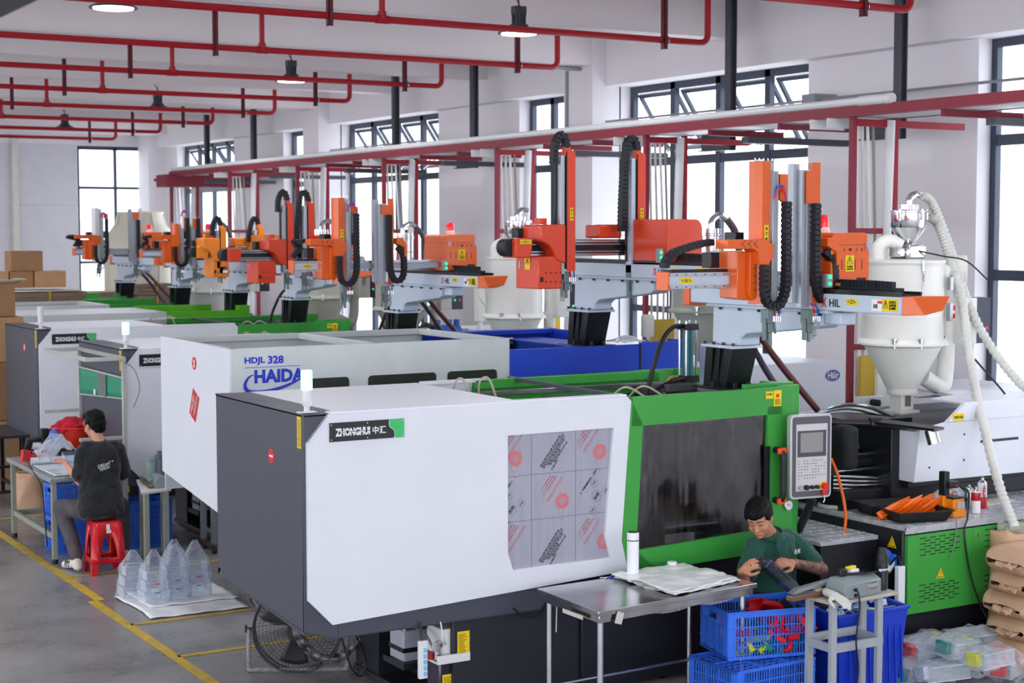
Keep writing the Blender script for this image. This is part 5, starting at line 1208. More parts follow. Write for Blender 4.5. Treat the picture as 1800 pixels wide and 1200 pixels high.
# blue pump behind the white dryer
t = thing('blue_pump', 'blue electric pump with black hoses in front of the pier, behind the blue machine', 'pump', (8.9, 16.4, 1.7))
MB().cyl((-.2, 0, .12), (.12, 0, .12), .1, n=18).build('motor', mat('pump_blue', (40, 90, 180), .4), t, local=True)
q = MB()
for x in (-.15, 0, .1): q.cyl((x, 0, .2), (x, 0, .28), .035, n=12)
q.box(-.2, .2, -.08, .08, 0, .03); q.build('valve', MATS['pump_blue'], t, local=True)
MB().tube(curve_pts([(-.2, 0, .2), (-.34, 0, .22), (-.36, 0, .05), (-.22, 0, -.02)], 6), .03, 8).build('hose', BLKPL, t, local=True)
MB().cyl((.12, 0, .12), (.24, 0, .12), .05, n=14).build('coupling', STEEL, t, local=True)
tag(MB().tube(curve_pts([(9.2, 16.35, 1.72), (9.45, 16.3, 1.8), (9.7, 16.2, 1.95)], 6), .06, 10).build('foil_duct', mat('silver_duct', (200, 202, 206), .3, metal=.7, bump=.6, bscale=30)), 'silver foil duct rising to the right of the blue pump', 'duct')
tag(MB().box(8.4, 9.6, 16.0, 17.2, 1.2, 1.7).build('pump_cabinet', CREAM, bevel=.01), 'pale cabinet carrying the blue pump', 'cabinet')
# cooling tower outside the far corner
t = thing('cooling_tower', 'huge beige round-shouldered cooling tower by the far window', 'tower', (10.1, 31.4, 0))
TW = mat('beige_fibreglass', (222, 216, 200), .45, var=.04, scale=1.5)
MB().lathe([(.72, 0), (.72, 2.75), (.71, 2.84), (.52, 3.12), (.47, 3.2), (.45, 3.36), (.47, 3.38), (.44, 3.38)], (0, 0, 0), 48).build('shell', TW, t, local=True)
for k in range(8):
    a = k * pi / 4 + .2
    MB().tube([((r + .005) * cos(a), (r + .005) * sin(a), z) for r, z in ((.72, .1), (.72, 2.75), (.52, 3.12), (.45, 3.34))], .014, 5).build('rib', TW, t, local=True)
# ------------------------------------------------------------------ people helpers
def limb(mb, p0, r0, p1, r1, n=12):
    p0, p1 = V(p0), V(p1)
    mb.cyl(p0, p1, r0, r1, n); mb.ball(p0, r0, n, 8); mb.ball(p1, r1, n, 8)
def fuse(o, vox, it=4, fac=.5, disp=0., dscale=.15):
    m = o.modifiers.new('r', 'REMESH'); m.mode = 'VOXEL'; m.voxel_size = vox; m.use_smooth_shade = True
    if it: m = o.modifiers.new('s', 'SMOOTH'); m.iterations = it; m.factor = fac
    if disp:
        tx = bpy.data.textures.new('folds', 'CLOUDS'); tx.noise_scale = dscale; tx.noise_depth = 2
        m = o.modifiers.new('d', 'DISPLACE'); m.texture = tx; m.strength = disp; m.mid_level = .5
    return o
SKIN = mat('skin', (206, 152, 124), .5, var=.04, scale=12); SKIN2 = mat('skin_tanned', (196, 136, 106), .5, var=.05, scale=12)
HAIR = mat('black_hair', (7, 7, 8), .6, spec=.25, var=.3, scale=60, bump=.5, bscale=120, stretch=(1, 1, .25))
INKB = mat('tattoo_skin', (150, 100, 80), .55, col2=(52, 44, 46), scale=22)
def hand(mb, wrist, fdir, back, side, curl=35, s=1., thumb=30):
    """fdir: towards the fingers; back: out of the back of the hand; side +1 = thumb on the right of fdir seen from the back"""
    f = V(fdir).normalized(); b = V(back); b = (b - f * b.dot(f)).normalized(); r = f.cross(b) * 1.0
    w = V(wrist)
    palm = w + f * .05 * s
    M = MX((r, f, b)).transposed()
    mb.ball(palm, (.040 * s, .052 * s, .017 * s), 14, 10, M)
    limb(mb, w, .024 * s, w + f * .03 * s, .026 * s)
    for k in range(4):
        x = (-.030 + .020 * k) * s * side * -1
        L = (.072, .082, .076, .058)[k] * s
        p = w + f * (.088 if k in (1, 2) else .080) * s + r * x
        a = 0; q = w + f * .055 * s + r * x * .8
        limb(mb, q, .010 * s, p, .0100 * s, 8)
        for j, fr in enumerate((.45, .32, .23)):
            a += RAD(curl * (.8, 1.1, .9)[j])
            d = f * cos(a) - b * sin(a)
            n_ = p + d * L * fr + r * (0.0015 * (1.5 - k) * -side) * j
            limb(mb, p, (.0095 - .001 * j) * s, n_, (.0088 - .001 * j) * s, 8); p = n_
    tb = w + f * .022 * s + r * .026 * s * side
    t1 = tb + (f * .7 + r * side * .75 - b * sin(RAD(thumb)) * .6).normalized() * .038 * s
    t2 = t1 + (f * .95 + r * side * .15 - b * sin(RAD(thumb)) * .9).normalized() * .030 * s
    t3 = t2 + (f * 1. - r * side * .1 - b * sin(RAD(thumb)) * .9).normalized() * .024 * s
    limb(mb, tb, .014 * s, t1, .012 * s, 8); limb(mb, t1, .0115 * s, t2, .0105 * s, 8); limb(mb, t2, .0105 * s, t3, .008 * s, 8)
def head_shapes(mb, M, s=1.):
    def B(c, r): mb.ball(M @ (V(c) * s), tuple(x * s for x in r), 20, 14, M.to_3x3())
    B((0, -.012, .035), (.077, .096, .088)); B((0, .02, -.02), (.068, .072, .075)); B((0, .032, -.065), (.052, .055, .045)); B((0, .066, -.092), (.024, .022, .019))
    B((0, .070, .03), (.056, .026, .04)); B((-.038, .056, -.035), (.026, .026, .03)); B((.038, .056, -.035), (.026, .026, .03))
    limb(mb, M @ V((0, .088, .006)) , .008, M @ V((0, .106, -.030)), .0125); B((-.012, .098, -.034), (.009, .01, .008)); B((.012, .098, -.034), (.009, .01, .008))
    B((0, .088, -.060), (.024, .012, .007)); B((0, .086, -.070), (.02, .011, .008))
    for x in (-1, 1):
        B((x * .077, -.006, -.005), (.009, .018, .031)); B((x * .074, -.002, -.03), (.009, .01, .012)); B((x * .03, .082, .010), (.016, .010, .009)); B((x * .03, .088, .030), (.02, .008, .006))
def face_parts(parent, M):
    for x in (-1, 1):
        MB().tube([M @ V((x * (.016 + .03 * u), .0935 - .010 * u * u - .002, .0055 - .004 * sin(pi * u))) for u in (0, .25, .5, .75, 1)], .0016, 5).build('eyelid_line', HAIR, parent)
        MB().tube([M @ V((x * (.013 + .038 * u), .098 - .016 * u * u, .030 + .006 * sin(pi * u))) for u in (0, .25, .5, .75, 1)], .003, 5).build('eyebrow', HAIR, parent)
        MB().ball(M @ V((x * .006, .112, -.0405)), .002).build('nostril', HAIR, parent)
    MB().tube([M @ V((x, .100 - abs(x) * .25, -.0645 + abs(x) * .03)) for x in (-.022, -.011, 0, .011, .022)], .0045, 6, rr=[.002, .0045, .005, .0045, .002]).build('lips', mat('lips', (176, 92, 84), .45, var=0), parent)
def loft(mb, secs, n=28, sub=5):
    S = curve_pts([V(s_[:3]) for s_ in secs], sub); Rr = curve_pts([V((s_[3], s_[4], 0)) for s_ in secs], sub); vs = []; fs = []
    for c, r in zip(S, Rr):
        for i in range(n):
            a = 2 * pi * i / n; vs.append((c.x + r.x * (abs(cos(a)) ** .85) * (1 if cos(a) > 0 else -1), c.y + r.y * sin(a), c.z))
    for k in range(len(S) - 1): fs += [(k * n + i, k * n + (i + 1) % n, (k + 1) * n + (i + 1) % n, (k + 1) * n + i) for i in range(n)]
    fs += [tuple(range(n - 1, -1, -1)), tuple(range((len(S) - 1) * n, len(S) * n))]
    return mb.add(vs, fs)
def frame(c, az, pitch, roll=0.):
    f = V((cos(RAD(az)) * cos(RAD(pitch)), sin(RAD(az)) * cos(RAD(pitch)), sin(RAD(pitch))))
    r = f.cross(V((0, 0, 1))).normalized(); u = r.cross(f)
    r, u = r * cos(RAD(roll)) + u * sin(RAD(roll)), u * cos(RAD(roll)) - r * sin(RAD(roll))
    M = MX((r, f, u)).transposed().to_4x4(); M.translation = V(c); return M
# ------------------------------------------------------------------ worker with his back to the camera
t = thing('person', 'person in black T-shirt and grey trousers seated on a red stool, back to the camera', 'person', (4.12, 14.05, 0))
HM = frame((4.135, 14.27, 1.275), 112, -14)
q = MB(); head_shapes(q, HM)
limb(q, (4.16, 14.20, 1.10), .055, (4.14, 14.24, 1.22), .052)
q.ball((4.155, 14.175, .98), (.14, .07, .12)); q.ball((4.14, 14.13, .80), (.12, .07, .18)); q.ball((4.12, 14.08, .60), (.14, .09, .12))
limb(q, (4.01, 14.175, 1.05), .042, (3.975, 14.18, .80), .040); limb(q, (3.975, 14.19, .785), .040, (3.955, 14.58, .905), .026)
limb(q, (4.32, 14.175, 1.03), .042, (4.37, 14.20, .80), .040); limb(q, (4.37, 14.2, .80), .038, (4.25, 14.52, .88), .026)
hand(q, (3.955, 14.57, .905), (-.25, .8, .30), (.3, -.5, .8), -1, 22)
hand(q, (4.25, 14.51, .88), (-.4, .8, .1), (.2, 0, 1), -1, 40)
limb(q, (4.03, 14.1, .55), .08, (3.87, 14.42, .54), .058); limb(q, (3.87, 14.42, .54), .055, (3.915, 14.14, .11), .036)
limb(q, (4.22, 14.1, .55), .08, (4.42, 14.44, .50), .058); limb(q, (4.42, 14.44, .5), .055, (4.40, 14.3, .11), .036)
for a, b in (((3.915, 14.12, .07), (3.87, 14.30, .04)), ((4.40, 14.28, .07), (4.42, 14.45, .04))): limb(q, a, .036, b, .03)
fuse(q.build('body', SKIN, t), .0055, 3)
BLKT = mat('black_cotton', (26, 28, 34), .9, var=.1, scale=5, bump=.15, bscale=300, sheen=.2)
q = MB()
loft(q, [(4.12, 14.04, .50, .205, .135), (4.12, 14.06, .56, .212, .15), (4.125, 14.09, .66, .195, .135), (4.14, 14.13, .80, .178, .118), (4.15, 14.155, .93, .185, .118), (4.155, 14.17, 1.03, .19, .105), (4.157, 14.18, 1.09, .14, .085), (4.158, 14.19, 1.13, .07, .065)])
limb(q, (4.0, 14.17, 1.055), .066, (3.975, 14.175, .85), .072); limb(q, (4.32, 14.17, 1.045), .066, (4.365, 14.19, .84), .072)
limb(q, (4.02, 14.18, 1.10), .045, (4.29, 14.18, 1.095), .045)
fuse(q.build('t_shirt', BLKT, t), .008, 5, .6, .034, .10)
MB().tube([(4.158 + .062 * cos(a), 14.205 + .06 * sin(a), 1.135 + .012 * sin(a)) for a in [k * pi / 10 for k in range(21)]], .009, 6).build('collar', BLKT, t)
lettering('DREAM', (4.135, 13.996, .945), V((1, -.12, .22)), V((-.2, 0, 1)), .10, .03, WHTINK, t, bold=.0)
lettering('TIMON', (4.14, 13.994, .915), V((1, -.12, .30)), V((-.25, 0, 1)), .09, .025, WHTINK, t)
lettering('\u2736 \u2736', (4.20, 13.992, .975), V((1, -.1, .2)), V((0, 0, 1)), .04, .018, WHTINK, t)
GTR = mat('grey_denim', (86, 82, 88), .85, var=.15, scale=9, bump=.2, bscale=200)
q = MB()
q.ball((4.12, 14.06, .535), (.195, .15, .085))
limb(q, (4.02, 14.1, .54), .098, (3.87, 14.42, .535), .075); limb(q, (3.87, 14.42, .53), .076, (3.92, 14.15, .14), .058)
limb(q, (4.22, 14.1, .54), .098, (4.42, 14.44, .50), .075); limb(q, (4.42, 14.44, .49), .076, (4.40, 14.30, .14), .058)
fuse(q.build('trousers', GTR, t), .008, 3, .5, .018, .09)
q = MB(); hq = q
q.ball(HM @ V((0, -.028, .050)), (.088, .094, .088), 20, 14, HM.to_3x3()); q.ball(HM @ V((0, -.055, .0)), (.078, .062, .078), 20, 14, HM.to_3x3()); q.ball(HM @ V((0, -.06, -.045)), (.060, .042, .045), 20, 14, HM.to_3x3()); q.ball(HM @ V((0, .02, .085)), (.074, .085, .05), 20, 14, HM.to_3x3())
for x in (-1, 1): q.ball(HM @ V((x * .066, -.01, .03)), (.022, .045, .05), 14, 10, HM.to_3x3())
fuse(q.build('hair', HAIR, t), .006, 1, .5, .022, .03)
SHOE = mat('white_trainer', (226, 222, 212), .5, var=.05)
for a, b in (((3.915, 14.10, .05), (3.865, 14.32, .035)), ((4.40, 14.26, .05), (4.42, 14.48, .035))):
    q = MB(); limb(q, V(a) + V((0, 0, .03)), .044, b, .034); q.ball(V(a) + V((0, 0, .0)), (.042, .05, .04)); d = V(b) - V(a)
    sh = fuse(q.build('shoe', SHOE, t), .006, 3)
    for k in range(3):
        p = V(a).lerp(V(b), .38 + .14 * k); MB().cb(p + V((-.036 if b[0] < 4 else .04, -.004, .02)), (.008, .012, .06), MX.Rotation(RAD(28), 3, 'X')).build('stripe', mat('navy_stripe', (26, 30, 60), .5, var=0), sh)
# ------------------------------------------------------------------ worker in the green polo
t = thing('person', 'person in dark green polo shirt, seated, trimming a clear plastic container', 'person', (6.92, 8.25, 0))
HM = frame((6.69, 8.12, 1.14), 216, -26, -6)
q = MB(); head_shapes(q, HM)
limb(q, (6.91, 8.26, .97), .058, (6.74, 8.16, 1.09), .054)
q.ball((6.93, 8.28, .88), (.14, .07, .11)); q.ball((6.94, 8.28, .72), (.12, .07, .16)); q.ball((6.96, 8.29, .55), (.13, .08, .1))
limb(q, (6.75, 8.24, .91), .042, (6.585, 8.16, .72), .040); limb(q, (6.585, 8.16, .72), .040, (6.50, 8.06, .82), .028)
hand(q, (6.49, 8.05, .825), (.35, -.62, .55), (-.6, -.3, .5), 1, 48, 1.05)
fuse(q.build('body', SKIN2, t), .0045, 3)
q = MB(); limb(q, (7.12, 8.24, .91), .052, (7.225, 8.12, .745), .044); limb(q, (7.225, 8.12, .745), .045, (6.86, 7.985, .852), .030)
fuse(q.build('tattooed_forearm', INKB, t, label='tattooed arm'), .0045, 3)
q = MB(); hand(q, (6.855, 7.98, .853), (-.85, -.10, .16), (-.1, -.55, .8), -1, 42, 1.05); limb(q, (6.88, 7.99, .85), .028, (6.85, 7.98, .854), .027)
fuse(q.build('hand', SKIN2, t), .0035, 2)
q = MB()
limb(q, (6.9, 8.25, .5), .09, (6.95, 7.99, .52), .07); limb(q, (7.05, 8.25, .5), .09, (7.12, 7.99, .52), .07); limb(q, (6.95, 7.99, .52), .07, (6.95, 8.0, .1), .05); limb(q, (7.12, 7.99, .52), .07, (7.14, 8.0, .1), .05); q.ball((6.97, 8.3, .5), (.17, .13, .09))
fuse(q.build('trousers', mat('dark_trousers', (30, 32, 40), .9, var=.05), t), .01, 3, .5, .012, .08)
for x in (6.95, 7.14):
    q = MB(); limb(q, (x, 8.0, .05), .045, (x, 7.88, .035), .034); fuse(q.build('shoe', BLKPL, t), .008, 3)
POLO = mat('green_polo_cotton', (18, 76, 62), .85, var=.08, scale=5, bump=.12, bscale=260, sheen=.2)
q = MB()
loft(q, [(6.95, 8.28, .52, .19, .14), (6.94, 8.28, .62, .185, .13), (6.93, 8.28, .74, .182, .125), (6.93, 8.275, .86, .195, .12), (6.925, 8.27, .94, .19, .10), (6.92, 8.26, .985, .12, .08), (6.905, 8.25, 1.01, .075, .065)])
limb(q, (6.76, 8.24, .93), .068, (6.65, 8.19, .79), .072); limb(q, (7.09, 8.25, .925), .070, (7.18, 8.17, .80), .076)
limb(q, (6.80, 8.25, .965), .046, (7.05, 8.26, .965), .046); q.ball((6.88, 8.23, .985), (.075, .07, .05))
fuse(q.build('polo_shirt', POLO, t), .0065, 4, .6, .03, .09)
q = MB(); q.grid(lambda u, v: V((6.875 + .078 * cos(2.2 * pi * (u - .5) - RAD(0) + RAD(50)) , 8.225 + .072 * sin(2.2 * pi * (u - .5) + RAD(50)), .985 + .05 * (1 - v) + .018 * sin(2.2 * pi * (u - .5) + RAD(50)))) + V((cos(2.2 * pi * (u - .5) + RAD(50)), sin(2.2 * pi * (u - .5) + RAD(50)), 0)) * .014 * v, 24, 3)
q.build('collar', POLO, t, solid=.006)
q = MB().add([(6.845, 8.139, .99), (6.875, 8.139, .99), (6.868, 8.130, .87), (6.842, 8.130, .87)], [(0, 1, 2, 3)]); q.build('placket', mat('polo_placket', (18, 78, 64), .85), t, solid=.004)
MB().ball((6.857, 8.128, .945), .004).ball((6.855, 8.124, .905), .004).build('button', mat('polo_button', (60, 130, 110), .4), t)
lettering('\u5929\u5929', (7.02, 8.128, .885), (1, .15, 0), (0, 0, 1), .06, .03, WHTINK, t, name='chest_logo', bold=.01)
q = MB()
q.ball(HM @ V((0, -.028, .050)), (.088, .094, .086), 20, 14, HM.to_3x3()); q.ball(HM @ V((0, -.06, -.005)), (.076, .055, .075), 20, 14, HM.to_3x3()); q.ball(HM @ V((0, .026, .078)), (.076, .084, .05), 20, 14, HM.to_3x3()); q.ball(HM @ V((0, .070, .070)), (.066, .030, .022), 20, 14, HM.to_3x3())
for x in (-1, 1): q.ball(HM @ V((x * .068, .0, .04)), (.020, .055, .045), 14, 10, HM.to_3x3())
fuse(q.build('hair', HAIR, t), .005, 1, .5, .016, .025)
face_parts(t, HM)
# ------------------------------------------------------------------ stools
REDP = mat('red_plastic', (214, 22, 38), .3, var=.03, coat=.2)
def stool(label, x, y, rz=0.):
    t = thing('plastic_stool', label, 'stool', (x, y, 0), rz)
    H_ = .46; a, b = .12, .155
    MB().prism(rr(-a, a, -a, a, .03), 'z', H_ - .02, H_).build('seat', REDP, t, local=True, bevel=.008)
    q = MB(); q.ring([(x_, z_) for x_, z_ in [(-a, H_ - .012), (a, H_ - .012), (a, H_ - .05), (-a, H_ - .05)]], [(x_, z_) for x_, z_ in [(-a + .001, H_ - .013), (a - .001, H_ - .013), (a - .001, H_ - .049), (-a + .001, H_ - .049)]], 'y', -a, -a + .004)
    for k in range(4):
        R = MX.Rotation(k * pi / 2, 4, 'Z')
        m = MB(); m.M = R
        # side skirt with arched opening, tapering outward to the feet
        def P(x_, z_): s_ = a + (b - a) * (1 - z_ / H_); return (x_ * s_ / a, -s_, z_)
        arch = [(-.055 * cos(th), .20 + .155 * sin(th)) for th in [i * pi / 8 for i in range(9)]]
        arch[0] = (-.06, .18); arch[-1] = (.06, .18)
        top = [(-a + 2 * a * i / 8, H_ - .01) for i in range(9)]
        vs = [P(*p) for p in top] + [P(*p) for p in arch]
        m.add(vs, [(i, i + 1, i + 10, i + 9) for i in range(8)])
        m.add([P(-a, H_ - .01), P(-.06, .18), P(-.066, .15), P(-a, .15)], [(0, 1, 2, 3)]); m.add([P(a, H_ - .01), P(.06, .18), P(.066, .15), P(a, .15)], [(0, 1, 2, 3)])
        m.add([P(-.066, .15), P(.066, .15), P(.07, .10), P(-.07, .10)], [(0, 1, 2, 3)]); m.add([P(-a, .15), P(-.066, .15), P(-.07, .10), P(-a, .10)], [(0, 1, 2, 3)]); m.add([P(a, .15), P(.066, .15), P(.07, .10), P(a, .10)], [(0, 1, 2, 3)])
        m.build('side_skirt', REDP, t, local=True, solid=.006, smooth=50)
        m = MB(); m.M = R
        m.add([P(-a, .10), P(-.075, .10), P(-.085, 0), P(-a, 0), P(-a, .10), (P(-a, .1)[0], P(-a, .1)[1] + .04, .10), (P(-a, 0)[0], P(-a, 0)[1] + .045, 0), P(-a, 0)], [(0, 1, 2, 3), (4, 5, 6, 7)])
        m.add([P(a, .10), P(.075, .10), P(.085, 0), P(a, 0)], [(0, 1, 2, 3)])
        m.build('leg', REDP, t, local=True, solid=.006, smooth=0)
    return t
s1 = stool('red plastic stool under the person in the black T-shirt', 4.125, 13.98, RAD(-2))
o = MB().box(-.012, .012, -.16, -.155, .40, .445).box(-.02, .02, -.162, -.157, .37, .405)
MB().cb((0, -.13, .42), (.03, .003, .05)).cb((.003, -.138, .38), (.04, .003, .025)).build('barcode_sticker', WHTINK, s1, local=True)
s2 = stool('red plastic stool hidden under the person in the green polo', 6.97, 8.36)
# ------------------------------------------------------------------ workbench on the left
TB = mat('zinc_table_top', (176, 182, 186), .3, metal=.5, var=.08); TL = mat('olive_grey_steel', (150, 154, 142), .5)
t = thing('workbench', 'grey steel workbench in front of the person in black', 'table', (4.17, 15.2, 0))
MB().box(3.79, 4.49, 14.5, 16.1, .745, .785).build('table_top', TB, t, bevel=.004)
for x, y in ((3.84, 14.56), (4.45, 14.56), (3.84, 16.04), (4.45, 16.04)):
    l = MB().box(x - .022, x + .022, y - .022, y + .022, .04, .745).build('leg', TL, t, bevel=.003); MB().cyl((x, y, 0), (x, y, .04), .028, n=14).build('foot', BLKPL, l)
MB().box(3.83, 3.86, 14.58, 16.02, .22, .27).build('side_rail', TL, t); MB().box(4.44, 4.47, 14.58, 16.02, .22, .27).build('side_rail', TL, t); MB().box(3.86, 4.48, 16.02, 16.05, .22, .27).build('rear_rail', TL, t)
# the aluminium frame with the green curtain
FR = mat('pale_square_tube', (188, 190, 184), .45, metal=.2)
t = thing('curtain_frame', 'tall grey square-tube frame with green plastic curtain above the workbench', 'frame', (4.56, 15.2, 0))
def bar(p0, p1, w_=.036):
    p0, p1 = V(p0), V(p1); d = (p1 - p0); L_ = d.length; d.normalize(); s = d.cross(V((0, 0, 1))); s = s.normalized() if s.length > .01 else V((1, 0, 0)); u = s.cross(d)
    return MB().cb((p0 + p1) / 2, (L_, w_, w_), MX((d, s, u)).transposed())
bar((4.515, 14.6, 0), (4.515, 14.6, 1.84)).build('post', FR, t, bevel=.003)
bar((4.515, 16.05, 0), (4.515, 16.05, 1.84)).build('post', FR, t, bevel=.003)
bar((4.515, 14.6, 1.83), (4.515, 16.05, 1.83)).build('top_bar', FR, t, bevel=.003)
bar((4.515, 14.6, 1.83), (4.18, 14.62, 1.83)).build('arm', FR, t, bevel=.003); bar((4.515, 16.05, 1.83), (4.18, 16.05, 1.83)).build('arm', FR, t, bevel=.003); bar((4.18, 14.62, 1.83), (4.18, 16.05, 1.83)).build('arm', FR, t, bevel=.003)
bar((4.515, 14.6, 1.10), (4.10, 14.62, 1.10), .032).build('shelf_bar', FR, t, bevel=.003); bar((4.515, 16.05, 1.22), (4.15, 16.05, 1.22), .032).build('shelf_bar', FR, t, bevel=.003)
GCUR = mat('green_plastic_sheet', (18, 150, 112), .4, var=.06, scale=5)
cu = MB().grid(lambda u, v: V((4.505 + .006 * sin(u * 9), 14.63 + u * 1.4, 1.645 - (.18 + .08 * u) * v)), 20, 4).build('curtain', GCUR, t, solid=.003)
MB().box(4.492, 4.498, 15.10, 15.36, 1.43, 1.645).build('grey_patch', mat('grey_tape', (108, 116, 112), .5), cu)
MB().cb((4.49, 15.46, 1.45), (.006, .05, .05)).build('paper_tag', WHTINK, cu)
bar((4.505, 14.6, 1.46), (4.505, 16.05, 1.38), .012).cb((4.505, 15.32, 1.652), (.016, 1.45, .016)).build('lower_wire', FR, t)
MB().tube(curve_pts([(4.515, 14.58, 1.80), (4.60, 14.54, 1.72), (4.63, 14.5, 1.55), (4.59, 14.56, 1.38)], 6), .003, 5).build('cable', BLKPL, t)
# clear film sheets, roll, tool, basket and clutter on the bench
FILMC = film('clear_film', (226, 234, 240), .45, .12, .7)
CLEAR = film('clear_plastic', (226, 232, 240), .10, .08, .25, 5)
t = tag(MB().grid(lambda u, v: V((3.86 + .5 * u, 14.60 + .75 * v, .788 + .006 * NZ.noise(V((u * 9, v * 12, 0))) + .006)), 30, 30).build('film_sheets', mat('film_sheet_stack', (244, 248, 252), .3, var=.05, bump=.5, bscale=18, coat=.4), solid=.006, origin=(4.1, 15, .788)), 'flat pile of clear film sheets on the workbench', 'plastic film')
tag(MB().cyl((3.86, 15.42, .825), (4.45, 15.38, .825), .037, n=18).build('film_roll', mat('film_roll_white', (226, 232, 238), .2, coat=.6, bump=.3, bscale=20), origin=(4.1, 15.4, .79)), 'roll of clear film lying across the workbench', 'film roll')
t = thing('heat_gun', 'black and red hot-air tool with white sleeve standing on the far end of the workbench', 'tool', (3.98, 15.8, .785))
MB().prism([(-.12, 0), (-.11, .1), (-.04, .1), (-.03, .05), (.1, .05), (.11, .1), (.17, .1), (.17, 0)], 'y', -.05, .05).build('stand', REDINK, t, local=True, bevel=.006)
MB().cyl((-.02, 0, .14), (.12, 0, .12), .04, n=16).build('sleeve', PVC, t, local=True); MB().cyl((-.07, 0, .16), (-.02, 0, .14), .046, n=16).cyl((-.07, 0, .18), (.08, 0, .21), .03, n=12).box(.07, .15, -.04, .04, .12, .30).build('motor', BLKPL, t, local=True, bevel=.008)
tag(MB().tube(curve_pts([(3.91, 15.78, .95), (3.84, 15.6, .90), (3.80, 15.2, .80), (3.78, 14.75, .68), (3.78, 14.66, .4), (3.80, 14.66, .15)], 8), .007, 6).build('extension_lead', BLKPL, origin=(3.8, 15, .5)), 'black cord hanging down the left edge of the workbench', 'cord')
t = thing('basket', 'round orange-red plastic basket filled with red cloth', 'basket', (4.34, 15.72, .90))
MB().lathe([(.14, 0), (.15, .005), (.20, .19), (.215, .195), (.205, .205), (.19, .19), (.14, .012), (0, .012)], n=32).build('bowl', mat('orange_red_plastic', (236, 58, 30), .35), t, local=True)
c = MB().grid(lambda u, v: V(((u - .5) * .36, (v - .5) * .36, .19 + .09 * (1 - 3.2 * ((u - .5) ** 2 + (v - .5) ** 2)) + .03 * NZ.noise(V((u * 6, v * 6, 2))))), 24, 24)
tag(c.build('red_cloth', mat('red_cloth', (196, 16, 48), .85, var=.15, scale=8), None, solid=.01), 'heap of red cloth in the round basket', 'cloth').location = (4.34, 15.72, .90)
BINB = mat('blue_crate_plastic', (58, 118, 236), .38, var=.04)
tag(MB().box(4.12, 4.52, 15.45, 15.98, .786, .90).build('parts_bin', mat('dark_bin', (26, 30, 44), .4), bevel=.01), 'low dark bin carrying the red basket', 'box')
tag(MB().box(4.27, 4.40, 15.15, 15.40, .79, .92).build('parts_box', BINB, bevel=.006), 'small blue box on the workbench beside the worker', 'box')
tag(MB().ball((4.14, 15.62, 1.0), (.06, .07, .10)).build('blue_bag', film('blue_film', (40, 110, 220), .7, .3, .8)), 'crumpled blue plastic bag by the basket', 'bag')
def clear_part(name, label, M, L_=.26, w_=.13, h_=.10, cm=None, em=None, group=None):
    """clear moulded storage box"""
    t = thing(name, label, 'plastic box', M.translation, 0, group); WM[t.name] = M; t.matrix_world = M
    q = MB().rect_ring((-L_ / 2, L_ / 2, -w_ / 2, w_ / 2), (-L_ / 2 + .004, L_ / 2 - .004, -w_ / 2 + .004, w_ / 2 - .004), 'z', 0, h_).box(-L_ / 2, L_ / 2, -w_ / 2, w_ / 2, 0, .004)
    q.build('shell', cm or CLEAR, t, local=True, bevel=.004)
    e = MB()
    for x in (-L_ / 2, L_ / 2):
        for y in (-w_ / 2, w_ / 2): e.box(x - .003, x + .003, y - .003, y + .003, 0, h_)
    for y in (-w_ / 2, w_ / 2): e.box(-L_ / 2, L_ / 2, y - .003, y + .003, h_ - .006, h_)
    e.build('rim', em or mat('clear_edge', (196, 206, 222), .15, coat=.6, var=0), t, local=True)
    return t
clear_part('clear_box', 'clear plastic box held over the workbench by the person in black', MX.Translation((3.93, 14.88, .98)) @ MX.Rotation(RAD(35), 4, 'Z') @ MX.Rotation(RAD(-35), 4, 'Y'))
clear_part('clear_box', 'clear plastic box standing on the film sheets near the worker\u2019s hand', MX.Translation((4.12, 15.0, .80)) @ MX.Rotation(RAD(80), 4, 'Z'), h_=.13)
tag(MB().grid(lambda u, v: V((3.85 + .35 * u, 15.1 + .3 * v, .93 + .16 * sin(3 * u) * (1 - v) + .05 * NZ.noise(V((u * 5, v * 5, 1))))), 24, 24).build('crumpled_film', FILMC, origin=(4, 15.2, .93)), 'crumpled clear film bag above the film roll on the workbench', 'plastic film')
# ------------------------------------------------------------------ crates
def lattice(mb, P, L_, H_, nx, rows, t_=.004, solid_l=.07, hand=False, bow=0.):
    """one crate wall; P maps (along, up, out) to 3-D; bars and bands with real gaps"""
    def bx(a0, a1, z0, z1, d0=0, d1=.004):
        mb.add([P(a, z, d) for d in (d0, d1) for a, z in ((a0, z0), (a1, z0), (a1, z1), (a0, z1))], [(0, 3, 2, 1), (4, 5, 6, 7), (0, 1, 5, 4), (1, 2, 6, 5), (2, 3, 7, 6), (3, 0, 4, 7)])
    bx(0, solid_l, 0, H_); bx(L_ - solid_l, L_, 0, H_)
    bx(0, L_, 0, .02, -.004, .008); bx(0, L_, H_ - .035, H_, -.004, .006)
    st = (L_ - 2 * solid_l) / nx
    for i in range(nx + 1):
        a = solid_l + st * i
        wide = (i % 5 == 0)
        hz = H_ - .035
        if hand and abs(a - L_ / 2) < .055: hz = H_ - .085
        bx(a - (.005 if wide else .0035), a + (.005 if wide else .0035), .02, hz, 0, .007 if wide else .004)
    for z in rows: bx(solid_l, L_ - solid_l, z - .004, z + .004, -.001, .005)
    for z in rows[::2]: bx(0, L_, z - .003, z + .003, .004, .009)
    if hand: bx(L_ / 2 - .06, L_ / 2 + .06, H_ - .095, H_ - .08, -.002, .012)
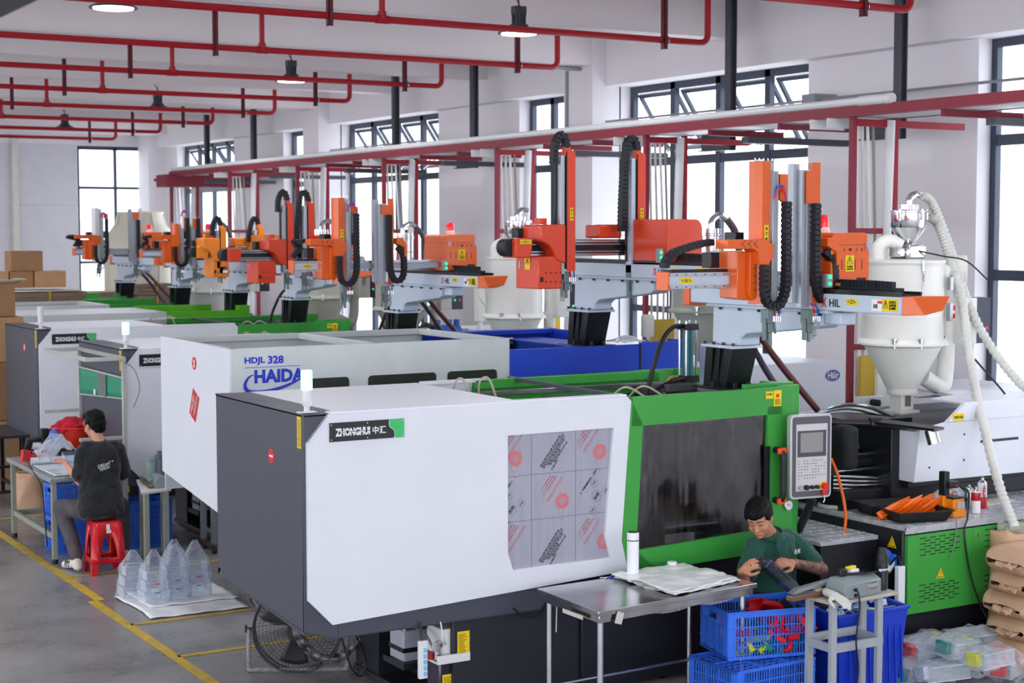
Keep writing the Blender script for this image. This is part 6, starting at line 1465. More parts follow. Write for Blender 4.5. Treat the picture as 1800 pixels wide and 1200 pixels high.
def crate(label, loc, rz, L_=.60, W_=.42, H_=.30, group=None, m=BINB, flip=False):
    t = thing('plastic_crate', label, 'crate', loc, rz, group)
    if flip: t.rotation_euler = (pi, 0, rz); t.location = (loc[0], loc[1], loc[2] + H_); WM[t.name] = MX.Translation(t.location) @ MX.Rotation(rz, 4, 'Z') @ MX.Rotation(pi, 4, 'X')
    rows = [.02 + (H_ - .055) * k / 4 for k in range(1, 4)]
    a, b = L_ / 2, W_ / 2
    for nm_, P, ln, nx, hd in (('front_wall', lambda s, z, d: (-a + s, -b - d, z), L_, 26, False), ('rear_wall', lambda s, z, d: (-a + s, b + d, z), L_, 26, False),
                           ('end_wall', lambda s, z, d: (-a - d, -b + s, z), W_, 15, True), ('end_wall', lambda s, z, d: (a + d, -b + s, z), W_, 15, True)):
        q = MB(); lattice(q, P, ln, H_, nx, rows, hand=hd, solid_l=.05 if ln > .5 else .045); q.build(nm_, m, t, local=True, smooth=0)
    q = MB()
    for i in range(13): q.box(-a + L_ * i / 12 - .006, -a + L_ * i / 12 + .006, -b, b, .004, .010)
    for i in range(9): q.box(-a, a, -b + W_ * i / 8 - .006, -b + W_ * i / 8 + .006, .004, .010)
    for i in (0, 4, 8, 12): q.box(-a + L_ * i / 12 - .008, -a + L_ * i / 12 + .008, -b, b, 0, .02)
    q.box(-a, a, -.008, .008, 0, .02); q.build('floor_lattice', m, t, local=True, smooth=0)
    q = MB().rect_ring((-a - .012, a + .012, -b - .012, b + .012), (-a + .003, a - .003, -b + .003, b - .003), 'z', H_ - .006, H_ + .004); q.build('rim', m, t, local=True, bevel=.003)
    return t
RZC = atan2(-.15, .6)
C1 = crate('upright blue crate full of coloured plastic parts, topmost beside the steel table', (6.57, 7.985, .325), RZC)
crate('upside-down blue crate under the crate of coloured parts', (6.46, 7.90, 0), RAD(2), .64, .46, .315, flip=True)
crate('blue crate under the workbench on the left, top of its stack', (4.25, 15.2, .33), RAD(3), .55, .38, .30)
crate('blue crate on the floor under the workbench, left stack', (4.25, 15.2, 0), RAD(3), .55, .38, .32)
crate('blue crate standing on the floor right of the workbench legs', (4.80, 15.0, 0), RAD(8), .44, .34, .44)
tag(MB().box(4.4, 4.7, 15.3, 15.5, .35, .72).build('red_bin', mat('dark_red_plastic', (150, 20, 36), .4), bevel=.02), 'dark red plastic bin behind the seated person', 'bin')
# coloured parts in the top crate
PC = {'red': mat('red_part', (216, 20, 40), .35), 'teal': mat('teal_part', (16, 130, 118), .35), 'yellow': mat('lime_yellow_part', (206, 206, 30), .35), 'white': mat('clear_white_part', (214, 222, 232), .2, coat=.6)}
def part_shape(nm_, m, M, s=1., lab=None, grp=None):
    q = MB(); q.M = M
    q.rect_ring((-.06 * s, .06 * s, -.035 * s, .035 * s), (-.052 * s, .052 * s, -.028 * s, .028 * s), 'z', 0, .035 * s).box(-.06 * s, .06 * s, -.035 * s, .035 * s, 0, .005 * s).box(-.07 * s, -.06 * s, -.02 * s, .02 * s, .01 * s, .03 * s)
    return tag(q.build(nm_, m, smooth=0, origin=M.translation), lab, 'plastic lid', grp)
RC = MX.Translation((6.57, 7.985, .345)) @ MX.Rotation(RZC, 4, 'Z')
k = 0
for cname, n_, xr, zr in (('teal', 20, (-.05, .26), (0, .10)), ('yellow', 9, (-.26, -.02), (0, .12)), ('white', 5, (-.24, -.08), (.03, .1)), ('red', 26, (0, .26), (.10, .22)), ('red', 6, (-.26, -.14), (.08, .16)), ('teal', 3, (-.1, .0), (.12, .17)), ('red', 8, (.05, .24), (.02, .1))):
    for i in range(n_):
        M = RC @ MX.Translation((R_.uniform(*xr), R_.uniform(-.17, .17) if i > n_ // 2 else R_.uniform(-.17, -.1), R_.uniform(*zr))) @ MX.Rotation(R_.uniform(0, 6.28), 4, 'Z') @ MX.Rotation(R_.uniform(-1.2, 1.2), 4, 'X')
        c_ = {'red': 'red', 'teal': 'teal', 'yellow': 'lime yellow', 'white': 'clear whitish'}[cname]
        lx = (RC.inverted() @ M.translation); pos = ('left end', 'middle', 'right end')[0 if lx.x < -.1 else (1 if lx.x < .1 else 2)] + (', low down' if lx.z < .09 else ', near the top')
        part_shape('moulded_piece', PC[cname], M, 1.05, c_ + ' moulded piece in the top blue crate, ' + pos, c_ + ' pieces in the top blue crate, ' + pos)
# ------------------------------------------------------------------ steel table
SST = mat('stainless_sheet', (206, 206, 208), .2, metal=1., var=.12, scale=4, bump=.15, bscale=5)
t = thing('steel_table', 'stainless steel work table in front of the nearest machine', 'table', (5.8, 8.05, 0))
MB().prism([(5.15, 7.69), (6.43, 7.82), (6.40, 8.47), (5.17, 8.40)], 'z', .77, .80).build('table_top', SST, t, bevel=.003)
MB().prism([(5.165, 7.705), (6.41, 7.835), (6.38, 8.45), (5.185, 8.385)], 'z', .725, .77).build('apron', SST, t, bevel=.003)
for x, y in ((5.20, 7.745), (5.22, 8.34), (6.36, 7.88), (6.34, 8.40)):
    l = MB().cyl((x, y, .03), (x, y, .73), .019, n=14).build('leg', STEEL, t); MB().cyl((x, y, 0), (x, y, .03), .024, n=12).build('foot', BLKPL, l)
MB().cyl((5.21, 7.76, .2), (5.22, 8.33, .2), .012, n=10).build('stretcher', STEEL, t); MB().cyl((6.35, 7.9, .2), (6.34, 8.38, .2), .012, n=10).build('stretcher', STEEL, t); MB().cyl((5.22, 8.33, .2), (6.34, 8.38, .2), .012, n=10).build('stretcher', STEEL, t)
MB().cb((5.30, 7.695, .745), (.05, .002, .07), MX.Rotation(.3, 3, 'Y')).build('torn_tape', mat('torn_film', (210, 204, 200), .3), t); MB().cb((5.14, 7.95, .735), (.003, .22, .025)).build('torn_tape', mat('torn_film', (210, 204, 200), .3), t)
MB().grid(lambda u, v: V((5.55 + .83 * u, 7.755 + .085 * u - .004, .80 - .07 * v - .02 * abs(sin(u * 7)) * v)), 20, 3).build('film_strip', film('edge_film', (214, 208, 206), .25, .15, 1.), t)
t = thing('tumbler', 'tall white insulated bottle with dark lid ring on the steel table', 'bottle', (5.86, 8.36, .80))
MB().lathe([(.036, 0), (.038, .01), (.038, .235), (.036, .24), (0, .24)], n=28).build('body', WHTINK, t, local=True, bevel=.002)
MB().lathe([(.0385, .24), (.0385, .285), (.036, .29), (0, .29)], n=28).build('lid', WHTINK, t, local=True); MB().lathe([(.0375, .236), (.0388, .237), (.0388, .242), (.0375, .243)], n=28).build('ring', BLKINK, t, local=True); MB().lathe([(.034, .288), (.034, .292), (0, .292)], n=24).build('cap', BLACK, t, local=True)
tag(MB().lathe([(.03, 0), (.032, .004), (.032, .045), (.03, .05), (0, .05)], (0, 0, 0), 24).build('bottle_cap', WHTINK), 'round white cup-like cap on the plastic bags', 'cap').location = (6.22, 8.43, .80)
BAGM = mat('milky_film_bags', (254, 255, 255), .35, var=.03, scale=5, bump=.8, bscale=16, coat=.4, stretch=(.4, 3, 1))
def bag_layer(k):
    a = .018 * k
    def fn(u, v):
        x = 5.74 + .60 * u + .03 * v - a * .5; y = 8.40 - .62 * v + .10 * u * v + .03 * u
        wob = .012 * NZ.noise(V((u * 5 + k, v * 5, k))) ; e = .02 * NZ.noise(V((u * 12, v * 12, k * 3)))
        return V((x + e, y + e + .012 * sin(k * 2), .806 + .009 * k + wob + .006 * sin(v * 9 + k)))
    return fn
for k in range(4):
    tag(MB().grid(bag_layer(k), 34, 30).build('plastic_bag', BAGM, solid=.003, origin=(6.05, 8.1, .81)), ('lowest', 'second', 'third', 'topmost')[k] + ' milky flat plastic bag of the pile on the steel table', 'bag', 'flat bags on the steel table')
t = thing('keys', 'small bunch of keys with blue tag on the steel table', 'keys', (5.70, 8.42, .80))
MB().cb((0, 0, .004), (.05, .012, .003), MX.Rotation(.5, 3, 'Z')).cb((-.02, .01, .006), (.045, .01, .003), MX.Rotation(-.4, 3, 'Z')).build('key', STEEL, t, local=True); MB().cb((.04, .0, .007), (.035, .02, .008)).build('tag', mat('blue_tag', (40, 50, 200), .4), t, local=True)
# ------------------------------------------------------------------ small table on the right with the sealer
GT = mat('pale_grey_steel', (164, 170, 176), .5); TOPW = mat('worn_laminate', (192, 186, 174), .5, var=.12, scale=14)
t = thing('side_table', 'small grey steel stand with worn top beside the blue crates, carrying a sealer', 'table', (6.8, 7.47, 0))
MB().prism([(6.60, 7.30), (7.16, 7.33), (7.16, 7.60), (6.58, 7.63)], 'z', .735, .755).build('table_top', TOPW, t, bevel=.003)
for x, y in ((6.635, 7.35), (7.02, 7.36), (6.66, 7.59), (7.09, 7.58)): MB().box(x - .022, x + .022, y - .016, y + .016, 0, .735).build('leg', GT, t, bevel=.002)
MB().box(6.65, 7.0, 7.345, 7.365, .43, .485).build('front_rail', GT, t); MB().box(6.67, 7.07, 7.575, 7.595, .45, .50).build('rear_rail', GT, t); MB().box(6.635, 6.66, 7.37, 7.57, .43, .48).build('side_rail', GT, t); MB().box(7.04, 7.07, 7.37, 7.57, .43, .48).build('side_rail', GT, t)
def sealer(label, M):
    t = thing('heat_sealer', label, 'sealer', M.translation); t.matrix_world = M; WM[t.name] = M
    b_ = MB().prism([(-.06, 0), (.10, 0), (.10, .09), (.03, .125), (-.03, .125), (-.06, .07)], 'y', -.17, .17).build('housing', mat('sealer_grey_green', (132, 146, 148), .45), t, local=True, bevel=.006)
    MB().box(-.12, -.06, -.46, .14, .005, .03).build('bed', mat('wood_brown_bed', (128, 84, 56), .6), t, local=True, bevel=.003); MB().box(-.115, -.065, -.46, .12, .03, .034).build('heating_strip', ALU, t, local=True)
    MB().prism([(-.46, .05), (-.40, .075), (.02, .095), (.02, .075), (-.40, .05)], 'x', -.115, -.065).build('lever', ALU, t, local=True, bevel=.003)
    return t, b_
ts, hb = sealer('grey-green hand sealer on the stand beside the blue crates', MX.Translation((6.86, 7.44, .755)) @ MX.Rotation(RAD(-82), 4, 'Z'))
hb2 = MB().box(.1, .102, .03, .14, .03, .085); hb2.build('rating_plate', mat('plate_text', (186, 184, 180), .3, col2=(60, 58, 60), scale=70, stretch=(1, .1, 3)), hb, local=True, smooth=0)
for z_ in (.055, .02): MB().cyl((.10, -.08, z_), (.112, -.08, z_), .011, n=12).build('cord_gland', BLKPL, hb, local=True)
tag(MB().tube(curve_pts([(6.78, 7.335, .81), (6.79, 7.30, .80), (6.80, 7.295, .7), (6.78, 7.30, .5), (6.81, 7.31, .3), (6.77, 7.32, .1), (6.65, 7.3, .01)], 8), .006, 6).build('sealer_cord', BLKPL, origin=(6.74, 7.31, .5)), 'black cord hanging from the sealer in front of the stand', 'cord')
t = thing('tape_measure', 'small black gadget and cutter lying on top of the right-hand sealer', 'tool', (6.77, 7.42, .88))
MB().box(-.03, .03, -.02, .02, 0, .045).build('body', BLKPL, t, local=True, bevel=.01); MB().cb((.09, -.01, .008), (.14, .018, .014), MX.Rotation(-.2, 3, 'Z')).build('cutter', BLACK, t, local=True)
tag(MB().cb((6.88, 7.45, .895), (.07, .05, .03)).build('white_box', WHTINK, bevel=.004), 'small white box on top of the right-hand sealer', 'box')
tag(MB().cb((6.87, 7.455, .918), (.08, .03, .016), MX.Rotation(.2, 3, 'Z')).build('yellow_pliers', YEL, bevel=.005), 'yellow-handled nippers lying on the small white box', 'tool')
tag(MB().cb((6.97, 7.42, .886), (.12, .06, .008), MX.Rotation(-.1, 3, 'Z')).build('mobile_phone', mat('phone_glass', (16, 18, 24), .1, coat=.8), bevel=.002), 'dark phone lying on the sealer next to the sports bottle', 'phone')
t = thing('sports_bottle', 'dark transparent sports bottle with white lettering on the stand', 'bottle', (7.12, 7.44, .755))
DKP = mat('smoke_plastic', (34, 38, 50), .15, coat=.7)
MB().lathe([(.032, 0), (.036, .01), (.034, .06), (.037, .1), (.036, .17), (.037, .18)], n=24).build('body', DKP, t, local=True); MB().lathe([(.038, .175), (.038, .215), (.03, .235), (.026, .26), (0, .265)], n=24).build('lid', BLKPL, t, local=True)
MB().tube(curve_pts([(.036, 0, .2), (.05, 0, .19), (.05, 0, .16), (.038, 0, .15)], 5), .005, 6).build('loop', BLKPL, t, local=True)
lettering('sport', (7.098, 7.403, .885), (.95, -.3, 0), (0, 0, 1), .07, .022, WHTINK, t, bold=.03)
GLV = mat('soiled_cotton_glove', (214, 212, 208), .9, var=.1)
q = MB(); hand(q, (6.66, 7.38, .785), (-.1, -1, -.15), (0, 0, 1), 1, 12, 1.1); limb(q, (6.66, 7.44, .79), .026, (6.66, 7.39, .785), .028)
fuse(tag(q.build('glove', GLV, origin=(6.6, 7.4, .78)), 'soiled white cotton glove hanging over the edge of the stand', 'glove'), .006, 3)
q = MB().tube(curve_pts([(6.63, 7.52, .785), (6.70, 7.48, .79), (6.76, 7.40, .785)], 6), .03, 12, rr=[.022 + .008 * sin(i) for i in range(13)])
tag(q.build('wrapped_bundle', film('dusty_wrap', (190, 184, 160), .75, .3, 1.), origin=(6.66, 7.5, .77)), 'crumpled plastic-wrapped bundle between glove and sealer', 'bundle')
# power strip standing behind the bottle
t = thing('power_strip', 'white power strip fixed upright on the black cabinet corner', 'power strip', (7.80, 7.96, .56)); MB().box(7.74, 7.80, 7.93, 7.97, .40, .74).build('body', PVC, t, bevel=.004)
MB().tube(curve_pts([(7.77, 7.94, .74), (7.78, 7.98, .8), (7.80, 8.08, .72)], 5), .007, 6).build('cord', BLKPL, t)
t = thing('power_strip', 'long white power strip with blue sockets hanging under the nearest machine', 'power strip', (4.44, 8.56, .3))
pb = MB().box(4.42, 4.475, 8.53, 8.56, .305, .535).build('body', PVC, t, bevel=.004)
for k in range(5):
    q = MB().box(4.446, 4.47, 8.528, 8.53, .32 + .036 * k, .347 + .036 * k).build('socket', mat('pale_blue_socket', (130, 190, 230), .4, var=0), pb, smooth=0)
MB().tube([(4.445, 8.55, .535), (4.45, 8.58, .64)], .008, 6).build('cord', BLKPL, t)
# blue bin with clear scrap
t = thing('storage_bin', 'deep blue plastic bin of clear scrap behind the small stand', 'bin', (7.26, 7.86, 0))
q = MB(); o_ = [(6.93, 7.62), (7.52, 7.62), (7.58, 8.06), (6.99, 8.06)]; B_ = [(6.98, 7.66), (7.46, 7.66), (7.50, 8.02), (7.04, 8.02)]
vs = [(x, y, .02) for x, y in B_] + [(x, y, .56) for x, y in o_]
q.add(vs, [(0, 1, 2, 3)] + [(i, (i + 1) % 4, (i + 1) % 4 + 4, i + 4) for i in range(4)]); BB = mat('deep_blue_plastic', (24, 62, 196), .35)
q.build('tub', BB, t, solid=.006, smooth=0); MB().ring([(x, y) for x, y in ((6.915, 7.605), (7.535, 7.605), (7.595, 8.075), (6.975, 8.075))], [(x, y) for x, y in ((6.94, 7.63), (7.51, 7.63), (7.57, 8.05), (7.0, 8.05))], 'z', .55, .57).build('rim', BB, t, bevel=.004)
q = MB()
for k in range(9): q.cb((7.03 + .055 * k, 7.622, .3), (.008, .012, .45), MX.Rotation(RAD(-3), 3, 'X')); 
for k in range(5): q.cb((7.535, 7.68 + .07 * k, .3), (.012, .008, .45), MX.Rotation(RAD(5), 3, 'Y'))
q.build('ribs', BB, t, smooth=0)
q = MB()
for i in range(90):
    M = MX.Rotation(R_.uniform(0, 6.3), 3, 'Z') @ MX.Rotation(R_.uniform(-1.3, 1.3), 3, 'X')
    q.cb((R_.uniform(7.0, 7.5), R_.uniform(7.68, 8.0), R_.uniform(.43, .57)), (R_.uniform(.04, .12), R_.uniform(.01, .05), .003), M)
tag(q.build('clear_scrap', mat('clear_scrap', (206, 222, 240), .12, coat=.8, var=.1), smooth=0), 'clear plastic offcuts heaped in the deep blue bin', 'scrap', kind='stuff')
# the part held by the green-polo worker, with his trimming knife
clear_part('clear_container', 'long clear plastic container held by the person in the green polo', MX.Translation((6.73, 7.92, .765)) @ MX.Rotation(RAD(-12), 4, 'Z') @ MX.Rotation(RAD(42), 4, 'Y') @ MX.Translation((0, 0, -.03)), .40, .15, .06, film('smoky_clear', (60, 66, 84), .35, .1, .2, 4), mat('smoky_edge', (92, 100, 124), .15, coat=.7, var=0))
t = thing('trimming_knife', 'small black trimming knife in the hand of the person in the green polo', 'knife', (6.55, 7.97, .88))
MB().cyl((-.04, .02, -.01), (.03, -.02, .01), .010, n=10).build('handle', BLKPL, t, local=True); MB().cb((.055, -.035, .018), (.05, .006, .01), MX.Rotation(-.5, 3, 'Z')).build('blade', STEEL, t, local=True)
# ------------------------------------------------------------------ things on the tread plate of the cabinet
def tray(label, x, y, z, rz):
    t = thing('parts_tray', label, 'tray', (x, y, z), rz)
    a, b = .21, .13; q = MB(); q.add([(-a + .03, -b + .03, .003), (a - .03, -b + .03, .003), (a - .03, b - .03, .003), (-a + .03, b - .03, .003), (-a, -b, .075), (a, -b, .075), (a, b, .075), (-a, b, .075)], [(0, 1, 2, 3)] + [(i, (i + 1) % 4, (i + 1) % 4 + 4, i + 4) for i in range(4)])
    q.build('pan', BLKPL, t, local=True, solid=.006, bevel=.012); MB().rect_ring((-a - .012, a + .012, -b - .012, b + .012), (-a, a, -b, b), 'z', .07, .078).build('rim', BLKPL, t, local=True, bevel=.002)
    return t
tray('front black tray under the orange blades', 8.14, 8.18, .987, RAD(-14)); tray('rear black tray behind the orange blades', 8.18, 8.50, .987, RAD(-14))
OBL = mat('orange_blade_plastic', (250, 112, 14), .4)
for i in range(24):
    M = MX.Translation((8.0 + .018 * i, 8.30 - .004 * i + R_.uniform(-.02, .02), 1.045 + .012 * (i % 3))) @ MX.Rotation(RAD(-20 + R_.uniform(-6, 6)), 4, 'Z') @ MX.Rotation(RAD(-30 + R_.uniform(-7, 7)), 4, 'Y') @ MX.Rotation(RAD(20 + R_.uniform(-20, 20)), 4, 'X')
    q = MB(); q.M = M; q.prism([(-.11, -.03), (.02, -.022), (.14, -.004), (.14, .004), (.02, .03), (-.11, .036)], 'z', 0, .004)
    tag(q.build('orange_blade', OBL, smooth=0, origin=M.translation), 'orange plastic blade in the heap on the black trays, ' + ('left end', 'left of centre', 'right of centre', 'right end')[i // 6], 'plastic part', 'orange blades on the black trays, ' + ('left end', 'left of centre', 'right of centre', 'right end')[i // 6])
t = thing('work_lamp', 'orange and black work lamp with battery standing on the tread plate', 'lamp', (8.47, 8.13, .987))
MB().box(-.07, .05, -.045, .08, 0, .06).build('battery', mat('amber_plastic', (240, 140, 20), .4), t, local=True, bevel=.006); MB().box(-.065, .045, -.04, .08, .06, .13).box(-.09, -.045, .03, .08, .0, .15).build('body', MATS['amber_plastic'], t, local=True, bevel=.006)
MB().box(-.03, .04, -.048, -.04, .062, .11).build('label', mat('silver_label', (180, 170, 176), .3), t, local=True); MB().box(-.065, .045, -.042, .08, .13, .145).box(-.09, -.04, .02, .08, .15, .32).box(-.06, .03, 0, .06, .2, .25).build('head', BLKPL, t, local=True, bevel=.006)
MB().cyl((.0, .0, .22), (.0, -.01, .22), .006, n=8).build('led', RUBR, t, local=True)
tag(MB().tube(curve_pts([(8.50, 8.12, 1.20), (8.51, 8.05, 1.16), (8.44, 7.99, 1.0), (8.38, 7.96, .9), (8.44, 7.95, .6), (8.52, 7.9, .35), (8.62, 7.8, .12), (8.66, 7.7, .01)], 8), .007, 6).build('lamp_cord', BLKPL, origin=(8.45, 7.95, .6)), 'black cord hanging over the green doors from the work lamp', 'cord')
tag(MB().tube(curve_pts([(8.27, 8.05, 1.06), (8.33, 7.99, 1.0), (8.30, 7.97, .85), (8.26, 7.965, .73)], 8), .004, 6).build('thin_wire', mat('grey_wire', (120, 124, 120), .5), origin=(8.3, 7.97, .8)), 'thin grey wire with red tip hanging over the first green door', 'wire')
def can(label, x, y, h_, body, top):
    t = thing('spray_can', label, 'spray can', (x, y, .987))
    MB().lathe([(.031, 0), (.033, .004), (.033, h_ * .8), (.03, h_ * .83), (.0, h_ * .84)], n=24).build('body', body, t, local=True); MB().lathe([(.0335, h_ * top[0]), (.0338, h_ * top[0] + .001), (.0338, h_ * top[1]), (.0335, h_ * top[1] + .001)], n=24).build('label_band', top[2], t, local=True)
    MB().lathe([(.03, h_ * .82), (.022, h_ * .88), (.012, h_ * .9), (.012, h_ * .96), (.006, h_), (0, h_)], n=18).build('nozzle', STEEL, t, local=True); return t
can('shorter red and white spray can, front one of the group', 8.70, 8.16, .19, WHTINK, (.48, .78, mat('can_red', (190, 24, 40), .3)))
cv = can('taller spray can with red vertical lettering', 8.86, 8.25, .235, WHTINK, (.02, .38, MATS['can_red']))
lettering('VESLEE', (8.845, 8.216, 1.12), (0, 0, -1), (1, -.4, 0), .10, .02, REDINK, cv, bold=.03)
can('steel-coloured spray can behind the shorter red one', 8.77, 8.29, .18, STEEL, (.3, .31, STEEL))
tag(MB().cyl((8.62, 8.42, 1.02), (8.9, 8.38, 1.02), .035, n=14).cyl((8.45, 8.44, 1.02), (8.62, 8.42, 1.02), .042, n=14).build('torch', BLKPL, bevel=.004), 'black cylinder tool lying behind the spray cans', 'tool')
tag(MB().cyl((8.45, 8.46, 1.02), (8.36, 8.47, 1.02), .045, n=18).build('paper_roll', WHTINK), 'white roll lying behind the work lamp', 'roll')
tag(MB().cb((8.65, 8.3, .999), (.10, .03, .018), MX.Rotation(.1, 3, 'Z')).build('rubber_grip', BLKPL, bevel=.008), 'black rubber grip lying beside the work lamp', 'tool')
tag(MB().grid(lambda u, v: V((8.55 + .5 * u, 8.42 + .2 * v, 1.02 + .10 * sin(pi * u) * sin(pi * v) + .03 * NZ.noise(V((u * 7, v * 5, 0))))), 24, 14).build('crumpled_film', film('glossy_wrap', (214, 222, 236), .35, .1, 1.2), origin=(8.8, 8.5, 1.02)), 'crumpled clear film lying under the injection cover', 'plastic film')
tag(MB().cb((9.15, 8.42, .99), (.35, .16, .006), MX.Rotation(.15, 3, 'Z')).build('cardboard_sheet', mat('pale_card', (206, 198, 184), .7)), 'pale card sheet lying on the tread plate at the right', 'sheet')
tag(MB().tube(curve_pts([(7.98, 9.0, 1.0), (7.9, 8.9, 1.0), (7.96, 8.78, 1.0), (8.2, 8.75, 1.0), (8.35, 8.72, 1.01)], 8), .016, 8).cb((8.38, 8.7, 1.015), (.09, .05, .035)).build('pneumatic_hose', mat('pale_hose', (196, 198, 196), .4), origin=(8.1, 8.8, 1)), 'loop of pale hose lying on the tread plate by the control panel', 'hose')
tag(MB().box(7.92, 8.06, 8.66, 8.84, 1.28, 1.60).build('black_cover_bag', mat('black_fabric', (26, 28, 34), .8, var=.1, bump=.4, bscale=20), bevel=.04), 'black fabric bag hanging to the right of the control panel', 'bag')
tag(MB().tube(curve_pts([(7.80, 8.68, 1.38), (7.80, 8.6, 1.25), (7.78, 8.5, 1.0), (7.68, 8.42, .78), (7.72, 8.36, .62), (7.72, 8.3, .48), (7.55, 8.25, .38), (7.3, 8.28, .36)], 9), .011, 8).build('air_hose', mat('orange_hose', (236, 104, 30), .4), origin=(7.7, 8.4, .8)), 'orange air hose hanging beside the control panel', 'hose')
tag(MB().ball((8.0, 8.95, .0), .01).cyl((7.75, 9.0, .72), (7.76, 9.01, .72), .02).build('black_plug', BLKPL), 'small black plug lying on the lower tread plate', 'plug') if False else None
# ------------------------------------------------------------------ kraft sacks
KR = mat('kraft_paper', (204, 166, 136), .8, var=.06, scale=4, bump=.5, bscale=7)
def sack(label, x0, y, z, L_=.7, W_=.42, h_=.17, tuck=.1, seed=0):
    t = thing('kraft_sack', label, 'sack', (x0 + L_ / 2, y, z), 0, 'kraft paper sacks stacked at the right')
    def fn(u, v):
        a = 2 * pi * v; px_ = -L_ / 2 + L_ * u
        e = min(1, (u * 7) ** .5 if u < .15 else 1) * min(1, ((1 - u) * 7) ** .5 if u > .85 else 1)
        c_, s_ = cos(a), sin(a)
        yy = W_ / 2 * (abs(c_) ** .55) * (1 if c_ > 0 else -1) * (.72 + .28 * e)
        zz = h_ / 2 + h_ / 2 * (abs(s_) ** .5) * (1 if s_ > 0 else -1) * max(.12, e)
        n_ = NZ.noise(V((u * 5 + seed, v * 6, seed))) * .018
        return V((px_ + n_ * .5, yy + n_, max(.002, zz + n_)))
    MB().grid(fn, 40, 36).build('body', KR, t, local=True, smooth=60)
    q = MB(); q.grid(lambda u, v: V((-L_ / 2 - .05 * (1 - u) + .02, (-.11 + .20 * v) * (.7 + .3 * u), h_ / 2 + .02 * NZ.noise(V((u * 4, v * 7, seed))) - .03 * (1 - u) + .012 * abs(sin(v * 5)))), 6, 12)
    q.build('folded_end', KR, t, local=True, solid=.005); return t
zs = 0
for k in range(5):
    sack(('lowest kraft sack of the stack at the right edge', 'second kraft sack from the floor', 'third kraft sack from the floor, sagging', 'fourth kraft sack from the floor', 'topmost lying kraft sack of the stack')[k], 8.41 + .02 * (k % 2) - (.04 if k == 0 else 0), 7.6 + .02 * (k % 3), zs, .7, .44, (.22, .20, .19, .20, .20)[k], seed=k * 3); zs += (.185, .16, .15, .155, .16)[k]
t = thing('kraft_sack', 'upright open kraft sack with clear liner behind the lying stack', 'sack', (8.85, 7.92, 0), 0, 'kraft paper sacks stacked at the right')
MB().grid(lambda u, v: V((.22 * (abs(cos(2 * pi * u)) ** .5) * (1 if cos(2 * pi * u) > 0 else -1) * (1 - .12 * v) + .02 * NZ.noise(V((u * 8, v * 5, 1))), .10 * (abs(sin(2 * pi * u)) ** .5) * (1 if sin(2 * pi * u) > 0 else -1) * (1 - .1 * v) + .02 * NZ.noise(V((u * 8, v * 5, 7))), 0.90 * v + .05 * NZ.noise(V((u * 6, 0, 3))) * v)), 48, 20).build('body', KR, t, local=True, smooth=60, solid=.004)
MB().grid(lambda u, v: V((.16 * cos(2 * pi * u) + .02 * sin(9 * u), .07 * sin(2 * pi * u), 0.83 + .12 * v + .03 * NZ.noise(V((u * 9, v * 4, 5))))), 30, 5).build('liner', film('sack_liner', (216, 210, 200), .3, .2, 1.), t, local=True)
# ------------------------------------------------------------------ pile of bagged boxes on the floor at the lower right
kk = 0
pil = [(7.78, 8.15, .0, 20, 'a'), (8.05, 8.32, .0, -10, 'b'), (8.25, 8.1, .02, 15, 'c'), (7.95, 7.9, .12, 5, 'd'), (8.35, 7.85, .13, -20, 'e'), (7.72, 7.85, .0, 35, 'f'), (8.05, 7.72, .14, 12, 'g'), (7.85, 7.62, .02, -8, 'h'), (8.35, 7.55, .0, 25, 'i'), (8.15, 7.5, .1, 5, 'j')]
desc = ['at the back left of the floor pile', 'at the back of the floor pile', 'at the back right, near the sacks', 'in the middle of the floor pile, on top', 'right of the middle, lime lid outward', 'at the left end of the floor pile', 'in front of the middle, on top', 'lowest at the front left of the pile', 'at the front right of the floor pile', 'topmost at the front of the pile']
lidc = [('red', 'teal'), ('white', 'teal'), ('yellow', 'red'), ('red', 'yellow'), ('yellow', 'teal'), ('teal', 'red'), ('teal', 'yellow'), ('white', 'teal'), ('red', 'yellow'), ('yellow', 'red')]
for (x, y, z, rz_, _), d_, lc in zip(pil, desc, lidc):
    M = MX.Translation((x, y, z + .01)) @ MX.Rotation(RAD(rz_), 4, 'Z') @ MX.Rotation(RAD(R_.uniform(-9, 9)), 4, 'X') @ MX.Rotation(RAD(R_.uniform(-6, 6)), 4, 'Y')
    t = thing('bagged_box', 'clear box with %s and %s lids %s' % ({'red': 'red', 'teal': 'teal', 'yellow': 'lime', 'white': 'whitish'}[lc[0]], {'red': 'red', 'teal': 'teal', 'yellow': 'lime'}[lc[1]], d_), 'plastic box', (x, y, z), 0, 'bagged boxes heaped on the floor')
    t.matrix_world = M; WM[t.name] = M
    MB().rect_ring((-.16, .16, -.09, .09), (-.155, .155, -.085, .085), 'z', 0, .10).box(-.16, .16, -.09, .09, 0, .004).box(-.16, .16, -.09, .09, .098, .102).build('box', CLEAR, t, local=True, bevel=.006)
    e = MB()
    for yy in (-.09, .09): e.box(-.16, .16, yy - .003, yy + .003, .094, .100).box(-.16, .16, yy - .003, yy + .003, 0, .006)
    e.build('edge', MATS['clear_edge'], t, local=True)
    for s_, c_ in ((-1, lc[0]), (1, lc[1])): MB().box(s_ * .155 - .035, s_ * .155 + .02, -.05 + .01 * s_, .05 + .01 * s_, .02, .106).build('lid', PC[c_], t, local=True, bevel=.008)
    MB().grid(lambda u, v, s=x: V(((u - .5) * .48, (v - .5) * .34, .015 + .115 * max(0, 1 - (2.15 * abs(v - .5)) ** 4) * max(0, 1 - (2.1 * abs(u - .5)) ** 6) + .03 * NZ.noise(V((u * 7 + s * 9, v * 6, s))))), 34, 26).build('bag', film('wrap_bag', (222, 228, 238), .05, .06, 1.1, 6), t, local=True, smooth=25)
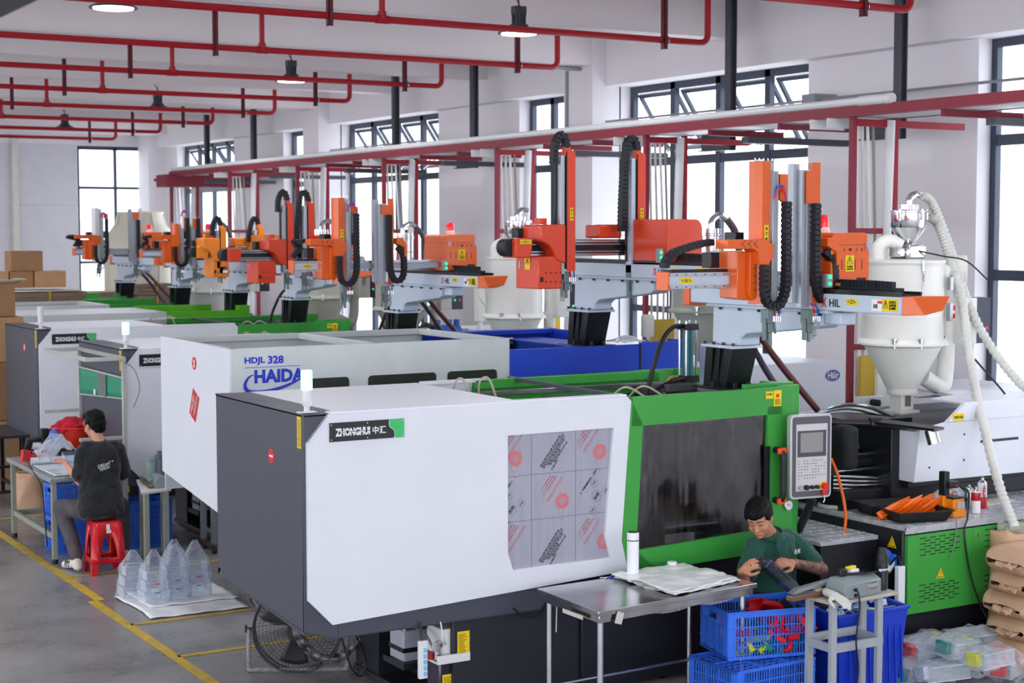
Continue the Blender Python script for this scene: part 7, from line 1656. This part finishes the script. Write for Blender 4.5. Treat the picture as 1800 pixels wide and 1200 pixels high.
tag(MB().tube(curve_pts([(7.6, 8.0, .02), (7.9, 8.55, .01), (8.4, 8.5, .01), (8.3, 8.2, .01)], 8), .006, 6).build('extension_lead', BLKPL), 'black cord lying on the floor behind the bagged boxes', 'cord')
tag(MB().tube([(7.95, 8.62, .012), (8.65, 8.12, .014)], .008, 6).build('brass_rod', mat('brass', (170, 140, 80), .35, metal=.8)), 'thin brass-coloured rod lying on the floor by the sacks', 'rod')
# ------------------------------------------------------------------ bags on sheets, middle of the floor
SHT = mat('white_film_sheet', (248, 250, 252), .35, var=.03, bump=.4, bscale=8, coat=.2)
tag(MB().grid(lambda u, v: V((3.90 + .80 * u + .02 * sin(v * 4), 12.05 + .88 * v - .02 * u, .012 + .008 * NZ.noise(V((u * 6, v * 6, 0))))), 24, 24).build('ground_sheet', SHT, solid=.006), 'white plastic sheet spread on the floor under the clear bags', 'sheet')
tag(MB().grid(lambda u, v: V((4.0 + .74 * u, 12.35 + .62 * v, .026 + .008 * NZ.noise(V((u * 6, v * 6, 4))))), 20, 20).build('ground_sheet', SHT, solid=.006), 'smaller white sheet lying askew on top, right under the clear bags', 'sheet')
for k, (x, y, h_) in enumerate(((4.09, 12.52, .42), (4.28, 12.58, .43), (4.47, 12.62, .44), (4.0, 12.78, .38), (4.37, 12.84, .42))):
    lb = ('left', 'middle', 'right', 'rear left', 'rear right')[k] + ' clear bag of stacked clear boxes on the white sheets'
    t = thing('clear_bag', lb, 'bag', (x, y, .035), 0, 'clear bags standing on the white sheets')
    for j in range(3):
        f_ = .105 - .012 * j
        MB().rect_ring((-f_, f_, -f_ * .8, f_ * .8), (-f_ + .003, f_ - .003, -f_ * .8 + .003, f_ * .8 - .003), 'z', .01 + j * .085, .085 + j * .085).build('clear_tub', CLEAR, t, local=True, bevel=.004)
        MB().rect_ring((-f_ - .004, f_ + .004, -f_ * .8 - .004, f_ * .8 + .004), (-f_, f_, -f_ * .8, f_ * .8), 'z', .083 + j * .085, .087 + j * .085).build('tub_rim', MATS['clear_edge'], t, local=True)
        if k < 3: MB().cb((.0, -f_ * .8 - .008, .08 + j * .07), (.04, .006, .010)).build('catch', PC[('teal', 'red', 'yellow')[j]], t, local=True, bevel=.002)
    def fn(u, v, s=k):
        a = 2 * pi * u; w_ = (.135 * (1 - .25 * v) if v < .62 else .135 * (.845 - .85 * (v - .62) * 2.2))
        w_ = max(.012, w_); n_ = 1 + .14 * NZ.noise(V((cos(a) * 2 + s * 5, sin(a) * 2, v * 5)))
        return V((w_ * n_ * (abs(cos(a)) ** .75) * (1 if cos(a) > 0 else -1), w_ * .85 * n_ * (abs(sin(a)) ** .75) * (1 if sin(a) > 0 else -1), h_ * v))
    MB().grid(fn, 40, 26).build('film', film('bag_film', (214, 222, 236), .10, .08, 1.2, 9), t, local=True, smooth=25)
# floor fan under the nearest machine
t = thing('floor_fan', 'large black drum fan on wrapped stand under the end of the nearest machine', 'fan', (4.30, 10.1, 0))
fm = MX.Translation((4.30, 10.1, .30)) @ MX.Rotation(RAD(-28), 4, 'Z')
def FM(): m = MB(); m.M = fm; return m
WIRE = mat('fan_wire', (40, 40, 44), .4)
q = FM()
for r, y in ((.30, 0), (.30, -.05), (.295, .05)): q.tube([(r * cos(a), y, r * sin(a)) for a in [k * pi / 24 for k in range(49)]], .006, 6)
for i in range(9):
    r = .075 + .026 * i; y = -.05 - .055 * (1 - (r / .3) ** 2); q.tube([(r * cos(a), y, r * sin(a)) for a in [k * pi / 20 for k in range(41)]], .0018, 4)
for k in range(60):
    a = k * pi / 30; q.tube([((.06 + .24 * s) * cos(a + .5 * s), -.05 - .055 * (1 - (.2 + .8 * s) ** 2), (.06 + .24 * s) * sin(a + .5 * s)) for s in (0, .33, .66, 1)], .0017, 4)
for k in range(24):
    a = k * pi / 12; q.tube([((.06 + .24 * s) * cos(a), .05 + .055 * (1 - (.2 + .8 * s) ** 2), (.06 + .24 * s) * sin(a)) for s in (0, .5, 1)], .0017, 4)
q.build('guard', WIRE, t, kind='stuff')
for k in range(3):
    a0 = k * 2 * pi / 3 + .4
    FM().grid(lambda u, v: V(((.05 + .20 * v) * cos(a0 + (u - .5) * (.9 - .1 * v)), .03 * (u - .5), (.05 + .20 * v) * sin(a0 + (u - .5) * (.9 - .1 * v)))), 8, 8).build('blade', mat('fan_blade', (66, 64, 68), .35, metal=.4), t, solid=.003)
FM().cyl((0, -.06, 0), (0, .10, 0), .06, n=24).cyl((0, -.115, 0), (0, -.10, 0), .065, n=24).build('motor', BLKPL, t)
FM().tube(curve_pts([(-.33, 0, 0), (-.335, 0, -.15), (-.33, .0, -.27), (-.28, -.0, -.285), (.28, 0, -.285), (.33, 0, -.27), (.335, 0, -.15), (.33, 0, 0)], 6), .016, 10).build('wrapped_stand', mat('wrapped_tube', (150, 146, 146), .35, var=.2, scale=30, bump=.8, bscale=40), t)
for x in (-.31, .31): FM().cyl((x, 0, 0), (x * 1.12, 0, 0), .012, n=8).cb((x * 1.13, 0, 0), (.015, .02, .05)).build('knob', BLKPL, t)
WRT = mat('wrapped_hose', (120, 116, 118), .25, var=.45, scale=18, bump=1., bscale=26, coat=.5)
tag(MB().tube(curve_pts([(4.16, 9.85, .58), (4.19, 9.9, .40), (4.25, 9.9, .25), (4.36, 9.88, .14), (4.50, 9.85, .13), (4.62, 9.85, .22), (4.72, 9.85, .28), (4.74, 9.85, .38)], 8), .034, 12, rr=[.032 + .004 * sin(i * 1.7) for i in range(57)]).build('wrapped_hose', WRT), 'thick film-wrapped hose sagging in front of the floor fan', 'hose')
tag(MB().tube(curve_pts([(4.36, 11.3, .62), (4.38, 11.25, .4), (4.45, 11.2, .22), (4.58, 11.2, .1), (4.75, 11.25, .16), (4.85, 11.4, .5)], 8), .05, 12, rr=[.045 + .006 * sin(i * 1.3) for i in range(41)]).build('wrapped_hose', WRT), 'film-wrapped hose under the white machine behind the fan', 'hose')
tag(MB().tube(curve_pts([(4.38, 9.7, .62), (4.42, 9.7, .4), (4.5, 9.7, .12), (4.58, 9.7, .02), (4.62, 9.7, .12), (4.55, 9.7, .3), (4.36, 9.7, .62)], 8), .006, 6).build('loop_cord', BLKPL), 'black cord loop hanging beside the floor fan', 'cord')
# small table with the left sealer, bottles
t = thing('side_table', 'small olive-grey stand with white top right of the workbench', 'table', (4.66, 14.1, 0))
MB().prism([(4.38, 13.70), (4.68, 13.80), (4.86, 14.50), (4.57, 14.45)], 'z', .70, .722).build('table_top', mat('white_laminate', (212, 212, 216), .5), t, bevel=.002)
for x, y in ((4.435, 13.76), (4.64, 13.84), (4.81, 14.42), (4.60, 14.38)): MB().box(x - .022, x + .022, y - .022, y + .022, 0, .70).build('leg', TL, t, bevel=.002)
MB().prism([(4.64, 13.86), (4.66, 13.86), (4.82, 14.42), (4.80, 14.43)], 'z', .42, .47).build('side_rail', TL, t)
sealer('grey hand sealer on the stand right of the workbench', MX.Translation((4.615, 13.98, .722)) @ MX.Rotation(RAD(172), 4, 'Z') @ MX.Diagonal((-.8, .8, .8, 1)))
t = thing('flask', 'pale green lidded flask behind the left sealer', 'bottle', (4.68, 14.40, .722)); MB().lathe([(.034, 0), (.036, .005), (.036, .16), (0, .16)], n=20).build('body', mat('mint_flask', (172, 206, 190), .35), t, local=True, bevel=.003); MB().lathe([(.037, .16), (.037, .19), (0, .192)], n=20).build('lid', mat('flask_lid', (150, 176, 172), .3), t, local=True)
t = thing('water_bottle', 'clear grey water bottle with carry loop behind the left sealer', 'bottle', (4.79, 14.46, .722)); MB().lathe([(.04, 0), (.042, .006), (.042, .18), (0, .18)], n=20).build('body', film('grey_bottle', (120, 136, 156), .5, .1, .1), t, local=True); MB().lathe([(.043, .18), (.043, .215), (.02, .22), (.018, .25), (0, .25)], n=20).build('lid', mat('slate_lid', (104, 116, 138), .4), t, local=True)
MB().tube(curve_pts([(.02, 0, .24), (.06, 0, .25), (.07, 0, .21), (.045, 0, .2)], 5), .004, 6).build('loop', MATS['slate_lid'], t, local=True); MB().tube([(.0, 0, .17), (-.015, 0, .03)], .005, 6).build('straw', WHTINK, t, local=True)
# trolley of aluminium profile with castors
t = thing('profile_trolley', 'aluminium profile trolley on castors under the white machine', 'trolley', (5.3, 14.4, 0))
for x, y in ((5.24, 14.26), (5.24, 14.54), (5.42, 14.26), (5.42, 14.54)):
    l = MB().box(x - .025, x + .025, y - .025, y + .025, .10, .92); l.box(x - .03, x - .025, y - .004, y + .004, .1, .92); lo = l.build('leg', ALU, t, bevel=.002)
    MB().cyl((x - .012, y, .045), (x + .012, y, .045), .045, n=18).build('castor', mat('castor_wheel', (70, 40, 40), .5), lo); MB().box(x - .02, x + .02, y - .02, y + .02, .085, .10).build('castor_plate', STEEL, lo)
for a, b in (((5.24, 14.28), (5.24, 14.52)), ((5.42, 14.28), (5.42, 14.52)), ((5.26, 14.26), (5.40, 14.26))): bar((*a, .2), (*b, .2), .03).build('rail', ALU, t); 
MB().box(5.2, 5.46, 14.22, 14.58, .9, .94).build('deck', ALU, t)
MB().box(4.90, 5.19, 14.50, 14.60, .86, .95).box(4.90, 5.19, 14.50, 14.62, .95, .985).build('conveyor_edge', mat('pale_green_belt', (150, 180, 168), .4), t)
# ------------------------------------------------------------------ far left: dark table, cartons
DT = mat('dark_table_steel', (44, 48, 58), .35, coat=.3)
t = thing('dark_table', 'dark steel table with low shelf behind the workbench at the left edge', 'table', (4.1, 18.5, 0))
MB().box(3.6, 4.50, 18.0, 19.1, .73, .76).build('table_top', DT, t, bevel=.003)
for x, y in ((3.7, 18.05), (4.44, 18.05), (4.1, 18.05), (3.7, 19.05), (4.44, 19.05)): MB().box(x - .02, x + .02, y - .02, y + .02, 0, .73).build('leg', BLACK, t)
for z in (.12, .40): MB().box(3.7, 4.44, 18.04, 18.06, z, z + .03).build('rail', BLACK, t); 
MB().box(4.42, 4.46, 18.05, 19.05, .12, .15).build('rail', BLACK, t)
CB = [mat('cardboard', (188, 146, 108), .85, var=.05), mat('cardboard_dark', (158, 118, 86), .85, var=.05), mat('cardboard_pale', (214, 198, 172), .8, var=.04)]
def carton(label, x0, x1, y0, y1, z0, z1, m=0, group='cartons piled at the left', flaps=False):
    t = thing('carton', label, 'box', ((x0 + x1) / 2, (y0 + y1) / 2, z0), 0, group)
    b_ = MB().box(x0, x1, y0, y1, z0, z1).build('box', CB[m], t, bevel=.004)
    MB().box((x0 + x1) / 2 - .03, (x0 + x1) / 2 + .03, y0 - .001, y1, z1, z1 + .001).build('tape', mat('packing_tape', (196, 164, 120), .3), b_)
    if flaps: MB().add([(x0, y0, z1), (x1, y0, z1), (x1 + .02, y0 - .14, z1 + .05), (x0 - .02, y0 - .14, z1 + .05)], [(0, 1, 2, 3)]).add([(x1, y0, z1), (x1, y1, z1), (x1 + .14, y1, z1 + .05), (x1 + .14, y0, z1 + .05)], [(0, 1, 2, 3)]).build('flap', CB[2], t, solid=.005)
    return t
carton('large open carton at the left edge, above the others', 4.15, 4.76, 19.6, 20.15, 1.99, 2.38, 1, flaps=True)
carton('carton under the large open one at the left edge', 4.2, 4.84, 19.55, 20.15, 1.45, 1.98, 0)
carton('carton third from the top at the left edge', 4.1, 4.66, 19.5, 20.1, .76, 1.44, 1)
carton('carton on the floor under the left pile', 4.1, 4.75, 19.5, 20.1, 0, .75, 0)
carton('brown carton low behind the dark table', 3.6, 4.05, 19.8, 20.3, 0, .6, 1)
carton('single square carton on top of the far pile', 6.02, 6.50, 25.0, 25.4, 2.40, 2.70, 1, 'far carton pile')
carton('left carton in the row under the single one', 5.6, 5.98, 25.0, 25.4, 2.14, 2.39, 0, 'far carton pile')
carton('middle carton in the row under the single one', 6.0, 6.35, 25.0, 25.4, 2.14, 2.39, 1, 'far carton pile')
carton('right carton in the row under the single one', 6.37, 6.85, 25.0, 25.4, 2.14, 2.39, 0, 'far carton pile')
def flatstack(label, x0, x1, y0, y1, z0, z1):
    t = thing('flat_carton_stack', label, 'cardboard', ((x0 + x1) / 2, (y0 + y1) / 2, z0), 0, 'strapped stacks of flat cartons')
    n_ = int((z1 - z0) / .022); st = MB()
    for k in range(n_): dx = R_.uniform(-.02, .02); st.box(x0 + dx, x1 + dx, y0 + R_.uniform(-.02, .02), y1, z0 + k * .022, z0 + k * .022 + .019)
    st.build('sheets', mat('grey_brown_card', (148, 128, 112), .85, var=.08), t, smooth=0, kind='stuff'); MB().box((x0 + x1) / 2 - .01, (x0 + x1) / 2 + .01, y0 - .03, y1, z0, z1 + .002).build('strap', mat('yellow_strap', (190, 170, 60), .5), t)
    MB().box(x0, x1, y0, y1, z1 - .004, z1).build('top_sheet', CB[2], t)
flatstack('strapped stack of flat cartons beneath the far box row', 5.9, 7.0, 24.45, 25.4, 1.86, 2.10)
flatstack('lower longer stack of flat cartons to the right of the far pile', 6.1, 7.4, 24.5, 25.42, 1.60, 1.84)
flatstack('tall base stack of flat cartons under the far pile', 5.8, 7.2, 24.45, 25.42, 0, 1.58)
flatstack('stack of flat cartons left of the farthest robot riser', 7.6, 8.9, 28.4, 29.3, 1.4, 1.92)
flatstack('base stack of flat cartons behind the farthest machine', 7.6, 8.9, 28.4, 29.3, 0, 1.38)
flatstack('tall stack of flat cartons right of the farthest robot riser', 9.0, 9.7, 28.2, 29.0, 0, 2.06)
t = thing('kraft_bag', 'crumpled brown paper bag on the floor behind the workbench', 'bag', (4.36, 17.5, 0)); MB().grid(lambda u, v: V((.16 * cos(2 * pi * u) * (1.1 - .25 * v) + .03 * NZ.noise(V((u * 8, v * 4, 0))), .16 * sin(2 * pi * u) + .03 * NZ.noise(V((u * 8, v * 4, 9))), .42 * v)), 30, 12).build('body', KR, t, local=True, solid=.004)
# shrub outside the far window
LEAF = mat('leaf_green', (96, 140, 60), .6, var=.3, scale=9)
t = thing('shrub', 'green shrub outside beyond the far window', 'shrub', (9.9, 36.4, 0)); q = MB()
for i in range(1400):
    a, b, r = R_.uniform(0, 6.28), R_.uniform(-1.2, 1.5), R_.uniform(.3, 1.0); p = V((cos(a) * cos(b) * r * 1.2, sin(a) * cos(b) * r * .6, .8 + sin(b) * r * .9))
    q.cb(p, (.09, .05, .003), MX.Rotation(R_.uniform(0, 6), 3, 'Z') @ MX.Rotation(R_.uniform(-1, 1), 3, 'X'))
q.build('foliage', LEAF, t, local=True, smooth=0, kind='stuff')
MB().cyl((0, 0, -.1), (0, 0, .8), .04).build('stem', mat('bark', (90, 74, 60), .8), t, local=True)
structure(MB().box(-20, 30, 34.85, 60, -.25, -.1).build('ground_outside', mat('outdoor_concrete', (176, 176, 172), .8)))
